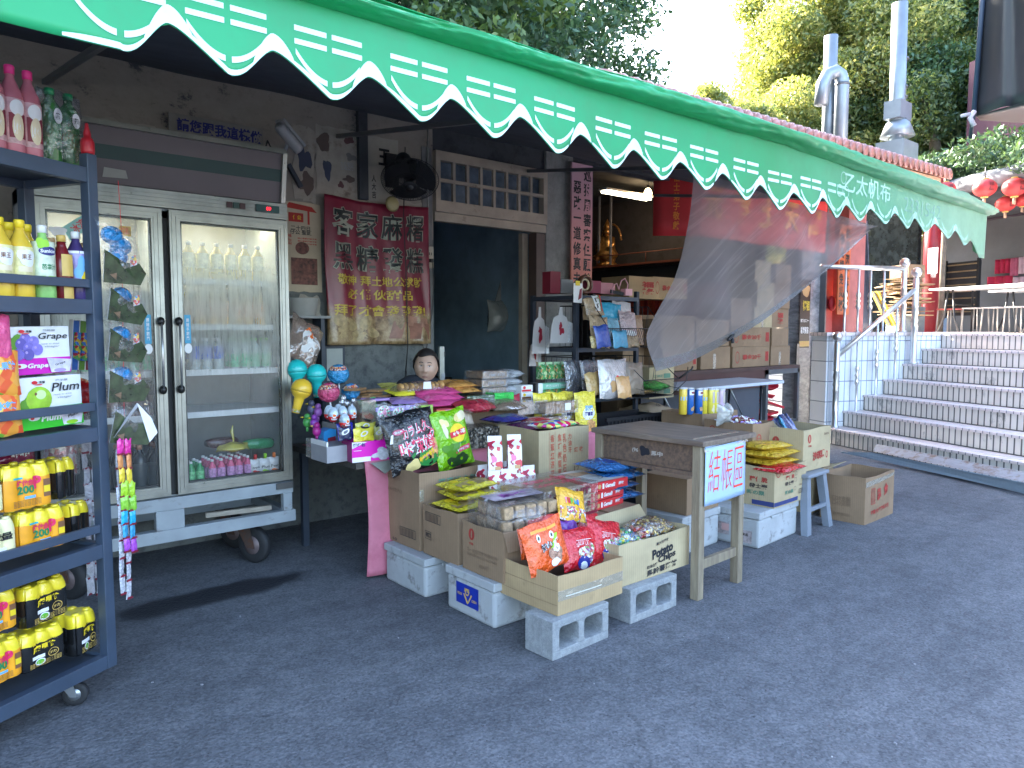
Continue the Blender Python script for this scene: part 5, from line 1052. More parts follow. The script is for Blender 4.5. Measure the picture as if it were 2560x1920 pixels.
b=M(); b.box((-.012,-.02,0),(.03,.0,.3),mat('ivory_plastic',(.42,.42,.36),.4)); b.box((.028,-.025,.22),(.034,-.004,.26),K['black']); b.box((0,-.025,.05),(.03,-.02,.09),K['grey']); o=mk('price_label_holder',b); q=at(1100,962,Y=4.75); o.location=(q.x,4.75,q.z); tag(o,'ivory plastic clip holder standing right beside the woman','clip holder')
# ================= the seated woman
SK=mat('skin',(.46,.3,.22),.5,var=.12,vs=14); SK.node_tree.nodes['Principled BSDF'].inputs['Subsurface Weight'].default_value=.12; SK.node_tree.nodes['Principled BSDF'].inputs['Subsurface Radius'].default_value=(.02,.008,.004)
HAIR=mat('dark_hair',(.018,.015,.014),.45,var=.4,vs=40,bump=.5,bs=90); SHIRT=mat('dark_shirt',(.012,.016,.024),.85,var=.2)
wo_=thing('person','seated woman with short dark hair and dark shirt looking out over the snack table','person',(2.985,4.52,0),0)
HC=Vector((0,0,1.278))
def face(th,ph):
    # ph -90..90 latitude, th longitude with 0 = front (-y)
    x=math.sin(th)*math.cos(ph); y=-math.cos(th)*math.cos(ph); z=math.sin(ph)
    p=Vector((x*.085,y*.097,z*.116))
    fr=max(0,math.cos(th))*math.cos(ph)
    g=lambda cx,cz,sx,sz:math.exp(-((p.x-cx)/sx)**2-((p.z-cz)/sz)**2)*(1 if y<0 else 0)
    # jaw narrowing
    if p.z<-.02: k=(-.02-p.z)/.09; p.x*=1-.2*k*k; p.y=p.y*(1-.18*k) - .006*k*fr
    p.y-=.0
    p.y-=.022*g(0,-.022,.012,.016)+.010*g(0,.004,.009,.022)+.007*g(.012,-.028,.008,.008)+.007*g(-.012,-.028,.008,.008)
    p.y+=.010*(g(.03,.012,.017,.011)+g(-.03,.012,.017,.011))
    p.y-=.006*(g(.03,.034,.025,.008)+g(-.03,.034,.025,.008))
    p.y-=.008*(g(.042,-.026,.022,.02)+g(-.042,-.026,.022,.02))
    p.y-=.007*g(0,-.058,.024,.008)+.006*g(0,-.072,.018,.006); p.y+=.006*g(0,-.0655,.022,.0025)+.004*g(0,-.083,.02,.006)
    p.y-=.009*g(0,-.1,.022,.013); p.y+=.003*(g(.026,-.05,.004,.016)+g(-.026,-.05,.004,.016))
    return p
b=M(); RH=Matrix.Rotation(R(-28),3,'Z')@Matrix.Rotation(R(4),3,'X')
HR=Matrix.Rotation(R(-38),3,'Z')@Matrix.Rotation(R(3),3,'Y')
b.grid(lambda u,v:HC+HR@face((u-.5)*2*math.pi,(v-.5)*math.pi),64,56,SK)
b.lathe([(.07,1.0),(.068,1.06),(.066,1.12),(.062,1.18),(.056,1.24)],SK,20,(.0,.02,0),sx=1,sy=.95)
for sx in(-1,1): 
    e=HC+HR@Vector((sx*.079,.006,-.005)); b.ball(e,.017,SK,10,8,(.45,.8,1.5))
# torso, arms and legs under the clothes form the same continuous figure
def limb_t(pts,r,m): b.tube(pts,r,m,12)
b.lathe([(.0,.42),(.17,.44),(.185,.55),(.165,.7),(.18,.9),(.2,1.08),(.185,1.14),(.14,1.185),(.085,1.215),(.06,1.22),(0,1.22)],SHIRT,24,(-.03,.05,0),sx=1.15,sy=.68)
for sx in(-1,1):
    limb_t([(-.03+sx*.13,.05,1.14),(-.03+sx*.22,.04,1.08),(sx*.24,.02,.76),(sx*.2,-.12,.68),(sx*.1,-.24,.7)],[.06,.058,.048,.04,.03],SHIRT)
    limb_t([(sx*.09,.02,.5),(sx*.11,-.22,.5),(sx*.11,-.4,.48),(sx*.11,-.41,.3),(sx*.11,-.4,.06)],[.085,.08,.062,.055,.04],SHIRT)
    b.cbox((sx*.1,-.46,.03),(.09,.22,.06),SHIRT)
mk('body',b,wo_)
b=M()
def hair(u,v):
    th=(u-.5)*2*math.pi; ph=math.radians(-48+138*v)
    # hairline: high at the forehead, down to the nape behind
    lo=math.radians(37+4*math.sin(th*3) if abs(th)<1.05 else 38-(abs(th)-1.05)*58 if abs(th)<2.0 else -34); 
    ph=lo+(math.pi/2-lo)*v; p=face(th,ph); k=1.08+.07*math.cos(ph)*(1 if abs(th)>1.2 else .4)+.012*math.sin(th*13+ph*5)
    return HC+HR@Vector((p.x*k,(p.y*k if p.y>0 else p.y*1.03),p.z*1.15+.004))
b.grid(hair,60,24,HAIR); mk('hair',b,wo_,solid=.006)
b=M(); WHT=flat('eye_white',(.5,.48,.45),.3)
for sx in(-1,1):
    for (cx,cz,rx,rz,m_,hh) in((sx*.03,.012,.0115,.0042,WHT,.0015),(sx*.03,.012,.0048,.0044,K['black'],.0025)):
        def se(u,v): 
            a=2*math.pi*(1-u); x=cx+rx*v*math.cos(a); z=cz+rz*v*math.sin(a); th=math.asin(max(-1,min(1,x/.085))); ph=math.asin(max(-1,min(1,z/.116))); th=math.asin(max(-1,min(1,x/(.085*math.cos(ph))))); p=face(th,ph); return HC+HR@Vector((x,p.y-hh,z))
        b.grid(se,16,2,m_)
    def br(u,v): 
        x=sx*(.014+.032*u); z=.032+.005*math.sin(math.pi*u)+.005*v; ph=math.asin(z/.116); p=face(math.asin(max(-1,min(1,x/(.085*math.cos(ph))))),ph); return HC+HR@Vector((x,p.y-.0015,z))
    b.grid(br,8,1,HAIR)
    def lid(u,v):
        x=sx*.03+.0125*(2*u-1); z=.012+.0052*math.sin(math.pi*u)+.0018*v; ph=math.asin(z/.116); p=face(math.asin(max(-1,min(1,x/(.085*math.cos(ph))))),ph); return HC+HR@Vector((x,p.y-.0028,z))
    b.grid(lid,8,1,flat('eyelid_line',(.06,.03,.02),.6))
def lip(u,v):
    x=.022*(2*u-1); z=-.0655+(.006*v-.003)*2.0*math.sin(math.pi*u)**.6-.004*abs(2*u-1); ph=math.asin(z/.116); p=face(math.asin(max(-1,min(1,x/(.085*math.cos(ph))))),ph); return HC+HR@Vector((x*(1-.05),p.y-.0015,z))
b.grid(lip,12,3,mat('lip',(.2,.07,.06),.5)); mk('face_features',b,wo_)
b=M(); b.box((2.72,4.3,0),(3.25,4.75,.44),mat('dark_stool',(.05,.05,.06),.6)); o=mk('low_stool',b); tag(o,'dark low stool under the seated woman','stool')
# ================= cardboard
def m_card(name,col,dk=.75):
    m,nt,b=newmat(name); v=tc(nt); n=noise_n(nt,v,3,5,.6)
    c=ramp(nt,n,[(.3,tuple(x*dk for x in col)),(.7,tuple(x*1.1 for x in col))])
    w=_n(nt,'ShaderNodeTexWave'); w.inputs['Scale'].default_value=26; w.inputs['Distortion'].default_value=.4; w.wave_type='BANDS'
    nt.links.new(tc(nt,rot=(0,0,R(45))),w.inputs['Vector']); c=mixc(nt,.04,c,w.outputs[0],'OVERLAY')
    st=noise_n(nt,v,7,5,.7); c=mixc(nt,ramp(nt,st,[(.62,(0,0,0)),(.75,(.5,.5,.5))]),c,tuple(x*.6 for x in col))
    nt.links.new(c,b.inputs['Base Color']); b.inputs['Roughness'].default_value=.8; bumpn(nt,mathn(nt,'ADD',mathn(nt,'MULTIPLY',w.outputs[0],.08),noise_n(nt,v,6,4,.6)),b,.25,.012); return m
CB=m_card('tan_cardboard',(.42,.30,.16)); CB2=m_card('brown_cardboard',(.28,.185,.11)); CB3=m_card('pale_cardboard',(.46,.37,.22))
TAPE=film('clear_packing_tape',(.75,.68,.5),.35,30,.35,.4)
def carton(name,label,x0,y0,w,d,z0,h,m,rz=0,th=.006,fill=None,group=None,flaps=(),bow=.008,closed=False,tape=True):
    """open topped cardboard carton with its near left corner at (x0,y0)"""
    o=thing(name,label,'cardboard box',(x0,y0,z0),rz,group); b=M()
    def wall(p,q,inn,bw):
        p=Vector(p);q=Vector(q);inn=Vector(inn)
        fo=lambda u,v:p+(q-p)*u+Vector((0,0,h*v))-inn*(bw*math.sin(math.pi*u)*math.sin(math.pi*min(1,v*.75+.12)))+Vector((0,0,.004*math.sin(u*7+x0*9)*v))
        b.grid(fo,8,6,m); b.grid(lambda u,v:fo(1-u,v)+inn*th,8,6,m); b.grid(lambda u,v:fo(u,1)+inn*th*v,8,1,m)
    wall((0,0,0),(w,0,0),(0,1,0),bow); wall((w,0,0),(w,d,0),(-1,0,0),bow); wall((w,d,0),(0,d,0),(0,-1,0),bow); wall((0,d,0),(0,0,0),(1,0,0),bow)
    b.box((.002,.002,0),(w-.002,d-.002,.008),m)
    if closed: b.box((-.001,-.001,h-.004),(w+.001,d+.001,h+.004),m)
    mk('carton_walls',b,o)
    for sd,ang,ln in flaps:
        b=M(); a=R(ang); 
        base={'f':((0,0,h),(w,0,h),(0,-1,0)),'l':((0,d,h),(0,0,h),(-1,0,0)),'r':((w,0,h),(w,d,h),(1,0,0)),'b':((w,d,h),(0,d,h),(0,1,0))}[sd]
        p,q,n=map(Vector,base); dv=n*math.cos(a)*ln+Vector((0,0,math.sin(a)*ln)); e=(q-p).normalized()
        b.prism([p,q,q+dv-e*.015,p+dv+e*.015],Vector((0,0,1)).cross(e)*0+Vector((n.x*.004,n.y*.004,-.003)),m); mk('flap',b,o)
    if fill is not None:
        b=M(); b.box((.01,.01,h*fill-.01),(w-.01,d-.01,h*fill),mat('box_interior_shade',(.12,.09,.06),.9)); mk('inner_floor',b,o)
    Sf=plane((0,-bow*.9,0),(1,0,0),(0,0,1)); Sl=plane((-bow*.9,d,0),(0,-1,0),(0,0,1))
    Sf=lambda u,v,hh=0:Vector((u,-bow*math.sin(math.pi*max(0,min(1,u/w)))*math.sin(math.pi*min(1,max(0,v/h)*.75+.12))-hh-.001,v))
    Sl=lambda u,v,hh=0:Vector((-bow*math.sin(math.pi*max(0,min(1,u/d)))*math.sin(math.pi*min(1,max(0,v/h)*.75+.12))-hh-.001,d-u,v))
    return o,Sf,Sl
RINK=mat('red_carton_ink',(.36,.04,.03),.7,var=.25,vs=30); BINK=mat('dark_carton_ink',(.05,.04,.035),.7,var=.2); GINK=mat('green_carton_ink',(.1,.2,.13),.7,var=.2); FINK=mat('faint_carton_ink',(.2,.13,.08),.8,var=.2); NINK=mat('navy_carton_ink',(.03,.045,.16),.6)
def bars(A,x,y,w,h,m):
    A.rect(x,y,x+w,y+.004,m,1);A.rect(x,y+h-.004,x+w,y+h,m,1)
    A.rect(x,y,x+.004,y+h,m,1);A.rect(x+w-.004,y,x+w,y+h,m,1)
    for k in range(9): A.rect(x+w*(.08+.095*k),y+.006,x+w*(.08+.095*k)+w*.03,y+h-.006,m,1)
# --- concrete blocks
CMU=m_conc('pale_concrete_block',(.36,.38,.39),(.22,.24,.25),14,.48,1.)
def cmu(label,x,y,rz):
    L,W,H=.4,.19,.185; b=M(); t=.03
    # side profile with two cores open towards the street
    def ring(z0,z1,y0,y1):
        pass
    xs=[0,.035,.055,.165,.185,.215,.235,.345,.365,L]
    for yy0,yy1 in((0,W),):
        b.box((0,yy0,0),(L,yy1,.04),CMU); b.box((0,yy0,H-.035),(L,yy1,H),CMU)
        b.box((.0,yy0,.04),(.045,yy1,H-.035),CMU); b.box((L-.045,yy0,.04),(L,yy1,H-.035),CMU); b.box((.18,yy0,.04),(.22,yy1,H-.035),CMU)
        for cx0,cx1 in((.045,.18),(.22,L-.045)):
            for cx,cz,sx,sz in((cx0,.04,1,1),(cx1,.04,-1,1),(cx0,H-.035,1,-1),(cx1,H-.035,-1,-1)):
                b.prism([(cx,yy0+.001,cz),(cx+sx*.022,yy0+.001,cz),(cx+sx*.007,yy0+.001,cz+sz*.007),(cx,yy0+.001,cz+sz*.022)][::(1 if sx*sz>0 else -1)],(0,W-.002,0),CMU)
    b2=M(); b.v=[(p[0],p[1],p[2]) for p in b.v]
    o=mk('concrete_block',b,bevel=.005); o.location=(x,y,0); o.rotation_euler=(0,0,rz); return tag(o,label,'concrete block')
cmu('grey hollow concrete block under the low box of orange candy bags, standing nearest the camera',2.29,2.42,R(2)); cmu('grey hollow concrete block under the potato chips carton',2.90,2.47,R(1))
c_=cmu('hidden rear concrete block behind the nearest one',2.3,2.68,0); bpy.data.objects.remove(c_)
# --- styrofoam boxes
STY=mat('dirty_styrofoam',(.38,.4,.41),.8,var=.12,vs=5,bump=.6,bs=110,dirt=((.15,.14,.13),9,.55))
def styro(label,x0,y0,w,d,h,rz=0,lid=True,z=0):
    o=thing('styrofoam_box',label,'styrofoam box',(x0,y0,z),rz); b=M()
    b.box((.008,.008,.0),(w-.008,d-.008,h*.8),STY)
    mk('box_body',b,o,bevel=.018); b=M(); b.box((0,0,h*.8+.002),(w,d,h),STY)
    if lid: b.box((w*.3,-.002,h*.8-.02),(w*.42,.01,h*.8+.002),STY)
    mk('lid',b,o,bevel=.016); return o
styro('battered white styrofoam box with dirty base below the tall potato chip carton',2.27,3.47,.42,.46,.232)
sB=styro('white styrofoam box with a navy blue printed label, second from the pink cloth',2.3,2.87,.45,.44,.245)
S=plane((-.0005,.44,0),(0,-1,0),(0,0,1)); Sx=lambda u,v,h=0:Vector((.006-h,.44-u,v))
A=Art(Sx,.001); A.rect(.1,.06,.3,.175,mat('navy_label',(.01,.03,.3),.35)); A.quad([(.165,.12),(.175,.125),(.21,.08),(.2,.07)],K['gold']); A.quad([(.2,.07),(.21,.075),(.245,.125),(.235,.13)],K['gold']); A.ell(.2,.135,.018,.02,K['gold'],r0=.6); A.done(sB,'blue_label')
text(sB,'呆呆',Sx,.2,.145,.05,.022,K['gold'],off=.003); text(sB,'YKKE',Sx,.135,.115,.045,.014,K['gold'],off=.003,shear=.3); text(sB,'GEEN',Sx,.265,.1,.045,.014,K['gold'],off=.003,shear=.3)
sR=styro('large white styrofoam box with scratched corners under the Korean snack carton',4.6,2.75,.62,.5,.262,R(4)); 
Sx=lambda u,v,h=0:Vector((.007-h,.5-u,v)); A=Art(Sx,.001); A.rect(.12,.06,.26,.15,mat('old_shipping_label',(.35,.3,.3),.6,var=.4,vs=40)); A.rect(.2,.09,.26,.14,mat('faded_pink_label',(.5,.3,.28),.6)); A.rect(.32,.03,.44,.12,mat('old_shipping_label')); A.done(sR,'shipping_label'); text(sR,'生鮮冷藏品',Sx,.36,.09,.1,.02,BINK,off=.003)
o=styro('white styrofoam box partly hidden beneath the wooden desk',4.05,3.0,.5,.4,.27,R(4))
# --- front cartons
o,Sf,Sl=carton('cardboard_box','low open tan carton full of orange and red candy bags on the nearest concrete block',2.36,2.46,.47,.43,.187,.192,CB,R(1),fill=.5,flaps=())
A=Art(Sf,.001); A.rect(0,.07,.47,.12,TAPE,8); A.rect(.05,.085,.3,.09,mat('tape_glare',(.6,.58,.5),.2)); A.done(o,'tape_strip'); A=Art(Sl,.001); A.rect(0,.05,.43,.052,FINK); A.rect(0,.12,.43,.122,FINK); A.done(o,'crease_lines')
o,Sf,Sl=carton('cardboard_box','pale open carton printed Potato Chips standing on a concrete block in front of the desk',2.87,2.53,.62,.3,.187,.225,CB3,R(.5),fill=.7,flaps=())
POT=mat('potato_black_ink',(.012,.014,.02),.6,var=0)
text(o,'Potato',Sf,.36,.135,.19,.055,POT,bold=.045,rot=.12,off=.002,shear=.1); text(o,'Chips',Sf,.40,.09,.16,.05,POT,bold=.04,rot=.1,off=.002,shear=.1)
text(o,'義大利風味',Sf,.36,.185,.11,.018,POT,off=.002,rot=.1); text(o,'奶油白醬',Sf,.27,.066,.09,.02,POT,off=.002,rot=.06); text(o,'馬鈴薯薄餅',Sf,.36,.035,.27,.037,POT,bold=.02,off=.002,rot=.05)
b=M(); b.prism([(.02,.3,.225),(.6,.3,.225),(.58,.34,.30),(.03,.33,.285)],(0,.004,0),CB3); mk('rear_flap',b,o)
o,Sf,Sl=carton('cardboard_box','brown carton with red round mark holding the oat wafer block',2.335,2.84,.45,.35,.248,.265,CB2,0,fill=.85,flaps=(('f',-80,.1),))
A=Art(Sl,.001); A.ell(.09,.205,.026,.032,RINK); A.ell(.09,.205,.006,.022,CB2); A.done(o,'round_mark'); text(o,'中國',Sl,.09,.155,.04,.014,RINK,off=.003); text(o,'統一蘇打餅乾有限公司',Sl,.18,.12,.26,.022,FINK,off=.003); text(o,'CRACKER BISCUIT FACTORY',Sl,.18,.095,.26,.014,FINK,off=.003); text(o,'62入裝',Sl,.2,.05,.08,.025,FINK,bold=.03,off=.003)
o,Sf,Sl=carton('cardboard_box','brown carton with black barcode panel and L238 mark under the yellow noodle packs',2.335,3.235,.3,.345,.24,.292,CB2,0,fill=.9)
A=Art(Sl,.001); bars(A,.03,.20,.16,.055,BINK); A.rect(.03,.095,.1,.098,BINK,1);A.rect(.03,.14,.1,.143,BINK,1);A.rect(.03,.095,.033,.143,BINK,1);A.rect(.097,.095,.1,.143,BINK,1); A.done(o,'barcode_panel'); text(o,'L238',Sl,.065,.119,.055,.028,BINK,bold=.04,off=.003,rot=math.pi)
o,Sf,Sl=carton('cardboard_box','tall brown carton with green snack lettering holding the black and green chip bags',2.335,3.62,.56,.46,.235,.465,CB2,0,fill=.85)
b=M(); b.box((-.002,-.0095,.002),(.561,-.0085,.462),CB3)
text(o,'樂事組合包 136g',Sf,.34,.4,.42,.04,GINK,bold=.02,off=.003); text(o,'21',Sf,.46,.33,.03,.025,GINK,off=.003); text(o,'(4x12入)',Sl,.2,.33,.16,.03,FINK,bold=.02,off=.003); text(o,'樂事組合包',Sl,.16,.41,.2,.032,FINK,bold=.02,off=.003)
A=Art(Sl,.001); bars(A,.25,.06,.17,.055,BINK); A.done(o,'barcode_panel'); text(o,'10',Sl,.19,.02,.05,.018,BINK,off=.003)
A=Art(Sf,.0008); A.quad([(0,.30),(.03,.30),(.03,.37),(0,.37)],TAPE,2); A.done(o,'tape_strip')
o,Sf,Sl=carton('cardboard_box','large tan carton with red vertical Chinese lettering topped with colourful candy bags',3.18,3.5,.465,.62,.24,.655,CB3,0,fill=.93)
RI2=mat('orange_red_ink',(.45,.12,.07),.7,var=.2)
for i,(s_,x) in enumerate((('香蕉紅滿福白菜',.115),('焦巧鹹蛋草起酥',.18),('乳色奶石莓司',.225),('力油牙',.275))): text(o,s_,Sf,x,(.42 if i!=3 else .55),.034,(.4 if i!=3 else .13),RI2,off=.003,vert=True)
text(o,'紅 收',Sf,.36,.5,.09,.035,RI2,off=.003); text(o,'12',Sf,.34,.37,.05,.04,FINK,off=.003); A=Art(Sf,.001); 
for x in(.09,.14): A.rect(x,.2,x+.002,.64,RI2,1)
A.done(o,'ruled_lines')
# support cartons hidden below the middle goods
o,_,_=carton('cardboard_box','closed brown carton supporting the biscuits and cracker boxes in the middle of the display',2.66,2.87,.5,.6,.0,.47,CB2,0,closed=True)
o,_,_=carton('cardboard_box','closed brown carton below the blue wafer packs next to the desk',3.2,2.9,.27,.56,.0,.47,CB2,0,closed=True)
o,_,_=carton('cardboard_box','closed brown carton beneath the pink strawberry milk cartons',2.66,3.2+.29,.48,.12,.0,.5,CB2,0,closed=True)
# ================= goods table with pink cloth
PINK=mat('pink_tablecloth',(.52,.16,.22),.6,var=.2,vs=2.5,dirt=((.4,.09,.14),1.5,.5))
tb=thing('goods_table','long snack table behind the cartons','table',(0,0,0)); b=M(); b.box((2.12,3.99,.70),(4.35,5.0,.735),m_wood('dark_table_board',(.07,.06,.05),(.03,.03,.03))); mk('table_top',b,tb)
for x,y in((2.18,4.9),(4.28,4.05),(4.28,4.93)):
    b=M(); b.box((x,y,0),(x+.045,y+.045,.7),SLD); mk('leg',b,tb)
def cloth(u,v):
    x=2.17+2.2*u; y=3.975-.02*math.sin(x*14+v)*v-.03*math.sin(x*5)*v+.04*(1-v)**2*0; z=.742-.72*v
    if x<2.36: x+=.06*math.sin(v*3)*(.4) 
    return Vector((x,y-.03*v,z))
b=M(); b.grid(cloth,70,20,PINK); b.grid(lambda u,v:Vector((2.17+2.2*u,3.975+.9*v,.742)),10,6,PINK); o=mk('tablecloth',b,solid=.003); tag(o,'dusty pink tablecloth hanging over the front of the snack table','tablecloth')
b=M(); b.prism([(2.2,3.96,.735),(2.34,3.95,.74),(2.33,3.93,.69),(2.28,3.925,.665),(2.24,3.93,.7)],(0,-.008,0),mat('grey_duct_tape',(.2,.21,.18),.4,bump=.6,bs=30)); o=mk('tape_bunch',b); tag(o,'bunched grey tape holding the corner of the pink cloth','tape')
# ================= bags and packs
def put(px,py,Y): return at(px,py,Y=Y)
def pbag(label,px0,py0,px1,py1,Y,t,m,tilt=8,roll=0,yaw=0,art=None,seed=0,edge=None,name='snack_bag',wr=.8,fm=None,group=None):
    """upright bag spanning the measured pixel box in the plane Y"""
    p=put((px0+px1)/2,py1,Y); a=put(px0,(py0+py1)/2,Y); c=put(px1,(py0+py1)/2,Y); tp=put((px0+px1)/2,py0,Y)
    return bagthing(name,label,'snack bag',p,lrot(R(tilt),R(yaw),R(roll)),c.x-a.x,tp.z-p.z,t,m,seed,wr,edge,group,fm,art)
def flatbag(label,x,y,z,w,h,t,m,yaw=0,art=None,seed=0,edge=None,tiltx=0,roll=0,name='snack_bag',fm=None,wr=.7):
    """bag lying on its back: front face up"""
    o,S=bag(name,None,w,h,t,m,seed,wr,edge,frontm=fm); o.location=(x,y,z+t/2); e=Matrix.Rotation(R(yaw),3,'Z')@Matrix.Rotation(R(roll),3,'Y')@Matrix.Rotation(R(-90+tiltx),3,'X'); o.rotation_euler=e.to_euler(); tag(o,label,'snack bag')
    if art: art(o,S)
    return o
BLF2=foil('black_chip_foil',(.012,.012,.014),.15,.7,8,.2); 
def art_bk(o,S,w=.37,h=.37):
    A=Art(S,.001); A.blob(.06,.07,.1,.06,mat('dark_green_burst',(.03,.22,.05),.3),3,.3); A.quad([(.09,.0),(.185,.0),(.185,.15),(.1,.19)],mat('chips_photo',(.65,.33,.13),.35,var=.6,vs=40)); A.blob(-.05,.03,.05,.04,mat('chip_cream',(.75,.6,.25),.4),1); A.quad([(.0,.055),(.15,.1),(.15,.112),(.0,.067)],K['pink']); A.ell(-.1,.26,.04,.02,K['maroon']); A.ell(-.1,.26,.032,.014,K['pink'],r0=.8); A.quad([(-.17,.2),(-.15,.25),(-.135,.255),(-.15,.2)],K['white']); A.done(o)
    for m_,bo,off in((K['white'],.06,.002),(mat('crimson_print'),.005,.004)):
        text(o,'カラム',S,-.01,.245,.15,.07,m_,bold=bo,off=off,rot=.1); text(o,'咔辣姆',S,.01,.15,.26,.1,m_,bold=bo,off=off,rot=.05)
        text(o,'久',S,.1,.26,.06,.07,m_,bold=bo,off=off,rot=.1); text(o,'ク',S,.14,.2,.05,.07,m_,bold=bo,off=off)
    text(o,'勁辣唐辛子',S,.06,.075,.13,.04,K['yellow'],bold=.05,off=.005,rot=.3); text(o,'湖池屋',S,-.1,.26,.05,.016,K['white'],off=.004)
o,S=bag('chip_bag',None,.37,.37,.1,BLF2,4,.9,nu=20,nv=22); o.location=put(1040,1168,3.8)+Vector((.035,.02,-.02)); o.rotation_euler=lrot(R(10),R(-4),R(-10)); tag(o,'big black foil bag of spicy chips standing in the tall carton','chip bag'); art_bk(o,S)
LGF=foil('lime_green_chip_foil',(.2,.48,.01),.2,.6,8)
def art_la(o,S):
    A=Art(S,.001); A.ell(.07,.31,.05,.03,mat('chip_cream')); A.ell(.1,.315,.04,.03,K['cream']); A.blob(-.06,.29,.03,.035,mat('chip_cream'),2); A.blob(-.07,.24,.02,.04,K['cream'],6); A.ell(.03,.215,.062,.062,K['yellow'],24); A.quad([(-.04,.19),(.1,.195),(.1,.24),(-.04,.225)],K['red']); A.quad([(-.02,.085),(.12,.1),(.12,.13),(-.02,.115)],mat('crimson_print')); A.blob(-.0,.045,.08,.05,mat('seaweed_print',(.02,.06,.015),.4,var=.5),8,.3); A.blob(-.05,.12,.06,.05,mat('leaf_print',(.08,.25,.01),.4),3,.35); A.done(o)
    text(o,"Lay's",S,.005,.213,.065,.03,K['white'],bold=.04,off=.004,shear=.2,rot=.05); text(o,'樂事',S,.068,.219,.05,.028,K['white'],bold=.03,off=.004); text(o,'好康爽翻包',S,.05,.107,.12,.018,K['white'],off=.004,rot=.1,bold=.02); text(o,'鮮脆海苔',S,.05,.145,.07,.014,K['dgreen'],off=.004)
o,S=bag('chip_bag',None,.30,.37,.1,LGF,7,.9,nu=20,nv=22); o.location=put(1143,1166,3.8)+Vector((.0,0,-.0)); o.rotation_euler=lrot(R(10),R(4),R(-7)); tag(o,'bright green potato chip bag standing beside the black bag','chip bag'); art_la(o,S)
pbag('blue snack bag squeezed between the black and the green chip bags',1050,1075,1100,1160,3.82,.05,foil('sky_foil',(.05,.3,.5)),seed=3)
# orange and red candy bags in the low carton
ORF=foil('orange_red_foil',(.75,.1,.015),.18,.7,10)
def art_or(o,S,):
    A=Art(S,.001); A.rect(-.085,.2,.085,.215,mat('orange_band',(.85,.3,.02),.3)); A.ell(.04,.17,.016,.02,K['white']); A.ell(-.05,.172,.012,.02,K['white']); A.ell(.04,.17,.007,.01,K['black']); A.ell(-.05,.172,.006,.01,K['black']); A.quad([(-.01,.08),(.05,.12),(.08,.17),(.06,.17)],K['lime']); A.blob(.035,.07,.045,.05,mat('candy_window',(.35,.2,.14),.2,var=.8,vs=60),3); A.blob(.05,.1,.02,.02,K['white'],4); A.blob(.02,.03,.035,.018,K['white'],6); A.done(o)
    text(o,'知心',S,-.01,.125,.08,.04,K['white'],bold=.09,off=.003,rot=.15);text(o,'知心',S,-.01,.125,.08,.04,K['black'],bold=.02,off=.0045,rot=.15); text(o,'軟糖',S,.055,.135,.04,.018,K['white'],bold=.03,off=.004,rot=.5)
for i,(px0,py0,px1,py1,Y,ti,ro,se,l) in enumerate(((1325,1302,1430,1432,2.58,14,-8,1,'orange candy bag with cartoon-like eyes at the front of the low carton'),(1300,1318,1372,1405,2.7,18,4,2,'orange candy bag standing directly behind the front orange bag'),(1328,1290,1420,1400,2.8,8,-2,3,'red-orange candy bag farthest back in the low carton'))):
    pbag(l,px0+4,py0,px1,py1-8,Y+.03,.05,ORF if i!=2 else foil('deep_red_foil',(.5,.03,.02)),ti,ro,0,art_or if i==0 else None,se)
RDF=foil('red_candy_foil',(.55,.01,.02),.18,.8,10); FRC=voro('fruit_jelly_mix',[(.5,.1,.08),(.2,.28,.1),(.75,.7,.65),(.15,.12,.25),(.55,.4,.3),(.65,.63,.6),(.4,.08,.2)],85,.25,.5)
def art_rd(o,S):
    A=Art(S,.001); A.blob(.0,.075,.055,.05,FRC,3,.2); A.ell(-.02,.035,.045,.035,mat('pirate_blue',(.02,.03,.22),.3)); A.ell(-.02,.022,.025,.02,K['white']); A.ell(.04,.1,.03,.035,FRC); A.rect(-.06,.15,.06,.152,K['white']); A.done(o)
    text(o,'水果軟糖',S,-.01,.125,.11,.03,K['white'],bold=.08,off=.0025,bend=.012); text(o,'水果軟糖',S,-.01,.125,.11,.03,K['red'],bold=.01,off=.004,bend=.012)
pbag('red fruit jelly bag with blue round print at the right of the low carton',1412,1322,1512,1424,2.60,.06,RDF,20,6,0,art_rd,4,fm=None)
pbag('red candy bag leaning to the right over the edge of the low carton',1478,1300,1566,1405,2.60,.06,RDF,26,16,0,art_rd,6)
pbag('purple and red candy bag squeezed between the orange and the red bags',1405,1300,1450,1360,2.78,.05,foil('purple_foil',(.12,.02,.25)),14,0,0,None,5)
def art_ye(o,S):
    A=Art(S,.001); A.rect(-.09,.0,.09,.08,FRC); A.done(o)
    for ch,x,m_ in (('Y',-.05,K['pink']),('u',-.03,K['red']),('p',-.01,K['green']),('b',.015,K['teal']),('i',.035,K['blue'])): text(o,ch,S,x,.115,.018,.035,m_,bold=.06,off=.003)
o,S=bag('snack_bag',None,.2,.2,.05,foil('amber_foil',(.75,.4,.03),.18,.7),8,.9); o.location=(2.80,2.80,.50); o.rotation_euler=lrot(R(35),R(-12),R(16)); tag(o,'amber yellow candy bag with coloured letters lying above the low carton','snack bag'); art_ye(o,S)
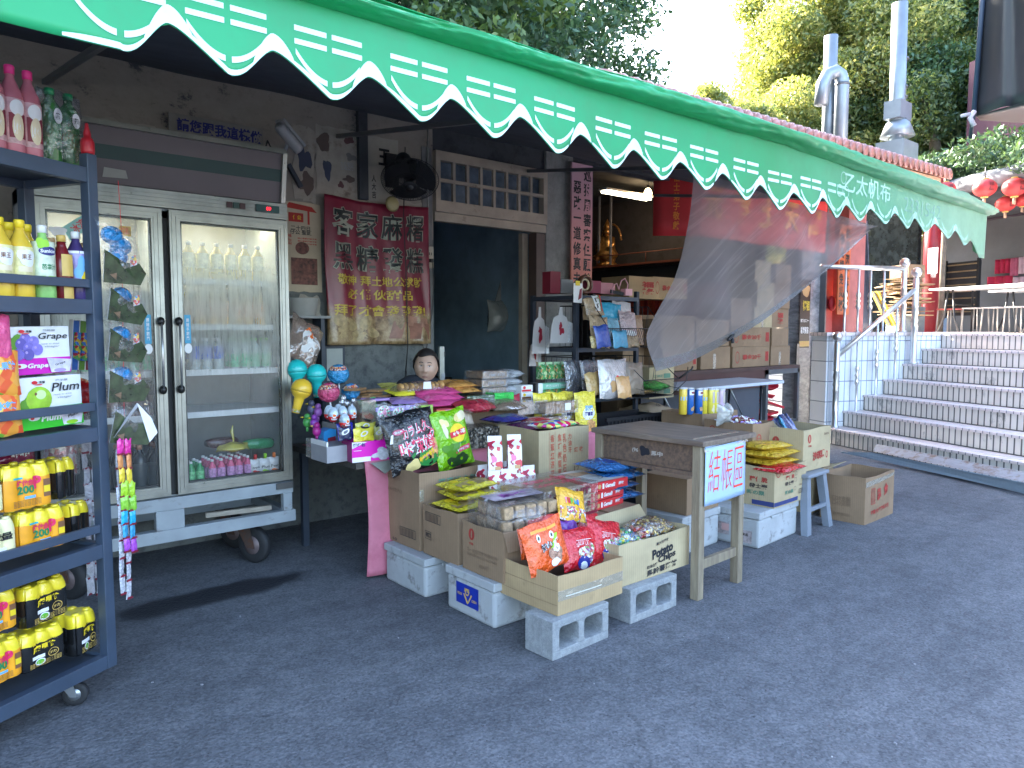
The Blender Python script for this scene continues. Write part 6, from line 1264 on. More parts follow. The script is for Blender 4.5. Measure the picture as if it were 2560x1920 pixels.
# wrapped candies in the potato chips carton
def candies(name,label,cx,cy,cz,w,d,h,cols,n,seed,sz=.016,film_=True):
    o=thing(name,label,'candy bag',(cx,cy,cz)); r_=random.Random(seed); b=M()
    for i in range(n):
        a=r_.uniform(0,6.3);p=Vector((r_.uniform(-w/2,w/2),r_.uniform(-d/2,d/2),0)); p.z=h*(1-(2*p.x/w)**4)*(1-(2*p.y/d)**4)*r_.uniform(.55,1); m_=r_.choice(cols)
        q=Matrix.Rotation(a,3,'Z')@Matrix.Rotation(r_.uniform(-.6,.6),3,'Y'); s=sz*r_.uniform(.8,1.2)
        P=[(-1.7,.0),(-1.5,.55),(-.8,.12),(-.6,.55),(0,.7),(.6,.55),(.8,.12),(1.5,.55),(1.7,.0)]
        vs=[];k=5
        for x,rr in P:
            for j in range(k): an=2*math.pi*j/k+x; vs.append(p+q@Vector((x*s*.8,rr*s*math.cos(an),rr*s*math.sin(an)*.8)))
        fs=[(i2*k+j,i2*k+(j+1)%k,(i2+1)*k+(j+1)%k,(i2+1)*k+j) for i2 in range(len(P)-1) for j in range(k)]; b.add(vs,fs,m_)
    tag(mk('wrapped_candies',b,o),kind='stuff')
    if film_:
        b=M(); b.grid(lambda u,v:Vector(((u-.5)*w*1.08,(v-.5)*d*1.1,(h+sz)*max(0,math.sin(math.pi*u)*math.sin(math.pi*v))**.3+.01*noise.noise(Vector((u*7,v*7,seed))))),20,16,CLEAR2); mk('clear_bag',b,o)
    return o
GLD=foil('gold_foil',(.75,.52,.12),.15,.3,20,.1,.8); SLV=foil('silver_foil',(.7,.7,.72),.15,.3,20,.1,.8)
candies('candy_bag','clear bag of gold wrapped candies at the right end of the potato chips carton',3.32,2.70,.385,.26,.18,.06,[GLD,GLD,SLV,K['brown']],260,1)
candies('candy_bag','clear bag of green and teal wrapped candies in the potato chips carton',3.03,2.70,.375,.24,.17,.055,[foil('c_gr',(.04,.35,.08)),foil('c_tl',(.03,.3,.3)),foil('c_lg',(.25,.55,.1)),K['white'],foil('c_bl',(.05,.2,.4)),K['yellow']],330,2)
candies('candy_bag','small clear bag of reddish candies between the green and the gold ones',3.19,2.67,.385,.08,.1,.045,[foil('c_rd',(.5,.05,.03)),K['maroon'],K['tan']],90,3)
# oat wafer block
OAT=mat('oat_biscuit',(.42,.29,.17),.8,var=.35,vs=60,bump=1,bs=140)
o=thing('oat_biscuit_pack','clear pack of pale oat biscuit blocks in the carton with the red round mark','snack pack',(2.36,2.87,.47),R(-3)); b=M()
for i in range(3):
    for j in range(5):
        for k in range(2):
            b.cbox((.06+.075*j if k else .055+.078*j,.06+.09*i,.04+.078*k),(.062,.075,.066),OAT,(rnd.uniform(-.12,.12),rnd.uniform(-.3,.3) if k==0 else rnd.uniform(-.12,.12),rnd.uniform(-.1,.1)))
mk('oat_blocks',b,o,bevel=.008); b=M(); Sg=pil(.42,.17,.32,4,.6); b.grid(lambda a,c:Vector((.2,.15,0))+Sg(.42*(a-.5),.18*c)*1.,16,10,CLEAR2); b.grid(lambda u,v:Vector((-.01+.42*u,.0+.31*v,.17+.008*noise.noise(Vector((u*6,v*6,1))))),14,10,CLEAR2); b.grid(lambda u,v:Vector((-.012,.31-.31*u,.175*v)),6,6,CLEAR2); mk('clear_wrap',b,o)
A=Art(plane((0,0,.176),(1,0,0),(0,1,0)),.002); A.quad([(.02,.1),(.36,.1),(.38,.25),(.02,.25)],mat('lilac_yellow_print',(.42,.35,.4),.4,var=.5,vs=16)); A.done(o); text(o,'燕麥',plane((0,0,.176),(1,0,0),(0,1,0)),.2,.17,.2,.07,K['purple'],off=.004,bold=.03)
# long biscuits pack
STK=mat('breadstick',(.5,.33,.18),.6,var=.25,vs=30); o=thing('biscuit_pack','clear pack of long breadstick biscuits with dark red print in the middle of the display','snack pack',(2.70,2.93,.47),R(3)); b=M()
for i in range(26):
    for j in range(5): b.beam((.012+.0165*i,.0,.02+.03*j),(.012+.0165*i,.36,.035+.03*j),.013,.022,STK)
mk('breadsticks',b,o)
S1=plane((0,-.012,0),(1,0,0),(0,0,1)); b=M(); b.box((-.006,-.008,0),(.45,.38,.19),CLEAR2); mk('clear_wrap',b,o); A=Art(S1,.001); A.rect(0,.0,.44,.02,K['maroon']); A.done(o); text(o,'LONG HIT',S1,.2,.15,.34,.04,mat('maroon_print',(.14,.01,.03),.5),bold=.05); text(o,'1 LONG HIT 2',S1,.2,.07,.36,.03,MATS['maroon_print'],bold=.05)
S2=plane((0,0,.193),(1,0,0),(0,1,0)); text(o,'古早味大餅乾',S2,.22,.2,.36,.07,mat('crimson_print'),off=.002); text(o,'LONG LONG',S2,.22,.1,.36,.05,MATS['crimson_print'],off=.002)
# strawberry milk cartons
MKW=mat('milk_carton_white',(.7,.68,.68),.35,var=.03); SBR=voro('strawberry_print',[(.72,.7,.7),(.72,.7,.7),(.6,.04,.06),(.74,.7,.7),(.7,.68,.68),(.35,.02,.05)],45,.35,0)
def milk(label,x,y,z,s=1,rz=0,tilt=0,first=[]):
    if first: o=dup(first[0],label=label)
    else:
        o=thing('milk_carton',label,'milk carton'); w,d,h=.075,.06,.15; b=M(); b.box((0,0,0),(w,d,h),SBR); b.prism([(0,0,h),(0,d,h),(0,d/2,h+.04)],(w,0,0),SBR); b.box((0,d/2-.003,h+.036),(w,d/2+.003,h+.062),MKW); mk('carton_body',b,o)
        S=plane((0,-.001,0),(1,0,0),(0,0,1)); A=Art(S); A.blob(w*.4,.09,.014,.022,K['pink'],2); A.rect(.035,.03,.065,.05,K['tan']); A.done(o); text(o,'81',S,.055,.015,.02,.018,K['maroon'],bold=.04)
        S=plane((-.001,d,0),(0,-1,0),(0,0,1)); A=Art(S); A.quad([(.01,.08),(.045,.1),(.045,.12),(.01,.1)],K['grey']); A.quad([(.01,.03),(.045,.05),(.045,.07),(.01,.05)],K['grey']); A.done(o); first.append(o)
    o.location=(x,y,z); o.rotation_euler=(R(tilt),0,R(rz)); o.scale=(s,s,s); return o
for i in range(4): milk(['leftmost','second','third','rightmost'][i]+' strawberry milk carton of the low white and red row',2.66+.092*i,3.36,.5,1.0,-20,0)
for i,(x,l) in enumerate(((2.70,'strawberry milk carton standing on the row, left of the two upright ones'),(2.83,'strawberry milk carton standing on the row, right of the two upright ones'))): milk(l,x,3.42-.03*i,.67,1.15,-32,-8)
for i in range(3): milk(['left','middle','right'][i]+' strawberry milk carton of the hidden rear row',2.70+.1*i,3.50,.5,1.05,-8,0)
# red cracker boxes
RBX=mat('red_glossy_board',(.6,.03,.035),.3,coat=.3); 
for i in range(3):
    o=thing('cracker_box',['bottom','middle','top'][i]+' box of three red cracker boxes stacked left of the blue packs','cracker box',(3.1,2.95,.475+.058*i),R(rnd.uniform(-3,3)+4)); b=M(); b.box((0,0,0),(.33,.36,.054),RBX); mk('box_body',b,o,bevel=.002)
    S=plane((0,-.001,0),(1,0,0),(0,0,1)); A=Art(S); A.ell(.07,.027,.014,.014,K['tan']); A.rect(.095,.012,.11,.044,K['white']); A.done(o); text(o,'Gemelli',S,.165,.028,.09,.026,K['white'],bold=.04,shear=.2); text(o,'原味',S,.265,.028,.05,.02,K['white'],bold=.03)
    S=plane((0,0,.0545),(1,0,0),(0,1,0)); A=Art(S); A.rect(.01,.01,.32,.35,mat('beige_lid_print',(.6,.55,.48),.35)); A.blob(.16,.26,.12,.06,mat('cracker_photo',(.5,.28,.15),.4,var=.4,vs=40),i); A.ell(.13,.12,.09,.05,K['black'],24,r0=.94); A.ell(.13,.12,.07,.03,K['grey'],24,r0=.8); A.done(o)
# blue wafer packs
BWF=foil('blue_wafer_foil',(.03,.16,.42),.2,.6,14,.3)
for i in range(4):
    x,y,z=3.42+.01*i*(-1)**i,3.14,.475+.062*i
    o,S=bag('wafer_pack',None,.34,.3,.07,BWF,i+20,.8,nu=16,nv=16); o.location=(x+.02,y-.16,z+.035); o.rotation_euler=(Matrix.Rotation(R((-6,4,-4,-10)[i]),3,'Z')@Matrix.Rotation(R(-90),3,'X')).to_euler(); tag(o,['lowest blue clear-ended wafer pack of the pile beside the desk','second blue wafer pack from the bottom of the pile','third blue wafer pack from the bottom of the pile','topmost blue wafer pack of the pile beside the desk'][i],'wafer pack')
    A=Art(S,.001); A.quad([(-.12,.06),(.1,.06),(.12,.24),(-.1,.24)],mat('deep_blue_print',(.01,.06,.28),.3)); A.ell(0,.16,.06,.05,K['sky'],r0=.8); 
    for k in range(7): A.rect(.1,.03+.035*k,.15,.045+.035*k,K['white'],2)
    A.done(o)
# yellow noodle packs
YBF=foil('yellow_black_foil',(.6,.5,.03),.2,.5,12,.35)
for i in range(4):
    o=flatbag(['lowest yellow and black snack pack in the L238 carton','second yellow and black snack pack in the L238 carton','third yellow and black snack pack in the L238 carton','topmost yellow and black snack pack above the L238 carton'][i],2.5+.03*i,3.26+.02*i,.46+.05*i,.34,.26,.06,YBF,(-12,6,-5,10)[i],None,i+30)
    S=pil(.34,.26,.06,i+30,.7); A=Art(S,.001); A.quad([(-.15,.03),(.12,.03),(.12,.11),(-.15,.1)],mat('noodle_photo',(.28,.2,.08),.3,var=.5,vs=30)); A.quad([(-.17,.2),(.17,.21),(.17,.25),(-.17,.25)],K['black']); A.quad([(.02,.12),(.13,.12),(.15,.2),(.05,.2)],K['black']); A.ell(-.1,.16,.03,.03,K['yellow']); A.done(o)
# colourful bags on the large carton
for i,(x,y,w,h,m_,ya,l) in enumerate(((3.32,3.72,.3,.26,foil('dark_purple_foil',(.12,.03,.08)),-8,'dark purple and blue candy bag on the large tan carton'),(3.42,3.6,.34,.22,voro('rainbow_swirl_print',[(.7,.03,.1),(.85,.8,.2),(.1,.5,.2),(.8,.8,.8),(.05,.1,.6),(.75,.1,.4),(.85,.8,.82)],26,.25,.2),6,'rainbow printed candy bag at the front of the large tan carton'),(3.28,3.92,.3,.24,foil('navy_purple_foil',(.04,.04,.2)),12,'navy candy bag at the back of the large tan carton'),(3.5,3.9,.22,.22,RDF,-20,'dark red candy bag at the back right of the large tan carton'))):
    flatbag(l,x,y-.1,.86+.02*(i%3),w,h,.06,m_,ya,None,i+40)
# ================= goods heaped on the table
def risr(x0,y0,x1,y1,h,l): 
    o=carton('cardboard_box',l,x0,y0,x1-x0,y1-y0,.742,h,CB2,0,closed=True)[0]; return o
risr(2.45,4.12,3.05,4.38,.2,'low closed carton raising the middle snacks on the table'); risr(3.15,4.25,4.2,4.8,.2,'long closed carton raising the boxed snacks at the right of the table'); 
TL=.742
# toy microphones
def mic(label,px,py,Y,col,r=.066):
    p=put(px,py,Y); o=thing('toy_microphone',label,'toy',(p.x,p.y,p.z)); b=M(); b.lathe([(0,r),(r*.4,r*.93),(r*.75,r*.68),(r*.96,r*.3),(r,0),(r*.97,-r*.25),(r*.985,-r*.27),(r*.94,-r*.4),(r*.75,-r*.68),(r*.5,-r*.92),(.032,-r*1.15),(.028,-r*1.6),(.026,-r*2.4),(.0,-r*2.45)],col,28); mk('shell',b,o)
    b=M(); b.lathe([(.0272,-r*1.6),(.0268,-r*2.3)],voro('mic_sticker',[(.6,.5,.1),(.6,.1,.1),(.7,.7,.7),(.1,.4,.2)],90,.3,.1),16); b.lathe([(r*1.004,-.004),(r*1.008,-.008),(r*.985,-r*.25)],mat('band_'+col.name,tuple(c*.7 for c in col.node_tree.nodes['Principled BSDF'].inputs['Base Color'].default_value[:3]),.3,var=0),28); mk('band',b,o); return o
TEAL=mat('teal_plastic',(.02,.5,.48),.25,var=0); YP=mat('yellow_plastic',(.75,.48,.04),.25,var=0)
for l,px,py,Y,c in (('teal toy microphone standing nearest the refrigerator',742,923,4.6,TEAL),('teal toy microphone to the right of its twin',791,934,4.58,TEAL),('yellow toy microphone in front of the teal ones',754,972,4.45,YP)):
    o=mic(l,px,py,Y,c); o.rotation_euler=(R(rnd.uniform(-6,6)),R(14 if c is YP else -3),0)
# foil balloons
for l,px,py,Y,r,c in (('blue foil lollipop balloon at the top of the toy group',846,935,4.55,.072,(.03,.25,.5)),('pink and navy foil lollipop balloon left of the centre',822,981,4.4,.07,(.5,.06,.15)),('blue foil lollipop balloon low at the right of the toy group',877,979,4.5,.062,(.03,.22,.48))):
    p=put(px,py,Y); o=thing('foil_balloon',l,'balloon',p); b=M(); fm=foil('balloon_%d'%px,c,.15,.6,14,.4)
    b.grid(lambda u,v,r=r:Vector((r*math.sin(math.pi*v)*math.cos(2*math.pi*u)*(1+.03*math.sin(u*40)),r*.75*math.sin(math.pi*v)*math.sin(2*math.pi*u),-r*.95*math.cos(math.pi*v))),32,16,fm); mk('foil_shell',b,o)
    b=M(); b.grid(lambda u,v,r=r:Vector((r*1.01*math.sin(R(34+26*v))*math.cos(2*math.pi*u),r*.76*math.sin(R(34+26*v))*math.sin(2*math.pi*u),r*.965*math.cos(R(34+26*v)))),28,2,voro('balloon_band',[(.6,.55,.5),(.5,.1,.05),(.02,.02,.1),(.6,.3,.1)],130,.3,0)); mk('printed_band',b,o)
    b=M(); b.tube([(0,0,-r*.9),(.005,0,-.2),(0,0,-.3)],.005,K['white'],6); mk('stick',b,o); o.rotation_euler=(R(12),R(rnd.uniform(-12,12)),R(-30))
# surprise eggs
first=None
for i,(px,py,Y) in enumerate(((823,1032,4.25),(833,1038,4.15),(846,1029,4.28),(856,1034,4.18),(879,1033,4.2),(861,1053,4.08))):
    p=put(px,py,Y)
    if first is None:
        first=o=thing('surprise_egg','','toy egg'); prof=[(0,-.036),(.015,-.033),(.026,-.018),(.029,-.003)]; b=M(); b.lathe(prof,mat('egg_red',(.55,.02,.02),.2,var=.2,vs=30),18); mk('lower_shell',b,o); b=M(); b.lathe([(.029,-.003),(.0275,.01),(.022,.026),(.012,.037),(0,.041)],mat('egg_white_blue',(.5,.6,.68),.2,var=.5,vs=24),18); mk('upper_shell',b,o)
        S=lambda u,v,h=0:Vector(((.0295+h)*math.sin(u/.03),-(.0295+h)*math.cos(u/.03),v)); A=Art(S,.0015); A.ell(0,.004,.012,.014,K['white']); A.blob(0,.004,.008,.008,K['orange'],2); A.done(o); text(o,'kinder',S,0,-.014,.03,.009,K['white'],bold=.04,off=.003)
    else: o=dup(first)
    o.location=p; o.scale=(1.15,1.15,1.25); o.rotation_euler=(R(6),0,R(-20+i*6)); o['label']=['leftmost red and white toy egg in the egg tray','red and white toy egg second from the left, in the front row','red and white toy egg behind the front row, just right of the second','red and white toy egg right of the middle of the tray','red and white toy egg standing apart at the right of the tray','red and white toy egg lowest and closest, below the others'][i]
b=M(); b.box((0,0,0),(.34,.22,.1),mat('egg_tray_board',(.3,.3,.32),.5)); b.box((0,0,.1),(.01,.22,.13),K['white']); o=mk('egg_tray',b); p=put(812,1062,4.1); o.location=(p.x,4.08,TL); tag(o,'pale display tray holding the toy eggs','tray')
b=M(); b.box((0,0,0),(.1,.1,.24),film('acrylic_jar',(.6,.5,.4),.25,5,.3,.1)); b.box((.01,.01,.0),(.09,.09,.16),voro('jar_sweets',[(.5,.1,.05),(.3,.2,.1),(.15,.2,.15),(.45,.3,.2)],40,.4,.3)); o=mk('acrylic_candy_jar',b); p=put(905,1050,4.15); o.location=(p.x,4.15,.86); tag(o,'clear acrylic jar of reddish sweets behind the toy eggs','jar')
b=M(); 
for i in range(8): b.ball((rnd.uniform(-.04,.04),rnd.uniform(-.04,.04),rnd.uniform(-.02,.04)),.022,SLV,8,6)
o=mk('foil_candy_cluster',b); p=put(868,1008,4.4); o.location=p; tag(o,'small cluster of silver wrapped sweets under the blue balloon','candy')
# purple and green toy figures
for l,px,py,Y,c in (('purple bird shaped candy toy beside the blue stand box',786,1058,4.4,(.28,.06,.42)),('green parrot shaped candy toy at the far left of the table',768,1056,4.5,(.08,.35,.08)),('violet bird shaped candy toy behind the purple one',795,1030,4.55,(.35,.12,.4)),('magenta bird shaped candy toy in front, lower down',792,1078,4.35,(.45,.03,.25)),('multicoloured toy standing behind the bird toys',779,1022,4.6,(.15,.15,.25))):
    p=put(px,py,Y); b=M(); m_=mat('toy_%d'%px,c,.3); b.ball((0,0,0),.028,m_,12,8,(1,1,1.2)); b.ball((-.004,-.012,.04),.02,m_,10,8); b.lathe([(.008,-.06),(.01,-.04),(.008,-.02)],m_,8); b.prism([(-.026,0,.04),(-.045,0,.036),(-.026,0,.03)],(0,.006,0),K['yellow']); o=mk('toy_bird',b); o.location=p; tag(o,l,'toy')
o=thing('stand_box','small sky blue display box holding clear tubes at the left end of the table','display box',(0,0,0)); p=put(782,1112,4.3); o.location=(p.x,4.3,TL); b=M(); b.box((0,0,0),(.09,.1,.12),CLEAR); mk('clear_tube_tray',b,o); b=M(); b.prism([(.07,-.004,0),(.16,-.004,0),(.16,-.004,.17),(.12,-.004,.18),(.075,-.004,.16)],(0,.1,0),mat('sky_board',(.03,.27,.6),.35)); mk('front_board',b,o); A=Art(plane((0,-.005,0),(1,0,0),(0,0,1))); A.quad([(.1,.09),(.155,.1),(.155,.13),(.1,.12)],K['maroon']); A.done(o)
# white and magenta display boxes
b=M(); o=thing('display_carton','white flapped carton with small print left of the magenta box','carton',(0,0,0)); p=put(803,1135,4.25); o.location=(2.16,4.17,TL); b.box((0,0,0),(.006,.36,.2),mat('white_board',(.36,.36,.36),.6)); b.box((0.006,0,0),(.2,.006,.12),MATS['white_board']); b.box((.006,.35,0),(.2,.36,.12),MATS['white_board']); b.box((.2,0,0),(.21,.36,.12),MATS['white_board']); mk('board_walls',b,o); S=plane((-.001,.36,0),(0,-1,0),(0,0,1)); A=Art(S); A.rect(.05,.11,.1,.16,K['grey']);A.rect(.05,.05,.1,.09,K['grey']);A.rect(.22,.11,.29,.15,FINK);A.rect(.22,.04,.3,.09,FINK); A.rect(0,0,.36,.012,K['maroon']); A.done(o)
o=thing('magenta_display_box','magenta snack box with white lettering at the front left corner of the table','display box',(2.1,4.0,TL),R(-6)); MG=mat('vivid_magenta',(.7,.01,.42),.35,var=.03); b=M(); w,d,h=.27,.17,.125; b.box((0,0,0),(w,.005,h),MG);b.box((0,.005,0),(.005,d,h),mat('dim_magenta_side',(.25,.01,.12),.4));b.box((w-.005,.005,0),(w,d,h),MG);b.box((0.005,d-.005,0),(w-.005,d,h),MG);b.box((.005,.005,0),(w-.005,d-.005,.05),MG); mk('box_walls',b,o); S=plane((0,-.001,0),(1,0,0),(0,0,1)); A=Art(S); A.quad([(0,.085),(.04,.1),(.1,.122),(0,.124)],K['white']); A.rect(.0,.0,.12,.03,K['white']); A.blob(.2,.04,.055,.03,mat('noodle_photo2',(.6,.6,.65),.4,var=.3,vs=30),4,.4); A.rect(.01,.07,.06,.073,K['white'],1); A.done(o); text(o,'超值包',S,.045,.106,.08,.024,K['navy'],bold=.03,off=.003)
for i,(px0,py0,px1,py1,Y,c,l) in enumerate(((845,1058,886,1098,4.12,(.02,.03,.35),'royal blue snack sachet at the left of the magenta box'),(848,1068,880,1100,4.05,(.02,.03,.08),'navy snack sachet with white print in the magenta box'),(884,1070,936,1104,4.03,(.75,.65,.05),'yellow snack sachet with white swirl at the front of the magenta box'),(888,1056,940,1085,4.12,(.7,.65,.1),'yellow and black snack sachet at the back of the magenta box'),(935,1064,958,1100,4.1,(.65,.68,.25),'pale yellow sachet at the right of the magenta box'))):
    def a_(o,S,i=i): A=Art(S,.001); A.ell(0,.05,.03,.016,K['white'],r0=.6,rot=25); A.blob(.01,.09,.03,.008,K['black'],i); A.done(o)
    pbag(l,px0,py0,px1,py1,Y,.02,foil('sachet_%d'%i,c),6,(-3+i*2),0,a_,i+50)
# swirl lollipops in clear packs
def swirl(u,v,h=0): return None
LP=[mat('lolly_mint',(.12,.5,.33),.3),mat('lolly_pink',(.7,.2,.35),.3),K['white'],mat('lolly_brown',(.2,.08,.06),.3)]
first=None
for i,(px,py) in enumerate(((960,1031),(997,1035),(1034,1033),(965,1068),(1000,1070))):
    p=put(px,py,4.02 if i<3 else 3.97)
    o=thing('swirl_lollipop',['swirl lollipop with pink star centre, leftmost of the upper three','swirl lollipop with green centre, middle of the upper three','swirl lollipop with white figure centre, rightmost of the upper three','swirl lollipop half hidden behind the black chip bag, lower left','swirl lollipop half hidden behind the black chip bag, lower right'][i],'lollipop',p); b=M()
    b.lathe([(0,-.008),(.04,-.008),(.046,0),(.04,.008),(0,.008)],K['white'],28,axis='y'); mk('candy_disc',b,o)
    A=Art(plane((0,-.0085,0),(1,0,0),(0,0,1)),.0003,.0001)
    for k in range(18): A.ell(0,0,.041,.041,LP[k%4],4,k*20,k*20+20,.72)
    for k in range(14): A.ell(0,0,.0295,.0295,LP[(k*3+i)%4],4,k*25.7,k*25.7+25.7,.6)
    A.blob(0,0,.015,.015,[K['pink'],K['lime'],K['white'],K['pink'],K['lime']][i],i,.4); A.blob(.004,-.04,.018,.01,K['pink'],2); A.done(o,'swirl_pattern')
    b=M(); Sg=pil(.115,.13,.03,i+3,1.2); b.grid(lambda a,c:Sg(.115*(a-.5),.13*c)+Vector((0,-.003,-.07)),8,8,CLEAR2); mk('clear_wrap',b,o)
    b=M(); b.tube([(0,0,-.04),(0,0,-.12)],.004,K['white'],6); mk('stick',b,o)
b=M(); b.box((0,0,0),(.3,.14,.16),film('clear_display_box',(.8,.85,.85),.12,4,.25,.05)); b.box((0,.0,.16),(.3,.003,.19),K['lilac']); o=mk('acrylic_display',b); p=put(932,1070,4.2); o.location=(p.x,4.16,.86); tag(o,'clear display box with lilac header behind the swirl lollipops','display box')
# flat goods at the back of the table
def slab(label,px,py,Y,w,d,h,m,yaw=0,n=1,name='snack_pack',art=None):
    p=put(px,py,Y); o=thing(name,label,'snack pack',p,R(yaw)); b=M()
    for k in range(n): b.box((-w/2+.004*(k%2),0,h*k),(w/2,d,h*k+h*.9),m)
    mk('pack_body',b,o,bevel=min(.004,h*.2)); 
    if art: art(o,plane((-w/2,-.001,0),(1,0,0),(0,0,1)))
    return o
CHB=mat('chocolate_bar_foil',(.3,.17,.08),.3,var=.3,vs=12,coat=.3)
for i,(px,py,ya) in enumerate(((912,978,25),(940,984,18),(958,975,30),(925,991,12),(962,990,20),(905,972,35))): slab(['chocolate bar pack at the far left of the bar pile','chocolate bar pack in the middle of the bar pile','chocolate bar pack on top of the bar pile','chocolate bar pack at the front left of the bar pile','chocolate bar pack at the front right of the bar pile','chocolate bar pack at the back left of the bar pile'][i],px,py+4,4.5-.02*i,.14,.1,.018,CHB,ya)
def art_bar(o,S): A=Art(S); A.rect(.01,.002,.06,.014,K['purple']); A.done(o)
slab('lilac sweets packet lying in front of the chocolate bars',950,1003,4.25,.16,.12,.02,foil('lilac_foil',(.35,.22,.5)),5); 
YEL2=foil('lemon_foil',(.75,.7,.05)); 
for l,px,py,Y,w,h,t,m_,ya,se in (('yellow and pale blue flat bag left of the woman',995,978,4.55,.3,.18,.04,foil('yellow_blue_foil',(.55,.55,.12),.2,.5,9,.5),-14,1),('lemon yellow bag with a bright seal in front of the pale blue one',1012,992,4.42,.26,.16,.045,YEL2,6,2),('lilac flat bag above the lollipops',1010,1010,4.3,.26,.16,.03,foil('lilac_foil',(.4,.28,.55)),-8,3),('brownish flat bag right of the lilac one',1045,1015,4.28,.2,.14,.03,foil('mauve_brown_foil',(.35,.2,.22)),10,4),
  ('pink wafer bag, topmost of the three in front of the woman',1085,990,4.36,.36,.2,.05,foil('pink_wafer_foil',(.65,.08,.25)),-6,5),('pink wafer bag, middle one of three',1100,1003,4.3,.36,.2,.05,MATS['pink_wafer_foil'],4,6),('pink wafer bag, lowest one of three',1110,1018,4.24,.34,.2,.05,MATS['pink_wafer_foil'],-2,7),
  ('orange and white bag lying right of the bread roll pack',1145,972,4.42,.28,.18,.05,foil('orange_white_foil',(.8,.3,.08),.2,.5,9,.7),3,8),('second orange and white bag beneath the first',1150,985,4.38,.28,.18,.045,MATS['orange_white_foil'],-5,9),
  ('red net bag of fruit sweets in front of the green pack',1195,1035,4.1,.3,.2,.09,foil('crimson_film',(.4,.03,.05),.2,.8),14,10),('clear bag with white and brown sweets right of the red one',1262,1030,4.12,.3,.2,.07,film('brownish_film',(.35,.25,.18),.7,16,.35),-6,11)):
    p=put(px,py,Y); flatbag(l,p.x,p.y-.08,p.z-.005,w,h,t,m_,ya,None,se,tiltx=12)
o=thing('bread_roll_pack','clear pack of golden bread rolls right in front of the woman','snack pack',put(1060,976,4.3)); b=M()
for i in range(9): b.ball((-.16+.042*i,.05+.01*(i%2),.028),.026,mat('golden_bread',(.55,.3,.1),.5,var=.2),10,8,(.75,1.6,1))
mk('bread_rolls',b,o); b=M(); Sg=pil(.42,.16,.075,2,.8); b.grid(lambda u,v:Vector((-.21+.42*u,.14*v,.062*math.sin(math.pi*v)**.5*math.sin(math.pi*min(1,max(0,u)))**.3)),16,8,CLEAR2); mk('clear_wrap',b,o); A=Art(plane((0,-.004,0),(1,0,0),(0,0,1))); A.quad([(-.01,.01),(.06,.01),(.055,.06),(-.005,.06)],K['white']); A.done(o)
# red/orange stick box, green box, lilac sticks
def art_st(o,S):
    A=Art(S); A.rect(0,.0,.07,.09,mat('orange_board',(.8,.32,.05),.4)); A.rect(.12,.0,.19,.08,MATS['orange_board']); 
    for k in range(6): A.rect(.07,.012+.014*k,.12,.02+.014*k,K['pink'],1)
    A.done(o)
slab('red and orange box of stick sweets right of the lollipops',1120,1056,4.15,.19,.12,.11,mat('dark_red_board',(.4,.03,.05),.4),0,1,'stick_sweet_box',art_st)
slab('open red box behind the orange one',1113,1030,4.25,.22,.1,.09,mat('dull_red_board',(.5,.07,.1),.4),0,1,'stick_sweet_box')
slab('small lime green box between the lollipops and the red box',1068,1046,4.16,.1,.08,.1,mat('lime_board',(.35,.55,.1),.4),0,1,'lime_sweet_box')
slab('bundle of lilac stick sweets under the lime box',1090,1078,4.05,.11,.1,.022,mat('lilac_stick',(.45,.2,.5),.35),0,4,'stick_bundle')
# white-ended biscuit stack
WS=film('white_crinkle_film',(.75,.78,.82),.75,18,.3,1.); BRB=mat('brown_biscuit',(.25,.16,.1),.6,var=.4,vs=30)
for i in range(4):
    p=put(1205,1004,4.35); o=thing('biscuit_tray_pack',['lowest','second from the bottom','third from the bottom','topmost'][i]+' tray pack with white crinkled end in the biscuit stack','snack pack',(p.x+.0+.008*(i%2),4.35,p.z+.063*i-.02),R(2-i)); b=M(); b.box((0,0,0),(.24,.22,.056),BRB); mk('biscuit_tray',b,o,bevel=.012); S=plane((0,-.004,0),(1,0,0),(0,0,1)); b=M(); b.box((-.006,-.006,-.001),(.245,.226,.059),CLEAR2); mk('clear_wrap',b,o); text(o,'海苔素食 手工餅乾',S,.13,.028,.16,.02,K['grey'],off=.005)
    o2,S_=bag('white_end',o,.2,.22,.062,WS,i+3,1.2,nu=10,nv=10); o2.location=(.33,0,.028); o2.rotation_euler=(R(-90),0,0)
# long green pack, tub, small boxes
o=slab('long green pack with glossy bright end in front of the biscuit stack',1228,1010,4.2,.42,.12,.075,film('dark_green_film',(.02,.1,.05),.85,10,.3),-3,1,'green_long_pack'); b=M(); b.box((.03,-.006,-.002),(.21,.124,.078),foil('neon_green_film',(.02,.6,.08),.15,.8,14)); mk('glossy_end',b,o,bevel=.01); text(o,'黑豆茶餅',plane((0,-.004,0),(1,0,0),(0,0,1)),-.08,.035,.1,.03,K['grey'],off=.003)
o=thing('nut_tub','clear plastic tub of pale nuts in front of the small black boxes','tub',put(1330,1034,4.1)); b=M(); 
for i in range(110): b.ball((rnd.uniform(-.13,.13),rnd.uniform(0,.14),rnd.uniform(.01,.07)),.014,mat('pale_nut',(.55,.4,.27),.6,var=.3),6,4)
tag(mk('nuts',b,o),kind='stuff'); b=M(); b.box((-.15,-.012,0),(.15,.16,.095),film('tub_plastic',(.8,.8,.8),.12,4,.3,.1)); mk('tub_shell',b,o)
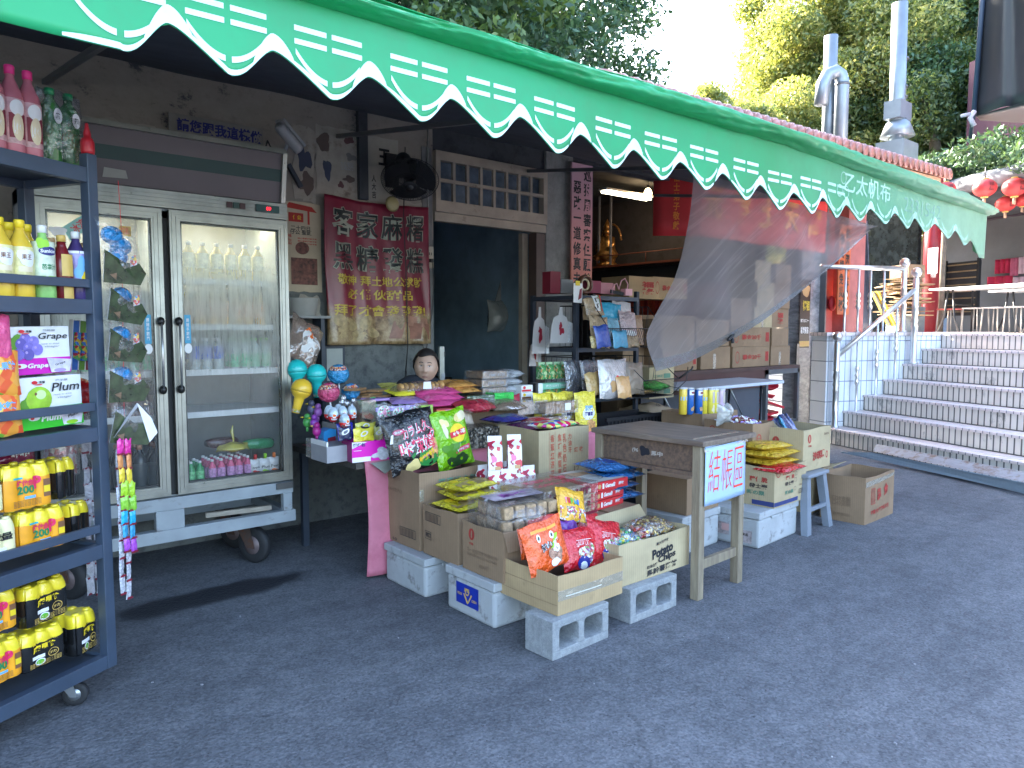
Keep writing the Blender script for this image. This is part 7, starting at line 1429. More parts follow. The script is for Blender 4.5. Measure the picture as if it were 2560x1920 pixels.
for i,(px,py,l,c) in enumerate(((1318,980,'white and yellow sweet box with red dot, upper one','white'),(1318,998,'white and yellow sweet box with dark band, lower one','white'),(1345,998,'tall black and white sweet box next to the white ones','black'),(1352,998,'tall white sweet box with red stripe','white'))):
    def a_(o,S,i=i): A=Art(S); A.rect(.005,.005,.05 if i>1 else .1,.02,[K['red'],K['brown'],K['white'],K['red']][i]); A.ell(.03,.035,.015,.012,[K['red'],K['yellow'],K['red'],K['black']][i]); A.done(o)
    slab(l,px,py,4.3-.01*i,.12 if i<2 else .045,.1,.06 if i<2 else .14,K[c],0,1,'sweet_box',a_)
# green juice cartons
JG=voro('green_juice_print',[(.1,.35,.1),(.05,.22,.08),(.45,.6,.3),(.5,.25,.08),(.08,.3,.12),(.4,.55,.35)],55,.35,0)
first=None
for t_ in range(2):
    for i in range(4):
        p=put(1352,1010,4.4)
        if first is None:
            first=o=thing('juice_carton','green gable-top juice carton in the two tier display beside the wire rack','juice carton'); o['group']='green juice cartons in two tiers'; b=M(); b.box((0,0,0),(.07,.06,.09),JG); b.prism([(0,0,.09),(0,.06,.09),(0,.03,.125)],(.07,0,0),JG); b.box((0,.028,.122),(.07,.032,.138),mat('pale_green_top',(.4,.6,.35),.4)); mk('carton_body',b,o)
        else: o=dup(first)
        o.location=(p.x+.085*i,4.4,p.z+.03+.19*t_*.9)
o=slab('mint green printed tray carrying the upper juice cartons',1393,972,4.38,.36,.09,.055,mat('mint_tray',(.25,.6,.42),.4),0,1,'juice_tray'); text(o,'綠力 SOFT DRINK',plane((0,-.001,0),(1,0,0),(0,0,1)),0,.028,.26,.022,K['white'])
slab('dark box supporting the juice cartons',1393,1020,4.42,.36,.1,.05,K['brown'],0,1,'juice_base_box')
# yellow snack bags and cracker packs
def art_yb(o,S):
    A=Art(S,.001); A.ell(.0,.15,.07,.05,K['white']); A.blob(.02,.05,.06,.04,mat('chips_photo'),4); A.rect(-.09,.1,.09,.102,K['white']); A.done(o); text(o,'菠蘿',S,0,.19,.09,.04,K['sky'],bold=.03,off=.003); text(o,'荔香酥',S,.0,.145,.1,.032,K['navy'],bold=.05,off=.003)
YSF=foil('yellow_snack_foil',(.8,.66,.06),.2,.6,10)
for i,(x,y,ya,l) in enumerate(((4.16,4.02,0,'yellow foil snack bag with white oval standing at the front right corner of the table'),(4.02,4.12,4,'yellow foil snack bag behind the cracker packs, second from the right'),(3.86,4.16,-4,'yellow foil snack bag behind the cracker packs, leftmost'))):
    o,S_=bag('snack_bag',None,.24,.32,.08,YSF,i+60,.8); o.location=(x,y,.745); o.rotation_euler=lrot(R(4),R(ya),0); tag(o,l,'snack bag'); art_yb(o,S_)
CRK=mat('wafer_cracker',(.34,.2,.11),.7,var=.3,vs=50,bump=.5,bs=100)
for i,(x,z,l) in enumerate(((3.62,.80,'clear pack of brown crackers with white price label, lower one'),(3.72,.915,'clear pack of brown crackers with white price label, upper one'))):
    o=thing('cracker_pack',l,'snack pack',(x,4.02,z),R(-2)); b=M()
    for k in range(9): b.cbox((.02+.033*k,.05,.045),(.029,.1,.085),CRK,(0,rnd.uniform(-.06,.06),0))
    mk('crackers',b,o,bevel=.004); b=M(); b.box((-.01,-.006,-.002),(.33,.106,.096),CLEAR2); mk('clear_wrap',b,o); A=Art(plane((0,-.007,0),(1,0,0),(0,0,1))); A.rect(.19,.02,.25,.075,K['white']); A.done(o)
risr(3.55,3.99,3.75,4.2,.05,'flat closed carton under the lower cracker pack')
b=M(); b.cbox((.1,.05,.0),(.35,.2,.14),voro('dark_wrapped_mix',[(.03,.025,.02),(.1,.08,.06),(.25,.22,.18),(.02,.02,.02)],70,.2,.8)); o=mk('dark_candy_bin',b); o.location=(2.93,3.95,.82); tag(o,'bin of dark foil wrapped sweets behind the green chip bag','candy bin')

for i,(px0,py0,px1,py1,Y,c,l) in enumerate(((905,996,950,1040,4.3,(.1,.3,.12),'small dark green packet between the foil balloons and the lollipops'),(1140,1018,1185,1062,4.12,(.6,.5,.4),'cream packet standing between the stick sweets and the red net bag'),(1270,985,1305,1022,4.22,(.35,.02,.05),'dark crimson packet standing left of the white sweet boxes'),(1120,1050,1165,1085,4.06,(.5,.1,.35),'fuchsia packet at the front edge between the green chip bag and the dark bin'),(1165,1062,1210,1100,4.05,(.15,.1,.07),'brown packet tucked beside the dark foil wrapped sweets'),(1000,1060,1040,1090,4.02,(.6,.55,.6),'whitish packet directly above the black chip bag'))):
    pbag(l,px0,py0,px1,py1,Y,.035,foil('extra_%d'%i,c),14,(-8+i*4),0,None,i+140)

for i,(px0,py0,px1,py1,Y,m_,l) in enumerate(((1440,1285,1500,1350,2.84,RDF,'red candy bag lying farthest back at the right of the low carton'),(1510,1330,1562,1400,2.74,foil('pirate_blue_foil',(.03,.05,.3)),'dark blue candy bag at the right rear of the low carton'))):
    pbag(l,px0,py0,px1,py1,Y,.05,m_,18,(12,20)[i],0,None,i+160)
# ================= wooden desk with the cashier sign
DW=m_wood('old_desk_wood',(.17,.11,.075),(.07,.05,.04),(1,9,9)); DT=m_wood('worn_desk_top',(.22,.17,.13),(.11,.08,.065),(9,1,9),.5); DLG=m_wood('pale_desk_leg',(.3,.25,.17),(.17,.13,.09),(9,9,1))
dk=thing('wooden_desk','old dark wooden school desk with a light blue cashier sign taped to its end','desk',(3.45,2.44,0),R(2.5))
b=M(); b.box((-.02,-.03,.895),(.56,.80,.925),DT); mk('desk_top',b,dk,bevel=.004)
b=M(); b.box((.02,.045,.74),(.04,.74,.895),DW); b.box((.04,.02,.76),(.46,.04,.895),DW); b.box((.04,.74,.76),(.46,.76,.895),DW); b.box((.46,.045,.76),(.48,.74,.895),DW); b.box((.0,.04,.715),(.05,.745,.74),DW); mk('drawer_apron',b,dk,bevel=.002)
for x,y in((0,0),(.43,0),(0,.73),(.43,.73)):
    b=M(); b.box((x,y,0),(x+.055,y+.055,.8951),DLG if x or y else DLG); mk('leg',b,dk,bevel=.003)
b=M(); b.box((.055,.012,.17),(.43,.042,.225),DLG); mk('stretcher',b,dk,bevel=.003)
b=M(); b.box((.055,.742,.17),(.43,.772,.225),DLG); mk('stretcher',b,dk,bevel=.003)
S=plane((.02,.745,.74),(0,-1,0),(0,0,1)); WINK=mat('worn_white_stencil',(.45,.42,.38),.7)
text(dk,'(96',S,.27,.075,.045,.03,WINK,off=.002); text(dk,'馬中',S,.43,.072,.085,.03,WINK,off=.002); A=Art(S,.001); A.blob(.34,.08,.035,.035,mat('black_smudge',(.01,.012,.02),.6),2,.3); A.done(dk,'ink_smudge')
sg=link('cashier_sign',None,dk); LBP=mat('light_blue_paper',(.36,.5,.72),.5,var=.05,vs=3)
def Sg_(u,v,h=0): return Vector((.03+u,-.012-h-.006*math.sin(u*9)-.008*(1-v/.35)*u,.548+v+.02*u))
b=M(); b.grid(lambda a,c:Sg_(.44*a,.335*c),14,10,LBP); b.grid(lambda a,c:Vector((.03+.44*a,-.012-.02*(1-c)*c*2+.05*(c),.883+.028*c**.5+.0205*a*(1-c))),10,4,LBP); mk('paper_sheet',b,sg,solid=.002)
b=M(); b.grid(lambda a,c:Vector((.015+.47*a,-.016-.022*(1-c)*c*2+.085*c,.86+.07*c**.5+.018*a*(1-c))),10,5,TAPE); mk('tape_strip',b,sg)
MARK=mat('red_marker_ink',(.75,.06,.03),.5,var=0)
for i,ch in enumerate('結帳區'): text(sg,ch,Sg_,.085+.135*i,.19-.005*i,.12,.24,MARK,bold=-.012,off=.003,shear=.12)
# ================= cartons at the right
o,Sf,Sl=carton('cardboard_box','tan carton with Korean style red print and navy stripe on the styrofoam box',4.80,2.76,.5,.42,.262,.292,CB3,R(3),fill=.85)
A=Art(Sf,.001); A.rect(0,.01,.36,.04,NINK,6); A.ell(.05,.25,.03,.03,RINK,r0=.8); 
for y,x in ((.205,.3),(.16,.29),(.095,.28)): A.rect(x,y,x+.03,y+.002,BINK,1);A.rect(x,y+.026,x+.03,y+.028,BINK,1);A.rect(x,y,x+.002,y+.028,BINK,1);A.rect(x+.028,y,x+.03,y+.028,BINK,1)
bars(A,.36,.06,.11,.035,BINK); A.done(o)
text(o,'맛있다',Sf,.2,.25,.19,.04,RINK,bold=.04,off=.003); text(o,'蘿仔脆',Sf,.22,.205,.13,.03,RINK,bold=.03,off=.003); text(o,'帶士豪',Sf,.21,.16,.13,.03,BINK,bold=.03,off=.003); text(o,'鄉の栗',Sf,.21,.095,.13,.03,GINK,bold=.04,off=.003); text(o,'三貴食品',Sf,.41,.125,.09,.014,FINK,off=.003); text(o,'YUKI',Sf,.05,.25,.035,.014,RINK,off=.003)
A=Art(Sl,.001); A.rect(.25,.01,.42,.045,NINK,4); A.done(o); text(o,'蘿仔脆',Sl,.3,.2,.14,.04,RINK,bold=.03,off=.003); text(o,'帶士豪',Sl,.3,.15,.14,.035,BINK,bold=.03,off=.003); text(o,'鄉の栗',Sl,.28,.1,.14,.035,GINK,bold=.04,off=.003)
GYF=foil('golden_yellow_foil',(.6,.38,.03),.2,.6,11)
for i,(x,y,z,w,h,m_,ya,l) in enumerate(((5.05,2.82,.53,.42,.3,GYF,-4,'golden yellow snack bag lying lowest above the Korean style carton'),(5.08,2.80,.59,.44,.3,GYF,6,'golden yellow snack bag with bright seal on top of the pile'),(4.98,2.70,.5,.4,.24,RDF,4,'red foil bag squeezed under the golden yellow bags'),(5.02,2.86,.64,.36,.26,GYF,-10,'golden yellow snack bag at the back of the pile'))):
    flatbag(l,x,y,z,w,h,.07,m_,ya,None,i+70)
o,Sf,Sl=carton('cardboard_box','tan carton with red fortune lettering perched on the grey stool',5.27,2.80,.46,.42,.462,.325,CB3,R(2),fill=.8)
A=Art(Sf,.001); A.ell(.09,.25,.026,.034,RINK); A.ell(.09,.25,.006,.024,CB3); A.done(o); text(o,'中國',Sf,.09,.195,.05,.016,RINK,off=.003)
text(o,'沙琪瑪',Sf,.24,.11,.2,.07,RINK,bold=.04,off=.003,rot=.04); A=Art(Sf,.001); A.ell(.39,.1,.02,.03,RINK,r0=.6); A.done(o); text(o,'Sachima',Sf,.37,.27,.09,.02,FINK,off=.003,shear=.3)
A=Art(Sl,.001); A.ell(.2,.22,.03,.038,RINK); A.ell(.2,.22,.006,.026,CB2); A.done(o); text(o,'中國',Sl,.2,.165,.05,.016,RINK,off=.003)
o,Sf,Sl=carton('cardboard_box','brown carton of striped sweets behind the desk, left of the fortune carton',5.02,3.08,.3,.44,.45,.375,CB2,0,fill=.9)
A=Art(Sf,.001); A.ell(.08,.26,.03,.034,RINK,r0=.75); A.rect(.055,.258,.105,.262,RINK,1); A.done(o); text(o,'牛肉',Sf,.1,.19,.09,.03,RINK,off=.003)
A=Art(Sl,.001); A.ell(.08,.3,.03,.034,RINK,r0=.75); A.done(o)
risr_=carton('cardboard_box','closed carton hidden behind the styrofoam box, holding up the sweets carton',4.95,3.3,.4,.36,0,.445,CB2,0,closed=True)
risr_=carton('cardboard_box','closed plain carton visible through the desk legs, left of the styrofoam box',4.12,3.02,.42,.36,.272,.25,CB2,R(4),closed=True)
o2,Sf,_=carton('cardboard_box','closed plain carton with navy base stripe seen through the desk legs',4.56,3.3,.36,.34,.0,.52,CB2,0,closed=True); A=Art(Sf,.001); A.rect(0,.02,.36,.09,NINK); A.done(o2)
candies('striped_candy_heap','heap of brown and violet striped sweets in the carton behind the desk',5.17,3.32,.80,.25,.3,.05,[K['maroon'],K['lilac'],K['white'],K['brown']],160,9,.018,False)
b=M(); Sg=pil(.17,.16,.12,6,1.8); b.grid(lambda a,c:Sg(.17*(a-.5),.16*c),14,14,BGM); o=mk('crumpled_clear_bag',b); o.location=(5.02,3.35,.8); tag(o,'crumpled whitish plastic bag in the carton of striped sweets','plastic bag')
for i,(c,ya,ro,l) in enumerate((((.05,.3,.5),20,25,'light blue foil packet sticking out of the fortune carton'),((.02,.03,.12),-10,-20,'navy foil packet in the middle of the fortune carton'),((.35,.35,.5),-30,-35,'silvery lilac packet leaning right in the fortune carton'),((.1,.15,.35),40,10,'dark blue packet at the left of the fortune carton'))):
    o,S_=bag('foil_packet',None,.11,.2,.035,foil('packet_%d'%i,c,.15,.8,14),i+80,1.3,nu=8,nv=10); o.location=(5.36+.075*i,2.96+.02*i,.70); o.rotation_euler=lrot(R(30),R(ya),R(ro)); tag(o,l,'foil packet')
o,Sf,Sl=carton('cardboard_box','tan carton with pink printed mark holding the tube tins behind the desk',5.1,3.6,.52,.42,.4,.45,CB2,0,fill=.8)
A=Art(Sf,.001); A.rect(.07,.3,.12,.4,RINK); A.done(o)
risr_=carton('cardboard_box','closed carton carrying the tin carton behind the desk',5.12,3.62,.48,.38,0,.395,CB2,0,closed=True)
def tin(x,y,z,col,l,i):
    m_=mat('tin_%s'%i,col,.25,var=.1,vs=20,coat=.4); o=bottle('crisp_tin',l,'tube tin',.034,.22,m_,None,None,shape='can',loc=(x,y,z),seg=18)
    S=lambda u,v,h=0:Vector(((.0345+h)*math.sin(u/.034),-(.0345+h)*math.cos(u/.034),v)); A=Art(S,.001)
    if i in(1,2): A.rect(-.034,.165,.034,.205,K['white']); A.ell(0,.185,.02,.01,K['maroon']); A.blob(0,.05,.022,.02,K['tan'],i)
    elif i in(0,3): A.rect(-.05,.12,.05,.15,K['sky'])
    else: A.blob(0,.05,.018,.03,K['cream'],i); A.rect(-.015,.1,.015,.2,mat('tin_text',(.5,.45,.4),.4))
    A.done(o); c=M(); c.lathe([(.0345,.213),(.036,.214),(.036,.226),(.0,.228)],mat('tin_lid',(.6,.62,.65),.3),18); mk('lid',c,o)
for i,(px,c,l) in enumerate(((1707,(.7,.5,.05),'yellow tube tin with blue band at the left end of the tin row'),(1726,(.02,.12,.4),'dark blue tube tin with red oval, second from the left'),(1746,(.02,.12,.4),'dark blue tube tin with red oval, third from the left'),(1760,(.7,.55,.05),'yellow tube tin with blue band next to the dark blue ones'),(1776,(.72,.62,.08),'plain yellow tube tin, fifth in the row'),(1788,(.72,.62,.08),'plain yellow tube tin, sixth in the row'),(1802,(.55,.42,.6),'lilac tube tin at the right end of the row'))):
    p=at(px,1030,Y=3.72+(.0 if i<4 else -.0)); tin(p.x,3.72+.008*(i%2),p.z-.02,c,l,i)
# stool
GP=mat('grey_stool_plastic',(.2,.23,.27),.45,var=.1); st=thing('plastic_stool','grey plastic stool under the fortune carton','stool',(5.2,2.7,0),R(4)); b=M(); b.box((.02,.02,.425),(.4,.36,.455),GP); mk('seat',b,st,bevel=.01)
for sx,sy in((0,0),(1,0),(0,1),(1,1)):
    x0,x1=(.0,.05) if not sx else (.42,.37); y0,y1=(0,.05) if not sy else (.38,.33)
    b=M(); X0,X1=(.04,.10) if not sx else (.38,.32); Y0,Y1=(.04,.1) if not sy else (.34,.28)
    b.add([(x0-.02*(1-2*sx),y0,0),(x1-.0,y0,0),(x1,y1,0),(x0-.02*(1-2*sx),y1,0),(X0,Y0,.43),(X1,Y0,.43),(X1,Y1,.43),(X0,Y1,.43)],[(0,3,2,1),(4,5,6,7),(0,1,5,4),(1,2,6,5),(2,3,7,6),(3,0,4,7)],GP); mk('leg',b,st)
b=M(); b.box((.06,.02,.17),(.36,.04,.2),GP); mk('cross_bar',b,st)
o,Sf,Sl=carton('cardboard_box','empty open carton with red gold paper lettering standing alone on the asphalt',5.83,2.57,.58,.36,0,.375,CB2,R(2),bow=.012)
RI3=RINK; A=Art(Sf,.001); bars(A,.1,.15,.07,.13,RINK); A.quad([(0,.3),(.55,.335),(.56,.36),(0,.345)],TAPE,6); A.done(o); text(o,'壽',Sf,.24,.22,.07,.1,RI3,bold=.05,off=.003,rot=.06); text(o,'金',Sf,.38,.245,.09,.1,RI3,bold=.05,off=.003,rot=.06); text(o,'平實(台灣廠精批支)',Sf,.28,.09,.36,.045,RI3,off=.003,rot=.06)
text(o,'□28支裝\n□40支裝',Sl,.18,.17,.15,.08,FINK,bold=.01,off=.003); text(o,'台灣製造',Sl,.18,.06,.14,.025,FINK,off=.003)
o,Sf,Sl=carton('cardboard_box','pale carton with open flaps half hidden behind the empty carton',5.86,3.02,.5,.4,0,.36,CB3,R(8),flaps=(('f',20,.12),('b',30,.14)))
# ================= wire rack with snacks
BKW=mat('black_wire',(.012,.013,.016),.4); RKX,RKY=4.44,4.42
wr=thing('wire_basket_rack','black steel rack with projecting wire baskets of rice crackers beside the doorway','rack',(RKX,RKY,0)); WR,DR_=.78,.55
b=M()
for x,y in((0,0),(WR,0),(0,DR_),(WR,DR_)):
    c=M(); c.box((x-.018,y-.018,0),(x+.018,y+.018,1.86 if x==0 else 1.9),SLD); mk('post',c,wr)
for z in(.35,.92,1.36,1.81):
    c=M(); c.box((0,-.02,z),(WR,.0,z+.035),SLATE); c.box((0,DR_,z),(WR,DR_+.02,z+.035),SLD); c.box((-.015,0,z),(.005,DR_,z+.035),SLD); c.box((WR-.005,0,z),(WR+.015,DR_,z+.035),SLD); c.box((.005,0,z+.012),(WR-.005,DR_,z+.02),SLD); mk('shelf',c,wr)
def basket(x0,x1,z,out,h,dp=.3):
    c=M(); y0=-out; r=.0026; n=26
    top=[(x0,dp,z+h),(x0,y0*.4,z+h),(x0,y0,z+h*.45),(x1,y0,z+h*.45),(x1,y0*.4,z+h),(x1,dp,z+h)]; c.tube(top+[top[0]],.0045,BKW,6)
    bot=[(x0,dp,z),(x0,y0+.06,z),(x1,y0+.06,z),(x1,dp,z)]; c.tube(bot+[bot[0]],.004,BKW,6)
    for i in range(n+1): x=x0+(x1-x0)*i/n; c.tube([(x,y0,z+h*.45),(x,y0+.06,z),(x,dp,z)],r*.8,BKW,4,False)
    for x in(x0,x1):
        for k in range(7): t=k/6; y=y0*.4+(dp-y0*.4)*t; c.tube([(x,y,z),(x,y,z+h)],r*.8,BKW,4,False)
        c.tube([(x,y0*.4,z+h),(x,y0*.4+.05,z)],r,BKW,4,False); c.tube([(x,y0,z+h*.2),(x,dp,z+h*.45)],r*.8,BKW,4,False)
    for zz in(.2,): c.tube([(x0,y0+.03,z+h*zz),(x1,y0+.03,z+h*zz)],r,BKW,4,False)
    mk('wire_basket',c,wr)
basket(.1,WR+.03,1.4,.28,.36); basket(-.12,.42,.99,.2,.33); basket(.40,WR+.08,.97,.42,.34); 
b=M(); b.tube([(.9,-.4,1.12),(1.0,-.46,1.2),(1.04,-.44,1.22)],.009,BKW,6); b.tube([(.86,-.36,.98),(.98,-.42,1.1),(1.0,-.42,1.22)],.004,BKW,5); mk('hook_bar',b,wr)
CRF=foil('rice_cracker_foil',(.5,.36,.22),.2,.8,12,.5)
def art_ww(o,S):
    A=Art(S,.001); A.quad([(-.01,.04),(.05,.03),(.07,.17),(.0,.18)],K['white']); A.quad([(.05,.03),(.065,.03),(.085,.17),(.07,.17)],K['dgreen']); A.quad([(.065,.03),(.08,.03),(.1,.17),(.085,.17)],K['red']); A.done(o); text(o,'旺旺',S,.028,.105,.03,.1,K['black'],bold=.06,off=.003,vert=True)
def art_tk(o,S): A=Art(S,.001); A.blob(0,.1,.06,.05,K['white'],3); A.blob(.02,.05,.04,.03,K['pink'],6); A.done(o); text(o,'ウワ',S,0,.06,.07,.03,K['red'],bold=.05,off=.003)
for i,(px0,py0,px1,py1,Y,m_,a_,ro,l) in enumerate(((1468,742,1512,790,4.3,CRF,art_ww,-8,'rice cracker bag with black characters at the upper left of the basket'),(1478,788,1525,868,4.18,CRF,art_ww,6,'rice cracker bag with black characters and red stripe, lower left of the basket'),(1504,756,1558,800,4.32,foil('cyan_snack_foil',(.05,.4,.6)),None,4,'cyan and yellow snack bag at the top centre of the basket'),(1514,795,1560,868,4.2,foil('cyan_white_foil',(.25,.5,.65),.2,.8,12,.6),art_tk,-5,'blue and white puffed snack bag in the basket centre'),(1555,776,1597,866,4.22,foil('white_pink_foil',(.65,.5,.5),.2,.8,12,.4),art_tk,4,'white and pink snack bag at the right of the basket'),(1580,784,1610,860,4.3,foil('brown_clear_foil',(.4,.25,.15)),None,8,'brownish clear snack bag with red clip at the right end'),(1478,840,1512,869,4.16,foil('banana_foil',(.7,.55,.25),.2,.7,12,.3),None,0,'yellow and navy packet standing low at the left of the basket'),(1560,838,1600,868,4.16,CRF,None,0,'biscuit stick packet standing low at the right of the basket'))):
    pbag(l,px0,py0,px1,py1,Y,.05,m_,12,ro,0,a_,i+90)
for i,(px0,py0,px1,py1,Y,m_,l) in enumerate(((1500,898,1572,995,4.05,film('white_zip_bag',(.62,.6,.6),.75,14,.35,1.),'large white zip bag with brown nuts in the lower right basket'),(1455,900,1500,985,4.25,film('grey_zip_bag',(.22,.22,.25),.6,18,.4,1.),'grey translucent bag hanging in the lower left basket'),(1415,900,1460,985,4.3,film('grey_zip_bag2',(.16,.17,.2),.6,18,.4,1.),'dark translucent bag at the far left of the lower basket'))):
    pbag(l,px0,py0,px1,py1,Y,.07,m_,6,0,0,(lambda o,S:(lambda A:(A.blob(.0,.1,.07,.05,K['tan'],2,.4),A.blob(.02,.16,.03,.02,K['red'],5),A.done(o)))(Art(S,.001))) if i==0 else None,i+110)
flatbag('bright green packet lying in the right part of the lower basket',5.22,4.12,1.0,.3,.22,.09,foil('spring_green_foil',(.1,.55,.08),.2,.8,14,.4),0,None,120)
flatbag('brown wrapped packet low in the right basket',5.0,4.12,.98,.3,.22,.06,foil('gold_brown_foil',(.5,.3,.1),.2,.8,14,.6),0,None,121)
BGF=film('white_vest_bag',(.6,.58,.58),.92,5,.1,.5)
for i,(px0,px1,py0,py1,Y,l) in enumerate(((1330,1372,768,884,4.72,'white plastic vest bag with red print hanging leftmost on the rack side'),(1375,1432,768,858,4.5,'white plastic vest bag with red print hanging by the rack post'),(1323,1352,840,915,4.95,'pale plastic bag hanging lowest at the left of the rack'))):
    p=put((px0+px1)/2,py1,Y);q=put(px1,py0,Y);q0=put(px0,py1,Y); w=q.x-q0.x;h=q.z-p.z; o=thing('vest_bag',l,'plastic bag',p); b=M(); b.prism([(-w/2,0,0),(w*.28,0,0),(w*.3,0,h*.55),(w*.22,0,h*.72),(w*.05,0,h*.78),(w*.03,0,h),(-w*.08,0,h),(-w*.12,0,h*.78),(-w*.34,0,h*.7),(-w*.42,0,h*.5)],(0,.006,0),BGF); b.prism([(w*.29,-.002,0),(w*.5,-.01,.0),(w*.47,-.01,h*.55),(w*.3,-.002,h*.6)],(0,.006,0),MATS['white_crinkle_film']); mk('bag_body',b,o); A=Art(plane((0,-.001,0),(1,0,0),(0,0,1))); A.blob(0,h*.36,w*.1,h*.14,mat('dark_red_print',(.3,.01,.03),.6),i+1,.4); A.blob(-w*.04,h*.5,w*.07,h*.06,MATS['dark_red_print'],i+4,.4); A.done(o)
b=M(); b.tube([(RKX-.02,RKY+.02,1.83),(RKX-.03,RKY+.02,1.78),(RKX-.02,RKY+.02,1.74)],.004,BKW,5); 
for i,(px,py,Y,w,d,h,m_,l) in enumerate(((1389,734,4.6,.11,.12,.21,mat('dark_red_box',(.22,.02,.04),.4),'tall dark red box at the left end of the rack top'),(1418,734,4.7,.14,.1,.14,K['grey'],'pale crumpled paper box next to the tall red box'),(1489,733,4.45,.13,.1,.12,mat('maroon_book',(.25,.02,.06),.5),'maroon book block standing on the rack top'),(1517,735,4.45,.16,.1,.11,mat('dusty_pink_box',(.55,.22,.25),.5),'dusty pink box on the rack top'),(1535,736,4.45,.03,.08,.1,mat('dusty_pink_box'),'narrow pink box on the rack top beside the scissors'))):
    slab(l,px,py,Y,w,d,h,m_,-6,1,'small_box')
b=M(); c0=Vector((0,0,.08)); b.tube([(.0+.07*math.cos(2*math.pi*k/28),0,.08+.07*math.sin(2*math.pi*k/28)) for k in range(28)],.014,mat('brown_tape',(.12,.05,.03),.3,coat=.4),8,closed=True); b.tube([(.045*math.cos(2*math.pi*k/28),.0,.08+.045*math.sin(2*math.pi*k/28)) for k in range(28)],.006,K['cream'],6,closed=True); o=mk('tape_roll',b); o.location=put(1462,735,4.4); o.scale=(1,2,1); tag(o,'roll of brown packing tape standing on the rack top','tape roll')
b=M(); b.prism([(-.05,0,-.16),(.05,0,-.165),(.055,0,0),(-.05,0,.0)],(0,.004,0),K['white']); b.box((-.03,-.004,-.02),(.02,-.001,.02),K['yellow']); b.prism([(0,-.004,-.14),(.04,-.004,-.12),(.045,-.004,-.04),(.02,-.004,-.05)],(0,.002,0),K['maroon']); o=mk('hanging_card',b); o.location=put(1445,708,4.36); tag(o,'small white card with brown leaf print hanging in front of the tape roll','card')
b=M(); b.tube([(0,0,0),(.0,0,.05),(.03,0,.09),(.06,0,.1),(.09,0,.05)],.006,mat('pink_plastic_handle',(.7,.35,.4),.3),6); b.tube([(.09,0,.05),(.12,0,.13),(.17,0,.15),(.21,0,.1),(.2,0,.04)],.006,MATS['pink_plastic_handle'],6); b.beam((-.02,0,.03),(.15,.0,.01),.01,.03,CAS); b.box((.17,-.01,0),(.26,.05,.06),MATS['pink_plastic_handle']); o=mk('pink_scissors',b); o.location=put(1530,737,4.4); tag(o,'pink handled scissors and tool lying on the rack top','scissors')
# ================= red couplet boards
def couplet(name,label,x0,x1,ytop,ybot,lines,m,Y,px=True):
    a=at(x0,ytop,Y=Y);c=at(x1,ytop,Y=Y);bt=at(x0,ybot,Y=Y); w=c.x-a.x;h=a.z-bt.z; o=thing(name,label,'couplet board',(a.x,Y,bt.z)); b=M(); b.box((0,0,0),(w,.02,h),m); mk('board',b,o)
    S=plane((0,-.001,0),(1,0,0),(0,0,1)); n=len(lines)
    for i,(s_,v0,v1) in enumerate(lines): text(o,s_,S,w*(.74 if i==0 else .26),h*(v0+v1)/2,w*.38,h*(v1-v0),K['black'],bold=.025,off=.002,vert=True)
    return o
m,nt,bb=newmat('pink_couplet_paper'); t=_n(nt,'ShaderNodeTexCoord'); s=_n(nt,'ShaderNodeSeparateXYZ'); nt.links.new(t.outputs['Object'],s.inputs[0]); nt.links.new(ramp(nt,mathn(nt,'MULTIPLY',s.outputs[2],.8),[(.1,(.72,.27,.2)),(.5,(.65,.3,.3)),(.9,(.55,.33,.4))]),bb.inputs['Base Color']); bb.inputs['Roughness'].default_value=.6
couplet('couplet_board','tall faded pink couplet board with two columns of black calligraphy beside the alcove','1'and 1430,1482,405,722,[('巡狩周審察但願善',.03,.97),('惡改一道修真未',.03,.86)],m,YW-.1)
couplet('couplet_board','orange couplet board with black calligraphy on the pink column by the stairs',2100,2129,560,786,[('此非因厭獻',.25,.98),('善貪媚免災殃',.04,.9)],mat('orange_couplet',(.42,.09,.025),.6,var=.15),YW-.25)
b=M(); b.box((11.15,5.3,0),(11.72,5.75,4.2),mat('pink_column_paint',(.25,.08,.08),.7,var=.2)); o=mk('pink_column',b); tag(o,'dusty pink square column behind the stair railing','column')
# ================= alcove
aw2=thing('altar_shelf','dark altar shelf with upright rods running along the alcove side wall','altar',(0,0,0)); DKW=mat('dark_lacquer',(.03,.015,.015),.35); RW=mat('reddish_shelf_edge',(.2,.06,.035),.5)
b=M(); b.box((8.7,5.9,2.5),(9.49,9.2,2.54),DKW); b.box((8.68,5.9,2.54),(8.71,9.2,2.57),RW); b.box((8.72,5.9,2.2),(8.76,9.2,2.5),mat('dark_void')); mk('shelf_board',b,aw2)
b=M(); b.tube([(8.7,5.9,2.72),(8.7,9.2,2.72)],.008,RW,6); 
for y in(6.2,7.2,8.2,9.1): b.tube([(8.7,y,2.57),(8.7,y,2.72)],.006,RW,5)
mk('gallery_rail',b,aw2)
for i,y in enumerate((8.0,8.25,8.6,8.85)): b=M(); b.box((8.8,y,2.57),(8.83,y+.03,3.72),mat('pale_rod',(.16,.17,.2),.4)); mk('upright',b,aw2)
b=M(); n=40
for i in range(n): y=6.0+3.1*i/n; b.box((9.46,y,1.55),(9.494,y+.068,2.38+.03*rnd.random()),mat('red_slip_%d'%(i%3),[(.62,.07,.03),(.7,.1,.04),(.5,.04,.03)][i%3],.6,var=.3,vs=12,dirt=((.12,.02,.01),16,.6)))
o=mk('red_paper_slips',b); tag(o,'row of red paper blessing slips hanging under the altar shelf','paper slips')
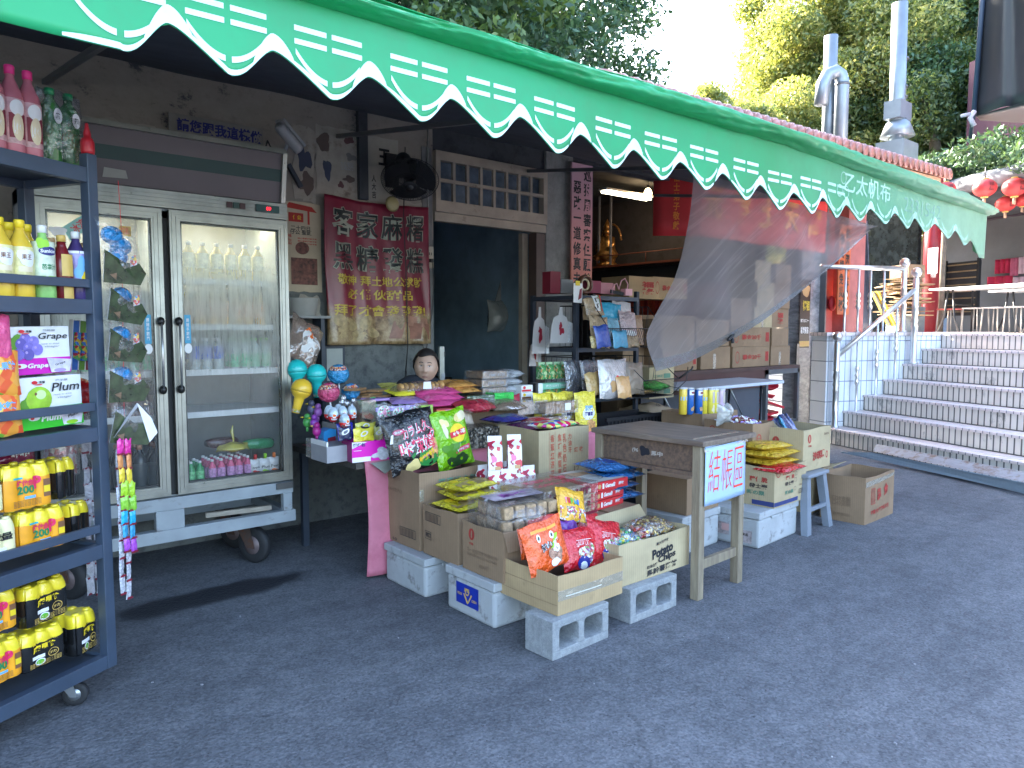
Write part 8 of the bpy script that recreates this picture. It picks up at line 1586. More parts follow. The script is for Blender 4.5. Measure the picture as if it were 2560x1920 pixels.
GO=mat('gilded_statue',(.5,.25,.08),.3,.7,var=.4,vs=25); p=at(1517,690,X=8.95); sx=thing('golden_statue','small seated golden deity statue on the altar shelf','statue',(8.95,p.y,2.57)); b=M(); b.lathe([(0,0),(.17,0),(.18,.04),(.13,.08),(.15,.14),(.19,.2),(.14,.28),(.12,.4),(.1,.48),(.04,.52),(0,.53)],GO,18); b.ball((0,0,.57),.065,GO,12,8); b.lathe([(.06,.6),(.07,.64),(.03,.72),(0,.78)],GO,12)
for s in(-1,1): b.tube([(0,s*.12,.46),(-.04,s*.17,.34),(-.12,s*.1,.26)],.035,GO,8); b.tube([(0,s*.1,.2),(-.1,s*.17,.16),(-.16,s*.04,.14)],.045,GO,8)
b.tube([(.09,.22*math.cos(a/10*math.pi),.42+.28*math.sin(a/10*math.pi)) for a in range(11)],.018,GO,6); mk('gilded_figure',b,sx)
b=M(); b.ball((8.9,8.75,3.12),.06,mat('red_gold_trinket',(.4,.1,.05),.4,.3),10,8,(1,1.4,1)); b.box((8.84,8.6,3.0),(8.98,8.9,3.03),RW); o=mk('small_ornament',b); tag(o,'small reddish ornament on the upper bracket behind the rods','ornament')
LAMP=mat('tube_glow',(1,1,1),.5,var=0,emit=((1,.9,.66),1.0)); p=at(1510,465,Y=7.2); ln_=thing('tube_lamp','lit double fluorescent tube on the alcove ceiling','lamp',(p.x,7.2,3.5)); b=M(); b.box((-.02,-.08,.02),(1.0,.08,.05),K['white']); mk('fixture',b,ln_); b=M()
for s in(-.04,.04): b.tube([(0,s,0),(.98,s,0)],.018,LAMP,8)
mk('glass_tube',b,ln_)
p=at(1620,480,Y=7.0); bl=thing('light_bulb','glowing warm bulb hanging in the alcove','lamp',p); b=M(); b.lathe([(0,-.075),(.04,-.065),(.058,-.025),(.05,.015),(.025,.05),(0,.055)],mat('bulb_glow',(1,1,1),.5,var=0,emit=((1,.72,.38),3)),16); mk('glass_bulb',b,bl); b=M(); b.lathe([(0,.05),(.022,.05),(.022,.1),(0,.1)],SLD,10); b.tube([(0,0,.1),(0,0,3.7-p.z)],.004,BKW,5); mk('cord',b,bl)
pl=bpy.data.lights.new('bulb_light','POINT'); pl.energy=1.6; pl.color=(1,.65,.35); pl.shadow_soft_size=.06; po=bpy.data.objects.new('bulb_light',pl); COL.objects.link(po); po.location=p+Vector((0,0,-.1)); 
# red banner hanging across the alcove
RBN=mat('red_banner_cloth',(.5,.02,.025),.6,var=.12,vs=3); a=at(1745,440,Y=5.3);c=at(1960,590,Y=5.3); rb=thing('red_banner','wide red banner with orange characters hung across the alcove opening','banner',(a.x,5.28,2.66)); w=3.1
b=M(); b.grid(lambda u,v:Vector((w*u,.02*math.sin(u*20)*(1-v),.8*v)),40,6,RBN); b.grid(lambda u,v:Vector((-.42*u,.34*u,.8*v)),4,4,RBN); mk('banner_cloth',b,rb,solid=.003)
OR=mat('orange_gold_print',(.75,.25,.03),.5,var=0); S=lambda u,v,h=0:Vector((u,.02*math.sin(u/w*20)*(1-v/.8)-.004-h,v))
for i,ch in enumerate('元亨土天宮'): text(rb,ch,S,.3+.6*i,.42,.38,.4,OR,bold=.04,off=.004)
text(rb,'信士弟子敬獻',lambda u,v,h=0:Vector((-.42+.42*u/.54-h*.6,.34-.34*u/.54-.004-h*.7,v)),.27,.4,.08,.65,OR,off=.004,vert=True)
# cabinet and stacked gold-paper cartons
gc=thing('grey_cabinet','grey steel and wood counter carrying the stacked cartons in the alcove','counter',(0,0,0)); STL=mat('grey_steel')
cx0,cx1,cy=5.9,9.0,4.86; b=M(); b.box((cx0,cy,1.06),(cx1,cy+.62,1.10),m_wood('dark_counter_board',(.1,.05,.04),(.05,.03,.03))); mk('counter_top',b,gc); b=M(); b.box((cx0,cy+.02,.85),(8.2,cy+.04,1.06),mat('dark_red_panel',(.08,.035,.03),.5)); b.box((cx0,cy+.06,.0),(8.15,cy+.08,.85),mat('slate_panel',(.07,.08,.1),.5)); mk('front_panel',b,gc)
b=M(); b.box((8.2,cy,0),(8.25,cy+.05,1.06),STL); b.box((8.95,cy,0),(9.0,cy+.05,1.06),STL); b.box((8.25,cy+.5,0),(8.95,cy+.52,1.06),STL);b.box((8.2,cy,.38),(9,cy+.6,.40),STL); b.box((8.2,cy,1.0),(9,cy+.03,1.059),STL); mk('steel_bay',b,gc)
RP=mat('red_plastic',(.5,.015,.03),.35)
for i,(x,z,r_,sq,l) in enumerate(((8.48,.86,.17,0,'round red plastic tray leaning on top of the tray pile'),(8.45,.72,.15,0,'round red bowl in the middle of the tray pile'),(8.55,.62,.2,1,'square red tray sliding out of the tray pile'),(8.5,.5,.16,1,'dark red square tray at the bottom of the tray pile'),(8.45,.42,.15,0,'red dish lying lowest in the cabinet bay'))):
    b=M()
    if sq: b.prism([(-r_,-r_*.7,0),(r_,-r_*.7,0),(r_,r_*.7,0),(-r_,r_*.7,0)],(0,0,.03),RP)
    else: b.lathe([(0,0),(r_*.8,0),(r_,.04),(r_*1.02,.05),(r_*.9,.03),(0,.012)],RP,24)
    o=mk('red_tray',b); o.location=(x,cy+.2,z-.02); o.rotation_euler=(R(22 if i==0 else 6),R((-6,8,14,-4,0)[i]),0); tag(o,l,'tray')
def gbox(x,y,z,w,d,h,l,txt=0,m_=CB2,rz=0):
    o,Sf,Sl=carton('gold_paper_carton',l,x,y,w,d,z,h,m_,rz,closed=True,bow=.004); o['category']='carton'
    if txt==1: text(o,'壽金20千',Sf,w*.5,h*.5,w*.5,h*.28,RINK,off=.004,bold=.02); A=Art(Sf,.001); A.ell(w*.12,h*.5,w*.05,h*.3,RINK,r0=.85); A.rect(w*.88,h*.25,w*.97,h*.75,RINK); A.done(o)
    if txt==2: text(o,'福\n祿',Sf,w*.5,h*.5,w*.35,h*.6,RINK,off=.004,bold=.04)
    if txt==3: A=Art(Sf,.001); A.rect(w*.4,0,w*.5,h*.7,TAPE); A.done(o)
    return o
Zc=1.104
for i,(x,z,w,h,t_,m_,l) in enumerate(((7.55,0,.85,.24,1,CB2,'long carton with red gold paper lettering at the bottom right of the stack'),(8.42,0,.46,.24,3,CB2,'small taped carton at the bottom right end of the stack'),(7.58,.245,.8,.23,1,CB2,'long carton with red lettering, second layer'),(8.40,.245,.42,.22,0,CB2,'small carton with orange lining, second layer right end'),(8.02,.48,.4,.24,3,CB3,'pale taped carton in the third layer'),(8.44,.475,.44,.24,2,CB2,'carton with red fortune characters at the right of the third layer'),(8.05,.725,.38,.3,0,CB3,'pale open topped carton near the top of the stack'),(8.46,.72,.4,.3,0,CB2,'plain carton at the top right of the stack'),(8.05,1.03,.34,.26,0,CB3,'pale carton on the very top, with a red edge'),(8.46,1.025,.38,.24,0,CB2,'plain carton on the very top at right'),(6.95,0,.56,.25,3,CB2,'taped carton in the bottom layer, behind the mesh sheet'),(6.3,0,.6,.25,1,CB2,'lettered carton in the bottom layer behind the mesh sheet'),(6.2,.26,.62,.3,0,CB2,'dim carton in the second layer behind the mesh, left'),(6.86,.26,.66,.3,0,CB2,'dim carton in the second layer behind the mesh, centre'),(7.56,.49,.42,.33,0,CB2,'dim carton left of the pale third layer carton'))):
    gbox(x,cy+.06+.02*(i%3),Zc+z,w,.42,h,l,t_,m_,R(rnd.uniform(-2,2)))
for px,py0,py1,w,l,i in ((1572,690,745,.62,'large tan carton with red marks standing behind the wire rack, left one',0),(1632,692,745,.62,'large tan carton with dark print standing behind the wire rack, right one',1)):
    p=at(px,py1,Y=5.25); q=at(px,py0,Y=5.25); gbox(p.x,5.25,p.z,w,.4,q.z-p.z,l,2 if i==0 else 1,CB,0)
gbox(5.95,5.22,1.14,1.3,.44,.57,'wide carton below the two tan ones behind the wire rack',3)
gbox(5.9,5.24,.0,.7,.24,.98,'tall carton standing in the shade under the counter edge',0)
# carton pile left of the white table
for i,(y0,y1,l,m_) in enumerate(((1028,1068,'tan carton with small print at the bottom of the pile left of the white table',CB2),(960,998,'pale carton with barcode in the middle of the pile left of the white table',CB3),(920,959,'pale carton with green print on top of the pile left of the white table',CB3))):
    p=at(1625,y1,Y=4.3);q=at(1625,y0,Y=4.3); o=gbox(5.27,4.3,p.z,.36,.36,q.z-p.z,l,0,m_); Sf=plane((0,-.006,0),(1,0,0),(0,0,1)); h=q.z-p.z
    if i: A=Art(Sf,.001); A.rect(.2,h*.3,.3,h*.6,GINK); A.done(o); text(o,'洛神花',Sf,.12,h*.45,.13,h*.2,GINK,off=.004)
    else: text(o,'食品股份有限公司\n保存期限',Sf,.15,h*.5,.25,h*.4,FINK,off=.004)
flatbag('crumpled brown paper sack with black characters in the pile beside the rack',5.44,4.3-.02,.71,.38,.36,.15,mat('kraft_paper',(.38,.28,.18),.8,bump=.8,bs=14),0,(lambda o,S:text(o,'竹炭',S,.05,.06,.14,.06,BINK,bold=.02,off=.003)),130)
b=M(); b.box((5.28,4.31,0),(5.62,4.66,.62),mat('dark_plastic_bin',(.03,.03,.035),.5)); o=mk('dark_bin',b); tag(o,'dark bin under the brown cartons left of the white table','bin')
b=M()
for i in range(16): b.box((4.5+.045*i,4.1,.66),(4.52+.045*i,4.11,.8),BKW)
b.box((4.48,4.095,.79),(5.25,4.12,.82),BKW); b.box((4.48,4.1,.64),(5.25,4.4,.66),BKW); b.box((5.23,4.1,.64),(5.25,4.4,.8),BKW); b.box((4.48,4.4,.64),(5.25,4.42,.82),BKW); o=mk('black_plastic_crate',b); tag(o,'black slatted plastic crate between the wire rack and the desk','crate')
b=M(); b.box((4.5,4.12,0),(5.2,4.4,.63),mat('dark_plastic_bin')); o=mk('dark_box',b); tag(o,'dark storage box under the black slatted crate','box')
# folding table
wt=thing('folding_table','white folding table with rounded edge between the carton pile and the cabinet','table',(0,0,0)); TW=mat('white_table_plastic',(.5,.56,.64),.4,var=.05)
b=M(); b.prism([(5.75,4.16,0),(7.45,4.2,0),(7.5,4.24,0),(7.5,4.80,0),(5.75,4.83,0)],(0,0,.035),TW); o=mk('table_top',b,wt,bevel=.008); o.location=(0,0,.965)
for x in(5.95,7.1):
    b=M(); b.tube([(x,4.25,0),(x+.05,4.3,.96)],.014,BKW,8); b.tube([(x,4.72,0),(x+.05,4.68,.96)],.014,BKW,8); b.tube([(x,4.26,.12),(x,4.71,.12)],.011,BKW,8); b.tube([(x+.03,4.5,.6),(x-.25+.0,4.5,.95)],.009,mat('zinc_fork'),6); mk('folding_leg',b,wt)
# black poster
p=at(1997,870,Y=YW-.01);q=at(2027,700,Y=YW-.01); o=thing('black_poster','narrow black poster with yellow characters on the marble pier','poster',(p.x,YW-.012,p.z)); w,h=q.x-p.x,q.z-p.z; b=M(); b.box((0,0,0),(w,.006,h),mat('poster_black',(.02,.015,.012),.4)); mk('sheet',b,o); S=plane((0,0,0),(1,0,0),(0,0,1)); A=Art(S); A.rect(0,h*.02,w,h*.1,K['gold']); A.blob(w*.5,h*.85,w*.4,h*.1,K['tan'],3); A.done(o); text(o,'媽祖',S,w*.6,h*.62,w*.7,h*.15,YO,bold=.05,off=.002); text(o,'農曆九月二十一',S,w*.5,h*.4,w*.85,h*.05,K['white'],off=.002); text(o,'祈福盛會\n香火鼎盛',S,w*.5,h*.26,w*.8,h*.1,K['white'],off=.002)
b=M(); b.ball((10.86,5.38,1.95),.09,mat('red_cloth_knot',(.5,.02,.03),.6),10,8,(1,.6,1.3)); o=mk('red_knot',b); tag(o,'red cloth knot tied at the shutter frame below the mesh sheet','knot')
# ================= mesh sheet
m,nt,bb=newmat('grey_insect_mesh'); nt.nodes.remove(bb); o_=nt.nodes['Material Output']; tr=_n(nt,'ShaderNodeBsdfTransparent'); d=_n(nt,'ShaderNodeBsdfDiffuse'); d.inputs[0].default_value=(.3,.265,.265,1)
tu=_n(nt,'ShaderNodeTexCoord'); mp=_n(nt,'ShaderNodeMapping'); mp.inputs[3].default_value=(9,1,.5); mp.inputs[2].default_value=(0,R(-32),0); nt.links.new(tu.outputs['Object'],mp.inputs[0]); n1=noise_n(nt,mp.outputs[0],1.6,4,.6)
f=ramp(nt,n1,[(.35,(.6,.6,.6)),(.55,(.64,.64,.64)),(.62,(.8,.8,.8)),(.68,(.66,.66,.66))]); mx=_n(nt,'ShaderNodeMixShader'); nt.links.new(f,mx.inputs[0]); nt.links.new(tr.outputs[0],mx.inputs[1]); nt.links.new(d.outputs[0],mx.inputs[2]); nt.links.new(mx.outputs[0],o_.inputs[0]); MESHM=m
def curve(pts,t):
    n=len(pts)-1; x=min(n-1e-6,max(0,t*n)); i=int(x); f=x-i; g=lambda k:Vector(pts[max(0,min(n,k))]); a,b_,c,d_=g(i-1),g(i),g(i+1),g(i+2)
    return .5*((2*b_)+(c-a)*f+(2*a-5*b_+4*c-d_)*f*f+(3*b_-3*c+d_-a)*f**3)
topc=[at(1735,425,Y=2.56),at(1850,462,Y=2.56),at(1960,500,Y=2.56),at(2070,530,Y=2.56),at(2172,560,Y=2.56)]
botc=[at(1640,928,Y=3.7),at(1720,905,Y=3.6),at(1800,865,Y=3.45),at(1900,806,Y=3.2),at(2000,730,Y=3.0),at(2090,655,Y=2.75),at(2176,575,Y=2.57)]
midL=[at(1735,425,Y=2.56),at(1722,560,Y=2.9),at(1690,690,Y=3.2),at(1640,790,Y=3.45),at(1618,850,Y=3.6),at(1640,928,Y=3.7)]
def fm(u,v):
    T=curve(topc,u);B=curve(botc,u);L=curve(midL,1-v); lin=T*v+B*(1-v); l0=topc[0]*v+botc[0]*(1-v); p=lin+(L-l0)*(1-u)**2.2
    k=math.sin(math.pi*v)*(.3+u*.7); return p+Vector((.02,.09,0))*k*math.sin(u*15+v*4)*.6+Vector((0,.05,0))*k*noise.noise(Vector((u*9,v*3,1)))*1.5
ms=thing('mesh_sheet','grey translucent mesh sheet swept from the awning edge down to the wire rack','mesh sheet',(0,0,0)); b=M(); b.grid(fm,80,44,MESHM); mk('mesh_fabric',b,ms)
b=M(); b.grid(lambda u,v:fm(u,.085*v*(1-.4*u))-Vector((0,.004,0)),80,3,film('mesh_hem_film',(.4,.4,.42),.45,6,.08,.3)); mk('folded_hem',b,ms)
q=fm(.38,.03); b=M(); b.cbox((0,0,.02),(.16,.02,.018),CAS,(0,-.55,0)); b.lathe([(0,-.05),(.012,-.045),(.014,-.02),(0,0)],CAS,8); o=mk('hem_clip',b); o.location=q-Vector((0,.02,0)); tag(o,'small black clip gripping the hem of the mesh sheet','clip')
# ================= railing on the stairs
SS=mat('polished_steel',(.72,.72,.7),.28,.9,var=.1,vs=3); rl=thing('steel_railing','polished stainless steel stair railing with ball finials and turned balusters','railing',(0,0,0),STA); L8=8.15
def postp(n,s,z0,z1,r=.042,ball=.07):
    b=M(); H=z1-z0; b.lathe([(r*1.5,0),(r*1.5,.02),(r,.03),(r,H*.42),(r*1.12,H*.43),(r*.8,H*.46),(r*1.15,H*.5),(r*.8,H*.54),(r*1.15,H*.58),(r*.85,H*.64),(r*1.12,H*.66),(r,H*.67),(r,H*.97),(r*.5,H),(0,H)],SS,18,(n,s,z0)); o=mk('post',b,rl); b=M(); b.ball((n,s,z1+ball*.85),ball,SS,16,12); mk('ball_finial',b,o)
def bal(n,s,z0,z1,r=.016):
    b=M(); H=z1-z0; m0=.30; b.lathe([(r*2,0),(r*1.8,.012),(r,.02),(r,H*.35),(r*1.9,H*.37),(r*2.2,H*.41),(r*1.2,H*.455),(r*2.3,H*.49),(r*1.2,H*.525),(r*2.2,H*.57),(r*1.9,H*.61),(r,H*.63),(r,H)],SS,12,(n,s,z0)); mk('baluster',b,rl)
postp(7.27,L8,.214,1.40); postp(8.6,L8,1.07,2.30)
for n_,k in((7.62,1),(7.95,2),(8.28,3)): zr_=1.19+(n_-7.27)*(2.13-1.19)/(8.6-7.27); bal(n_,L8,.214*(k+1),zr_)
b=M(); b.tube([(7.27,L8,1.19),(8.6,L8,2.13)],.034,SS,14); mk('hand_rail',b,rl)
zt=RIS*7+.02; postp(8.66,8.42,zt,2.46)
for n_ in(7.62,7.85,8.06,8.30): bal(n_,8.42,zt,2.42)
b=M(); b.tube([(7.2,8.42,2.43),(8.66,8.42,2.43)],.034,SS,14); mk('hand_rail',b,rl)
# ================= terrace furniture and rear house, in the frame of the stairs
def pn(x,y,n):
    d=at(x,y,D=1)-_C; t=n/d.dot(sn); p=_C+d*t; return p.dot(ss),p.z
GWL=mat('terrace_grey_wall',(.17,.18,.195),.8,var=.12,vs=1.5); n0=16.2
rh=thing('rear_house','grey terrace house with overhanging vine covered canopy behind the stairs','building',(0,0,0),STA)
sA,_=pn(2350,600,n0); sB=-4
b=M(); b.box((n0,sB,1.4),(n0+.3,sA,4.6),GWL); mk('wall',b,rh)
_,z1=pn(2500,545,n0-.4);_,z2=pn(2500,478,n0-.4); b=M(); b.box((n0-.5,sB,z1),(n0-.3,sA+.6,z2),mat('dark_plum_beam',(.06,.035,.055),.6)); mk('beam',b,rh)
_,z3=pn(2500,400,n0-.3); b=M(); 
for i in range(70): s_=sB+(sA+.6-sB)*i/70; b.box((n0-.42+.03*(i%2),s_,z2),(n0-.36+.03*(i%2),s_+(sA+.6-sB)/70,z3),mat('corrugated_metal',(.3,.33,.37),.5,.3))
mk('corrugated_screen',b,rh)
_,z4=pn(2480,440,n0-3.4); b=M(); cs_,_=pn(2640,420,n0-2); 
b.lathe([(0,0),(3.3,0),(3.4,.06),(3.4,.2),(3.2,.3),(0,.5)],mat('canopy_concrete',(.17,.18,.2),.8,var=.2),48,(n0-1.0,cs_,4.2),sx=.8); mk('round_canopy',b,rh)
b=M(); b.box((n0-3.4,cs_-3,4.12),(n0-.3,cs_+3,4.19),DARKW); mk('canopy_soffit',b,rh)
sU,_=pn(2425,300,n0); b=M(); b.box((n0-.1,sB,5.6),(n0+.4,sU,8.0),mat('dark_plum_wall',(.09,.03,.05),.7)); mk('upper_wall',b,rh)
vc=Vector(sn)*(n0-1.6)+Vector(ss)*(cs_+.2); cl=[]
for i in range(90):
    a=rnd.uniform(0,1)*math.pi; rr=rnd.uniform(.1,1.12)*3.5; cl.append(((-abs(rr*math.sin(a))*.75,rr*math.cos(a)*1.15,4.7+rnd.uniform(-.3,.3)+.55*(1-rr/3.9)),(.5,.6,.3)))
vn=thing('creeper_plant','green creeper covering the top of the round canopy','creeper',(0,0,0)); vn.rotation_euler=(0,0,STA); vn.location=Vector(sn)*(n0-1.2)+Vector(ss)*cs_; leaves(cl,900,.06,leafmat('creeper_leaf',(.02,.045,.02),(.04,.085,.04),(.09,.15,.06),.2),'foliage',vn,.2)
b=M()
for q in range(8): b.tube([(-1.5+.3*q*0,-3+.8*q,4.3),(-1.7,-2.9+.8*q,4.5),(-1.2,-2.6+.8*q,4.7)],.015,BARK,5)
mk('stems',b,vn)
# lanterns
LNR=mat('red_lantern_silk',(.42,.03,.03),.5,var=.1,vs=4); LNR.node_tree.nodes['Principled BSDF'].inputs['Emission Color'].default_value=(1,.08,.05,1); LNR.node_tree.nodes['Principled BSDF'].inputs['Emission Strength'].default_value=.0
for i,(px,py,rpx,l) in enumerate(((2365,473,22,'red paper lantern half hidden behind the end of the tiled roof'),(2462,470,27,'red paper lantern hanging second from the left at the canopy edge'),(2537,468,28,'red paper lantern hanging at the right edge of the photo, upper one'),(2514,510,23,'smaller red lantern lower down between the right ones'),(2556,500,20,'red lantern cut off by the right edge of the frame'))):
    D=13.0+.5*(i>2); p=at(px,py,D=D); r_=rpx/F_PX*D; o=thing('paper_lantern',l,'lantern',p); b=M()
    b.grid(lambda u,v:Vector((r_*(.98+.02*abs(math.sin(u*44)))*math.sin(math.pi*(.08+.84*v))*math.cos(2*math.pi*u),r_*math.sin(math.pi*(.08+.84*v))*math.sin(2*math.pi*u),-r_*.82*math.cos(math.pi*(.08+.84*v)))),44,16,LNR); mk('lantern_body',b,o)
    b=M(); b.lathe([(0,r_*.78),(r_*.3,r_*.78),(r_*.3,r_*.88),(0,r_*.88)],K['gold'],14); b.lathe([(0,-r_*.9),(r_*.3,-r_*.9),(r_*.3,-r_*.78),(0,-r_*.78)],K['gold'],14); b.tube([(0,0,r_*.88),(0,0,r_*1.9)],.008,BKW,5); mk('cap_ring',b,o)
    b=M()
    for k in(-1,0,1): b.tube([(k*r_*.2,0,-r_*.9),(k*r_*.25,0,-r_*1.5)],.012,mat('lantern_tassel',(.5,.3,.2),.7),5)
    mk('tassel',b,o); d=Vector((-.64,-.76,0)); e=Vector((-d.y,d.x,0)); Sx=lambda u,v,h=0,r_=r_:(d*math.cos(u/r_)+e*math.sin(u/r_)*-1*-1)*(r_*1.01+h)*math.cos(v/(r_*1.25))+Vector((0,0,r_*.82*math.sin(v/(r_*.95))))
    text(o,'福德',Sx,0,0,r_*.5,r_*1.0,mat('dark_lantern_ink',(.12,.01,.01),.6),vert=True,bold=.02,off=.006)
# terrace things
def tobj(name,label,cat,b,**k): o=mk(name,b,**k); o.rotation_euler=(0,0,STA); return tag(o,label,cat)
zL=RIS*7
def box_n(x0,y0,x1,y1,n,dn,m,b):
    s0,za=pn(x0,y1,n); s1,zb=pn(x1,y0,n); b.box((n,min(s0,s1),za),(n+dn,max(s0,s1),zb),m); return min(s0,s1),max(s0,s1),za,zb
b=M(); s0,_=pn(2330,700,12.6); b.lathe([(.17,0),(.17,3.2)],mat('glossy_red_column',(.24,.012,.02),.35),24,(12.6,s0,zL)); rc=tobj('red_round_column','glossy red round column with a white notice on the terrace','column',b)
b=M(); box_n(2318,618,2345,685,12.38,.01,K['white'],b); o=tobj('paper_notice','white printed notice taped to the red round column','notice',b); s_,z_=pn(2331,650,12.38); S=lambda u,v,h=0:Vector((12.378-h,s_-u,z_+v)); text(o,'公告事項\n土地公廟\n管理委員會',S,0,.08,.13,.2,K['grey'],off=.002); A=Art(S,.001); A.rect(.03,.15,.07,.19,K['black']); A.done(o)
b=M(); s0,_=pn(2356,700,12.4); b.tube([(12.4,s0,zL),(12.42,s0+.02,zL+1.2),(12.38,s0-.02,zL+3)],.05,BARK,8); tobj('bare_pole','rough pale pole standing beside the red round column','pole',b)
b=M(); s0,s1,za,zb=box_n(2362,650,2450,790,14.5,.05,mat('dark_rack_board',(.03,.03,.035),.6),b)
for i in range(8): z=za+(zb-za)*(i+.5)/8; b.box((14.46,s0,z),(14.5,s1,z+.025),mat('gold_brown_slat',(.25,.18,.1),.5))
for s_ in(s0,s1): b.box((14.45,s_-.03,za-.3),(14.5,s_+.03,zb+.05),BKW)
tobj('slatted_name_rack','dark rack with brass coloured slats behind the terrace tables','rack',b)
CL=[mat('crimson_cloth',(.5,.02,.07),.8,var=.2),mat('pink_cloth',(.6,.15,.25),.8,var=.2),mat('pale_pink_cloth',(.6,.42,.48),.8,var=.1)]
for i,(x0,y0,x1,y1) in enumerate(((2487,646,2525,685),(2526,644,2545,690),(2546,640,2580,685),(2468,688,2530,712),(2532,690,2580,712))):
    b=M(); s0,za=pn(x0,y1,n0-.1);s1,zb=pn(x1,y0,n0-.1); b.grid(lambda u,v:Vector((n0-.1-.03*math.sin(u*18),s0+(s1-s0)*u,za+(zb-za)*v)),20,4,CL[(0,1,2,0,2)[i]]); tobj('hanging_cloth',['crimson cloth hanging upper left on the grey wall','bright pink cloth next to the crimson one','pale pink cloth at the right edge on the grey wall','crimson cloth strip hanging lower on the grey wall','pale pink cloth strip hanging low at the right edge'][i],'cloth',b,solid=.01)
def ftable(l,n,x0,x1,y,wd):
    s0,z=pn(x0,y,n);s1,_=pn(x1,y,n); o=thing('terrace_table',l,'table',(0,0,0),STA); b=M(); b.box((n,min(s0,s1),z-.035),(n+wd,max(s0,s1),z),mat('white_enamel_top',(.42,.46,.47),.35)); mk('table_top',b,o,bevel=.006)
    for s_ in (min(s0,s1)+.35,max(s0,s1)-.35):
        b=M(); b.tube([(n+.1,s_-.22,zL),(n+.12,s_-.1,zL+.3),(n+.12,s_-.05,z-.04)],.018,BKW,6); b.tube([(n+.1,s_+.22,zL),(n+.12,s_+.1,zL+.3),(n+.12,s_+.05,z-.04)],.018,BKW,6); b.tube([(n+wd-.1,s_,zL),(n+wd-.1,s_,z-.04)],.018,BKW,6); b.tube([(n+.12,s_-.05,z-.3),(n+wd-.1,s_,z-.3)],.012,BKW,6); mk('folding_leg',b,o)
ftable('long white topped folding table on the terrace',11.4,2322,2640,722,.75); ftable('second white topped terrace table farther back',12.6,2470,2700,727,.7)
for i,(x,n,c) in enumerate(((2375,12.2,(.55,.12,.1)),(2440,12.0,(.35,.35,.36)),(2490,12.0,(.35,.35,.36)),(2548,12.0,(.35,.35,.36)))):
    s_,_=pn(x,760,n); o=thing('terrace_stool',['red topped stool with pale legs under the terrace table','steel stool left of the middle under the terrace table','steel stool in the middle of the row under the table','steel stool at the right edge under the terrace table'][i],'stool',(0,0,0),STA); b=M(); b.box((n-.15,s_-.16,zL+.43),(n+.15,s_+.16,zL+.455),mat('seat_%d'%i,c,.4)); mk('seat',b,o,bevel=.006)
    for a_,c_ in((-.13,-.14),(-.13,.14),(.13,-.14),(.13,.14)): b=M(); b.tube([(n+a_*1.1,s_+c_*1.15,zL),(n+a_,s_+c_,zL+.43)],.013,mat('pale_steel',(.45,.44,.4),.35,.5),6); mk('leg',b,o)
# dark clutter behind the upper railing
DG=mat('dark_glass_reflecting',(.015,.02,.022),.1,var=.8,vs=6); b=M(); box_n(2115,480,2300,830,13.4,.1,DG,b); tobj('dark_glazed_screen','dark glazed screen behind the upper railing reflecting leaves','screen',b)
b=M(); s0,_=pn(2150,700,10.6); b.grid(lambda u,v:Vector((10.6+.06*math.sin(u*9),s0-.35*(1-v*.7)+.7*(1-v*.7)*u,zL+2.1*v)),30,10,mat('dark_blue_tarp',(.03,.045,.075),.5,var=.3)); tobj('draped_dark_tarp','dark blue tarpaulin hanging in folds behind the upper railing','tarpaulin',b,solid=.01)
b=M()
for i in range(22): 
    s_,z_=pn(2265+rnd.uniform(-30,22),700+i*4.2,11.6); b.cbox((11.6,s_,z_),(.5,.5+rnd.uniform(-.15,.2),.018),[CB,CB2,CB3][i%3],(rnd.uniform(-.1,.1),rnd.uniform(-.06,.06),rnd.uniform(-.4,.4)))
s_,z_=pn(2265,690,11.7); b.box((11.5,s_-.25,z_-.05),(11.9,s_+.2,z_+.2),CB2); b.box((11.5,s_-.2,zL),(12,s_+.25,z_-.6),mat('grey_crate_plastic',(.2,.25,.28),.5)); tobj('flattened_carton_pile','untidy pile of flattened cardboard cartons on the terrace','cardboard pile',b)
b=M(); s0,z0=pn(2228,815,10.2); s1,z1=pn(2185,728,10.2); b.prism([(10.2,s0+.09,z0),(10.2,s0-.09,z0),(10.2,s1-.09,z1),(10.2,s1+.09,z1)],(.04,0,0),mat('yellow_black_board',(.6,.42,.03),.5,var=.2)); b.prism([(10.19,s0+.02,z0),(10.19,s0-.02,z0),(10.19,s1-.02,z1),(10.19,s1+.02,z1)],(-.01,0,0),CAS); tobj('yellow_wet_floor_board','yellow folding floor sign leaning behind the railing','sign',b)
b=M(); s0,z0=pn(2290,790,12.9); b.box((12.9,s0-.4,zL),(13.3,s0+.55,zL+.3),mat('blue_grey_bench',(.2,.3,.42),.5)); tobj('blue_grey_bench','low blue grey bench behind the upper post of the railing','bench',b)
# ================= flues on the roof
ZN=mat('galvanised_duct',(.24,.28,.32),.4,.5,var=.15,vs=3)
def flue(label,pts,r,name='metal_flue',bands=()):
    o=thing(name,label,'flue pipe',(0,0,0)); b=M(); b.tube(pts,r,ZN,20); mk('pipe',b,o)
    for p in bands: b=M(); b.lathe([(r*1.0,-.02),(r*1.08,-.02),(r*1.08,.02),(r*1.0,.02)],mat('dark_clamp',(.12,.13,.14),.4,.5),20,p); mk('clamp_band',b,o)
    return o
def P(x,y,Y=6.4): return at(x,y,Y=Y)
a=P(2072,350);c=P(2078,90); o=flue('straight silver flue, left one of the pair above the roof tiles',[(a.x,6.4,a.z-.9),(c.x,6.4,c.z)],.112,bands=[(a.x,6.4,P(2070,285).z),(a.x,6.4,P(2070,212).z)]); b=M(); b.lathe([(.45,-.75),(.42,-.4),(.2,-.12),(.13,.0)],ZN,20,(a.x,6.4,a.z)); mk('flared_hood',b,o)
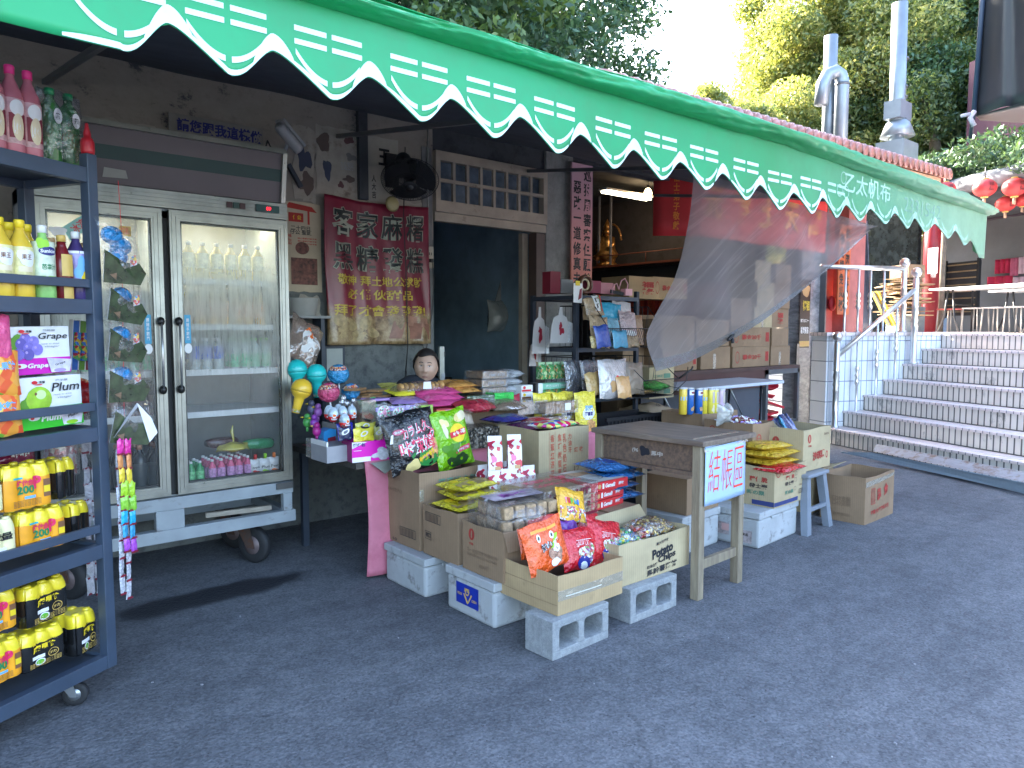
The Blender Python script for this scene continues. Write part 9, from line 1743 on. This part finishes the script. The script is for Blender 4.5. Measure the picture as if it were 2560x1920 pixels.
q=P(2098,200,6.15); z0=q.z; a=P(2100,380,6.15); flue('silver flue with a bent elbow hooked against the straight one',[(a.x,6.15,a.z-.6),(a.x,6.15,z0),(a.x-.02,6.17,z0+.1),(a.x-.1,6.22,z0+.16),(a.x-.22,6.3,z0+.1),(a.x-.28,6.34,z0-.05),(a.x-.3,6.36,z0-.4)],.112,bands=[(a.x,6.15,z0-.05)])
a=P(2243,350,6.0);c=P(2250,8,6.0); o=flue('tallest silver flue with three dark clamps, right one',[(a.x,6.0,a.z-.9),(c.x,6.0,c.z)],.135,bands=[(a.x,6.0,P(2243,y,6.0).z) for y in(145,217,243,300)]); b=M(); z=P(2243,300,6.0).z; b.box((a.x-.24,5.86,z),(a.x+.24,6.16,z+.32),ZN); b.box((a.x-.32,5.75,z-.85),(a.x+.32,6.25,z-.42),ZN); b.lathe([(.3,-.3),(.2,-.05),(.14,0)],ZN,16,(a.x,6.0,z)); mk('collar_box',b,o)
# ================= black tarpaulin at the upper right
bt=thing('black_tarpaulin','black tarpaulin of a neighbouring stall reaching into the upper right corner','tarpaulin',(0,0,0)); BT=mat('black_brown_vinyl',(.025,.025,.03),.38,var=.3,vs=1.2); T=lambda x,y,D:at(x,y,D=D)
c4=[T(2470,-220,6),T(2432,290,6.3),T(2800,190,5.2),T(2800,-420,4.8)]
b=M(); b.grid(lambda u,v:(c4[1]*(1-u)+c4[2]*u)*(1-v)+(c4[0]*(1-u)+c4[3]*u)*v+Vector((.04,.03,0))*math.sin(u*22+v*2),30,16,BT); c5=[T(2440,290,6.3),T(2800,190,5.2),T(2900,330,6.5),T(2450,300,8)]
b.grid(lambda u,v:(c5[0]*(1-u)+c5[1]*u)*(1-v)+(c5[3]*(1-u)+c5[2]*u)*v,6,6,BT); mk('tarp_sheet',b,bt,solid=.006)
b=M(); b.tube([T(2474,-220,5.98),T(2434,288,6.28)],.02,mat('dark_blue_edge',(.03,.05,.09),.5),8); b.tube([T(2434,285,6.28),T(2426,345,6.4)],.018,SLD,8); mk('edge_tube',b,bt)
b=M(); b.tube([T(2436,278,6.2),T(2425,295,6.2),T(2436,315,6.2)],.02,mat('pale_rope',(.5,.45,.5),.7),6); b.tube([T(2425,285,6.2),T(2403,290,6.2)],.015,MATS['pale_rope'],6); mk('tied_rope',b,bt)

for i,(px0,py0,px1,py1,Y,c,l) in enumerate(((1458,736,1490,800,4.45,(.5,.35,.2),'brown clear bag at the very back left of the upper basket'),(1535,752,1582,812,4.4,(.65,.6,.6),'pale bag behind the cyan snack bag in the upper basket'),(1493,812,1530,868,4.12,(.05,.1,.4),'navy banded packet in front of the lower cracker bag'),(1535,826,1572,869,4.12,(.1,.4,.6),'small sky blue packet at the front of the upper basket'),(1568,905,1612,985,4.1,(.25,.2,.15),'brown bag right of the large white zip bag'),(1470,930,1505,990,4.1,(.45,.3,.12),'amber packet low in the left part of the lower basket'),(1545,940,1580,995,4.0,(.6,.35,.15),'orange brown packet at the front of the lower right basket'),(1340,905,1375,925,4.6,(.3,.2,.1),'dull brown packet behind the juice cartons'))):
    pbag(l,px0,py0,px1,py1,Y,.045,foil('rackextra_%d'%i,c),10,(-10+i*5)%14-6,0,None,i+150)
finish_text()
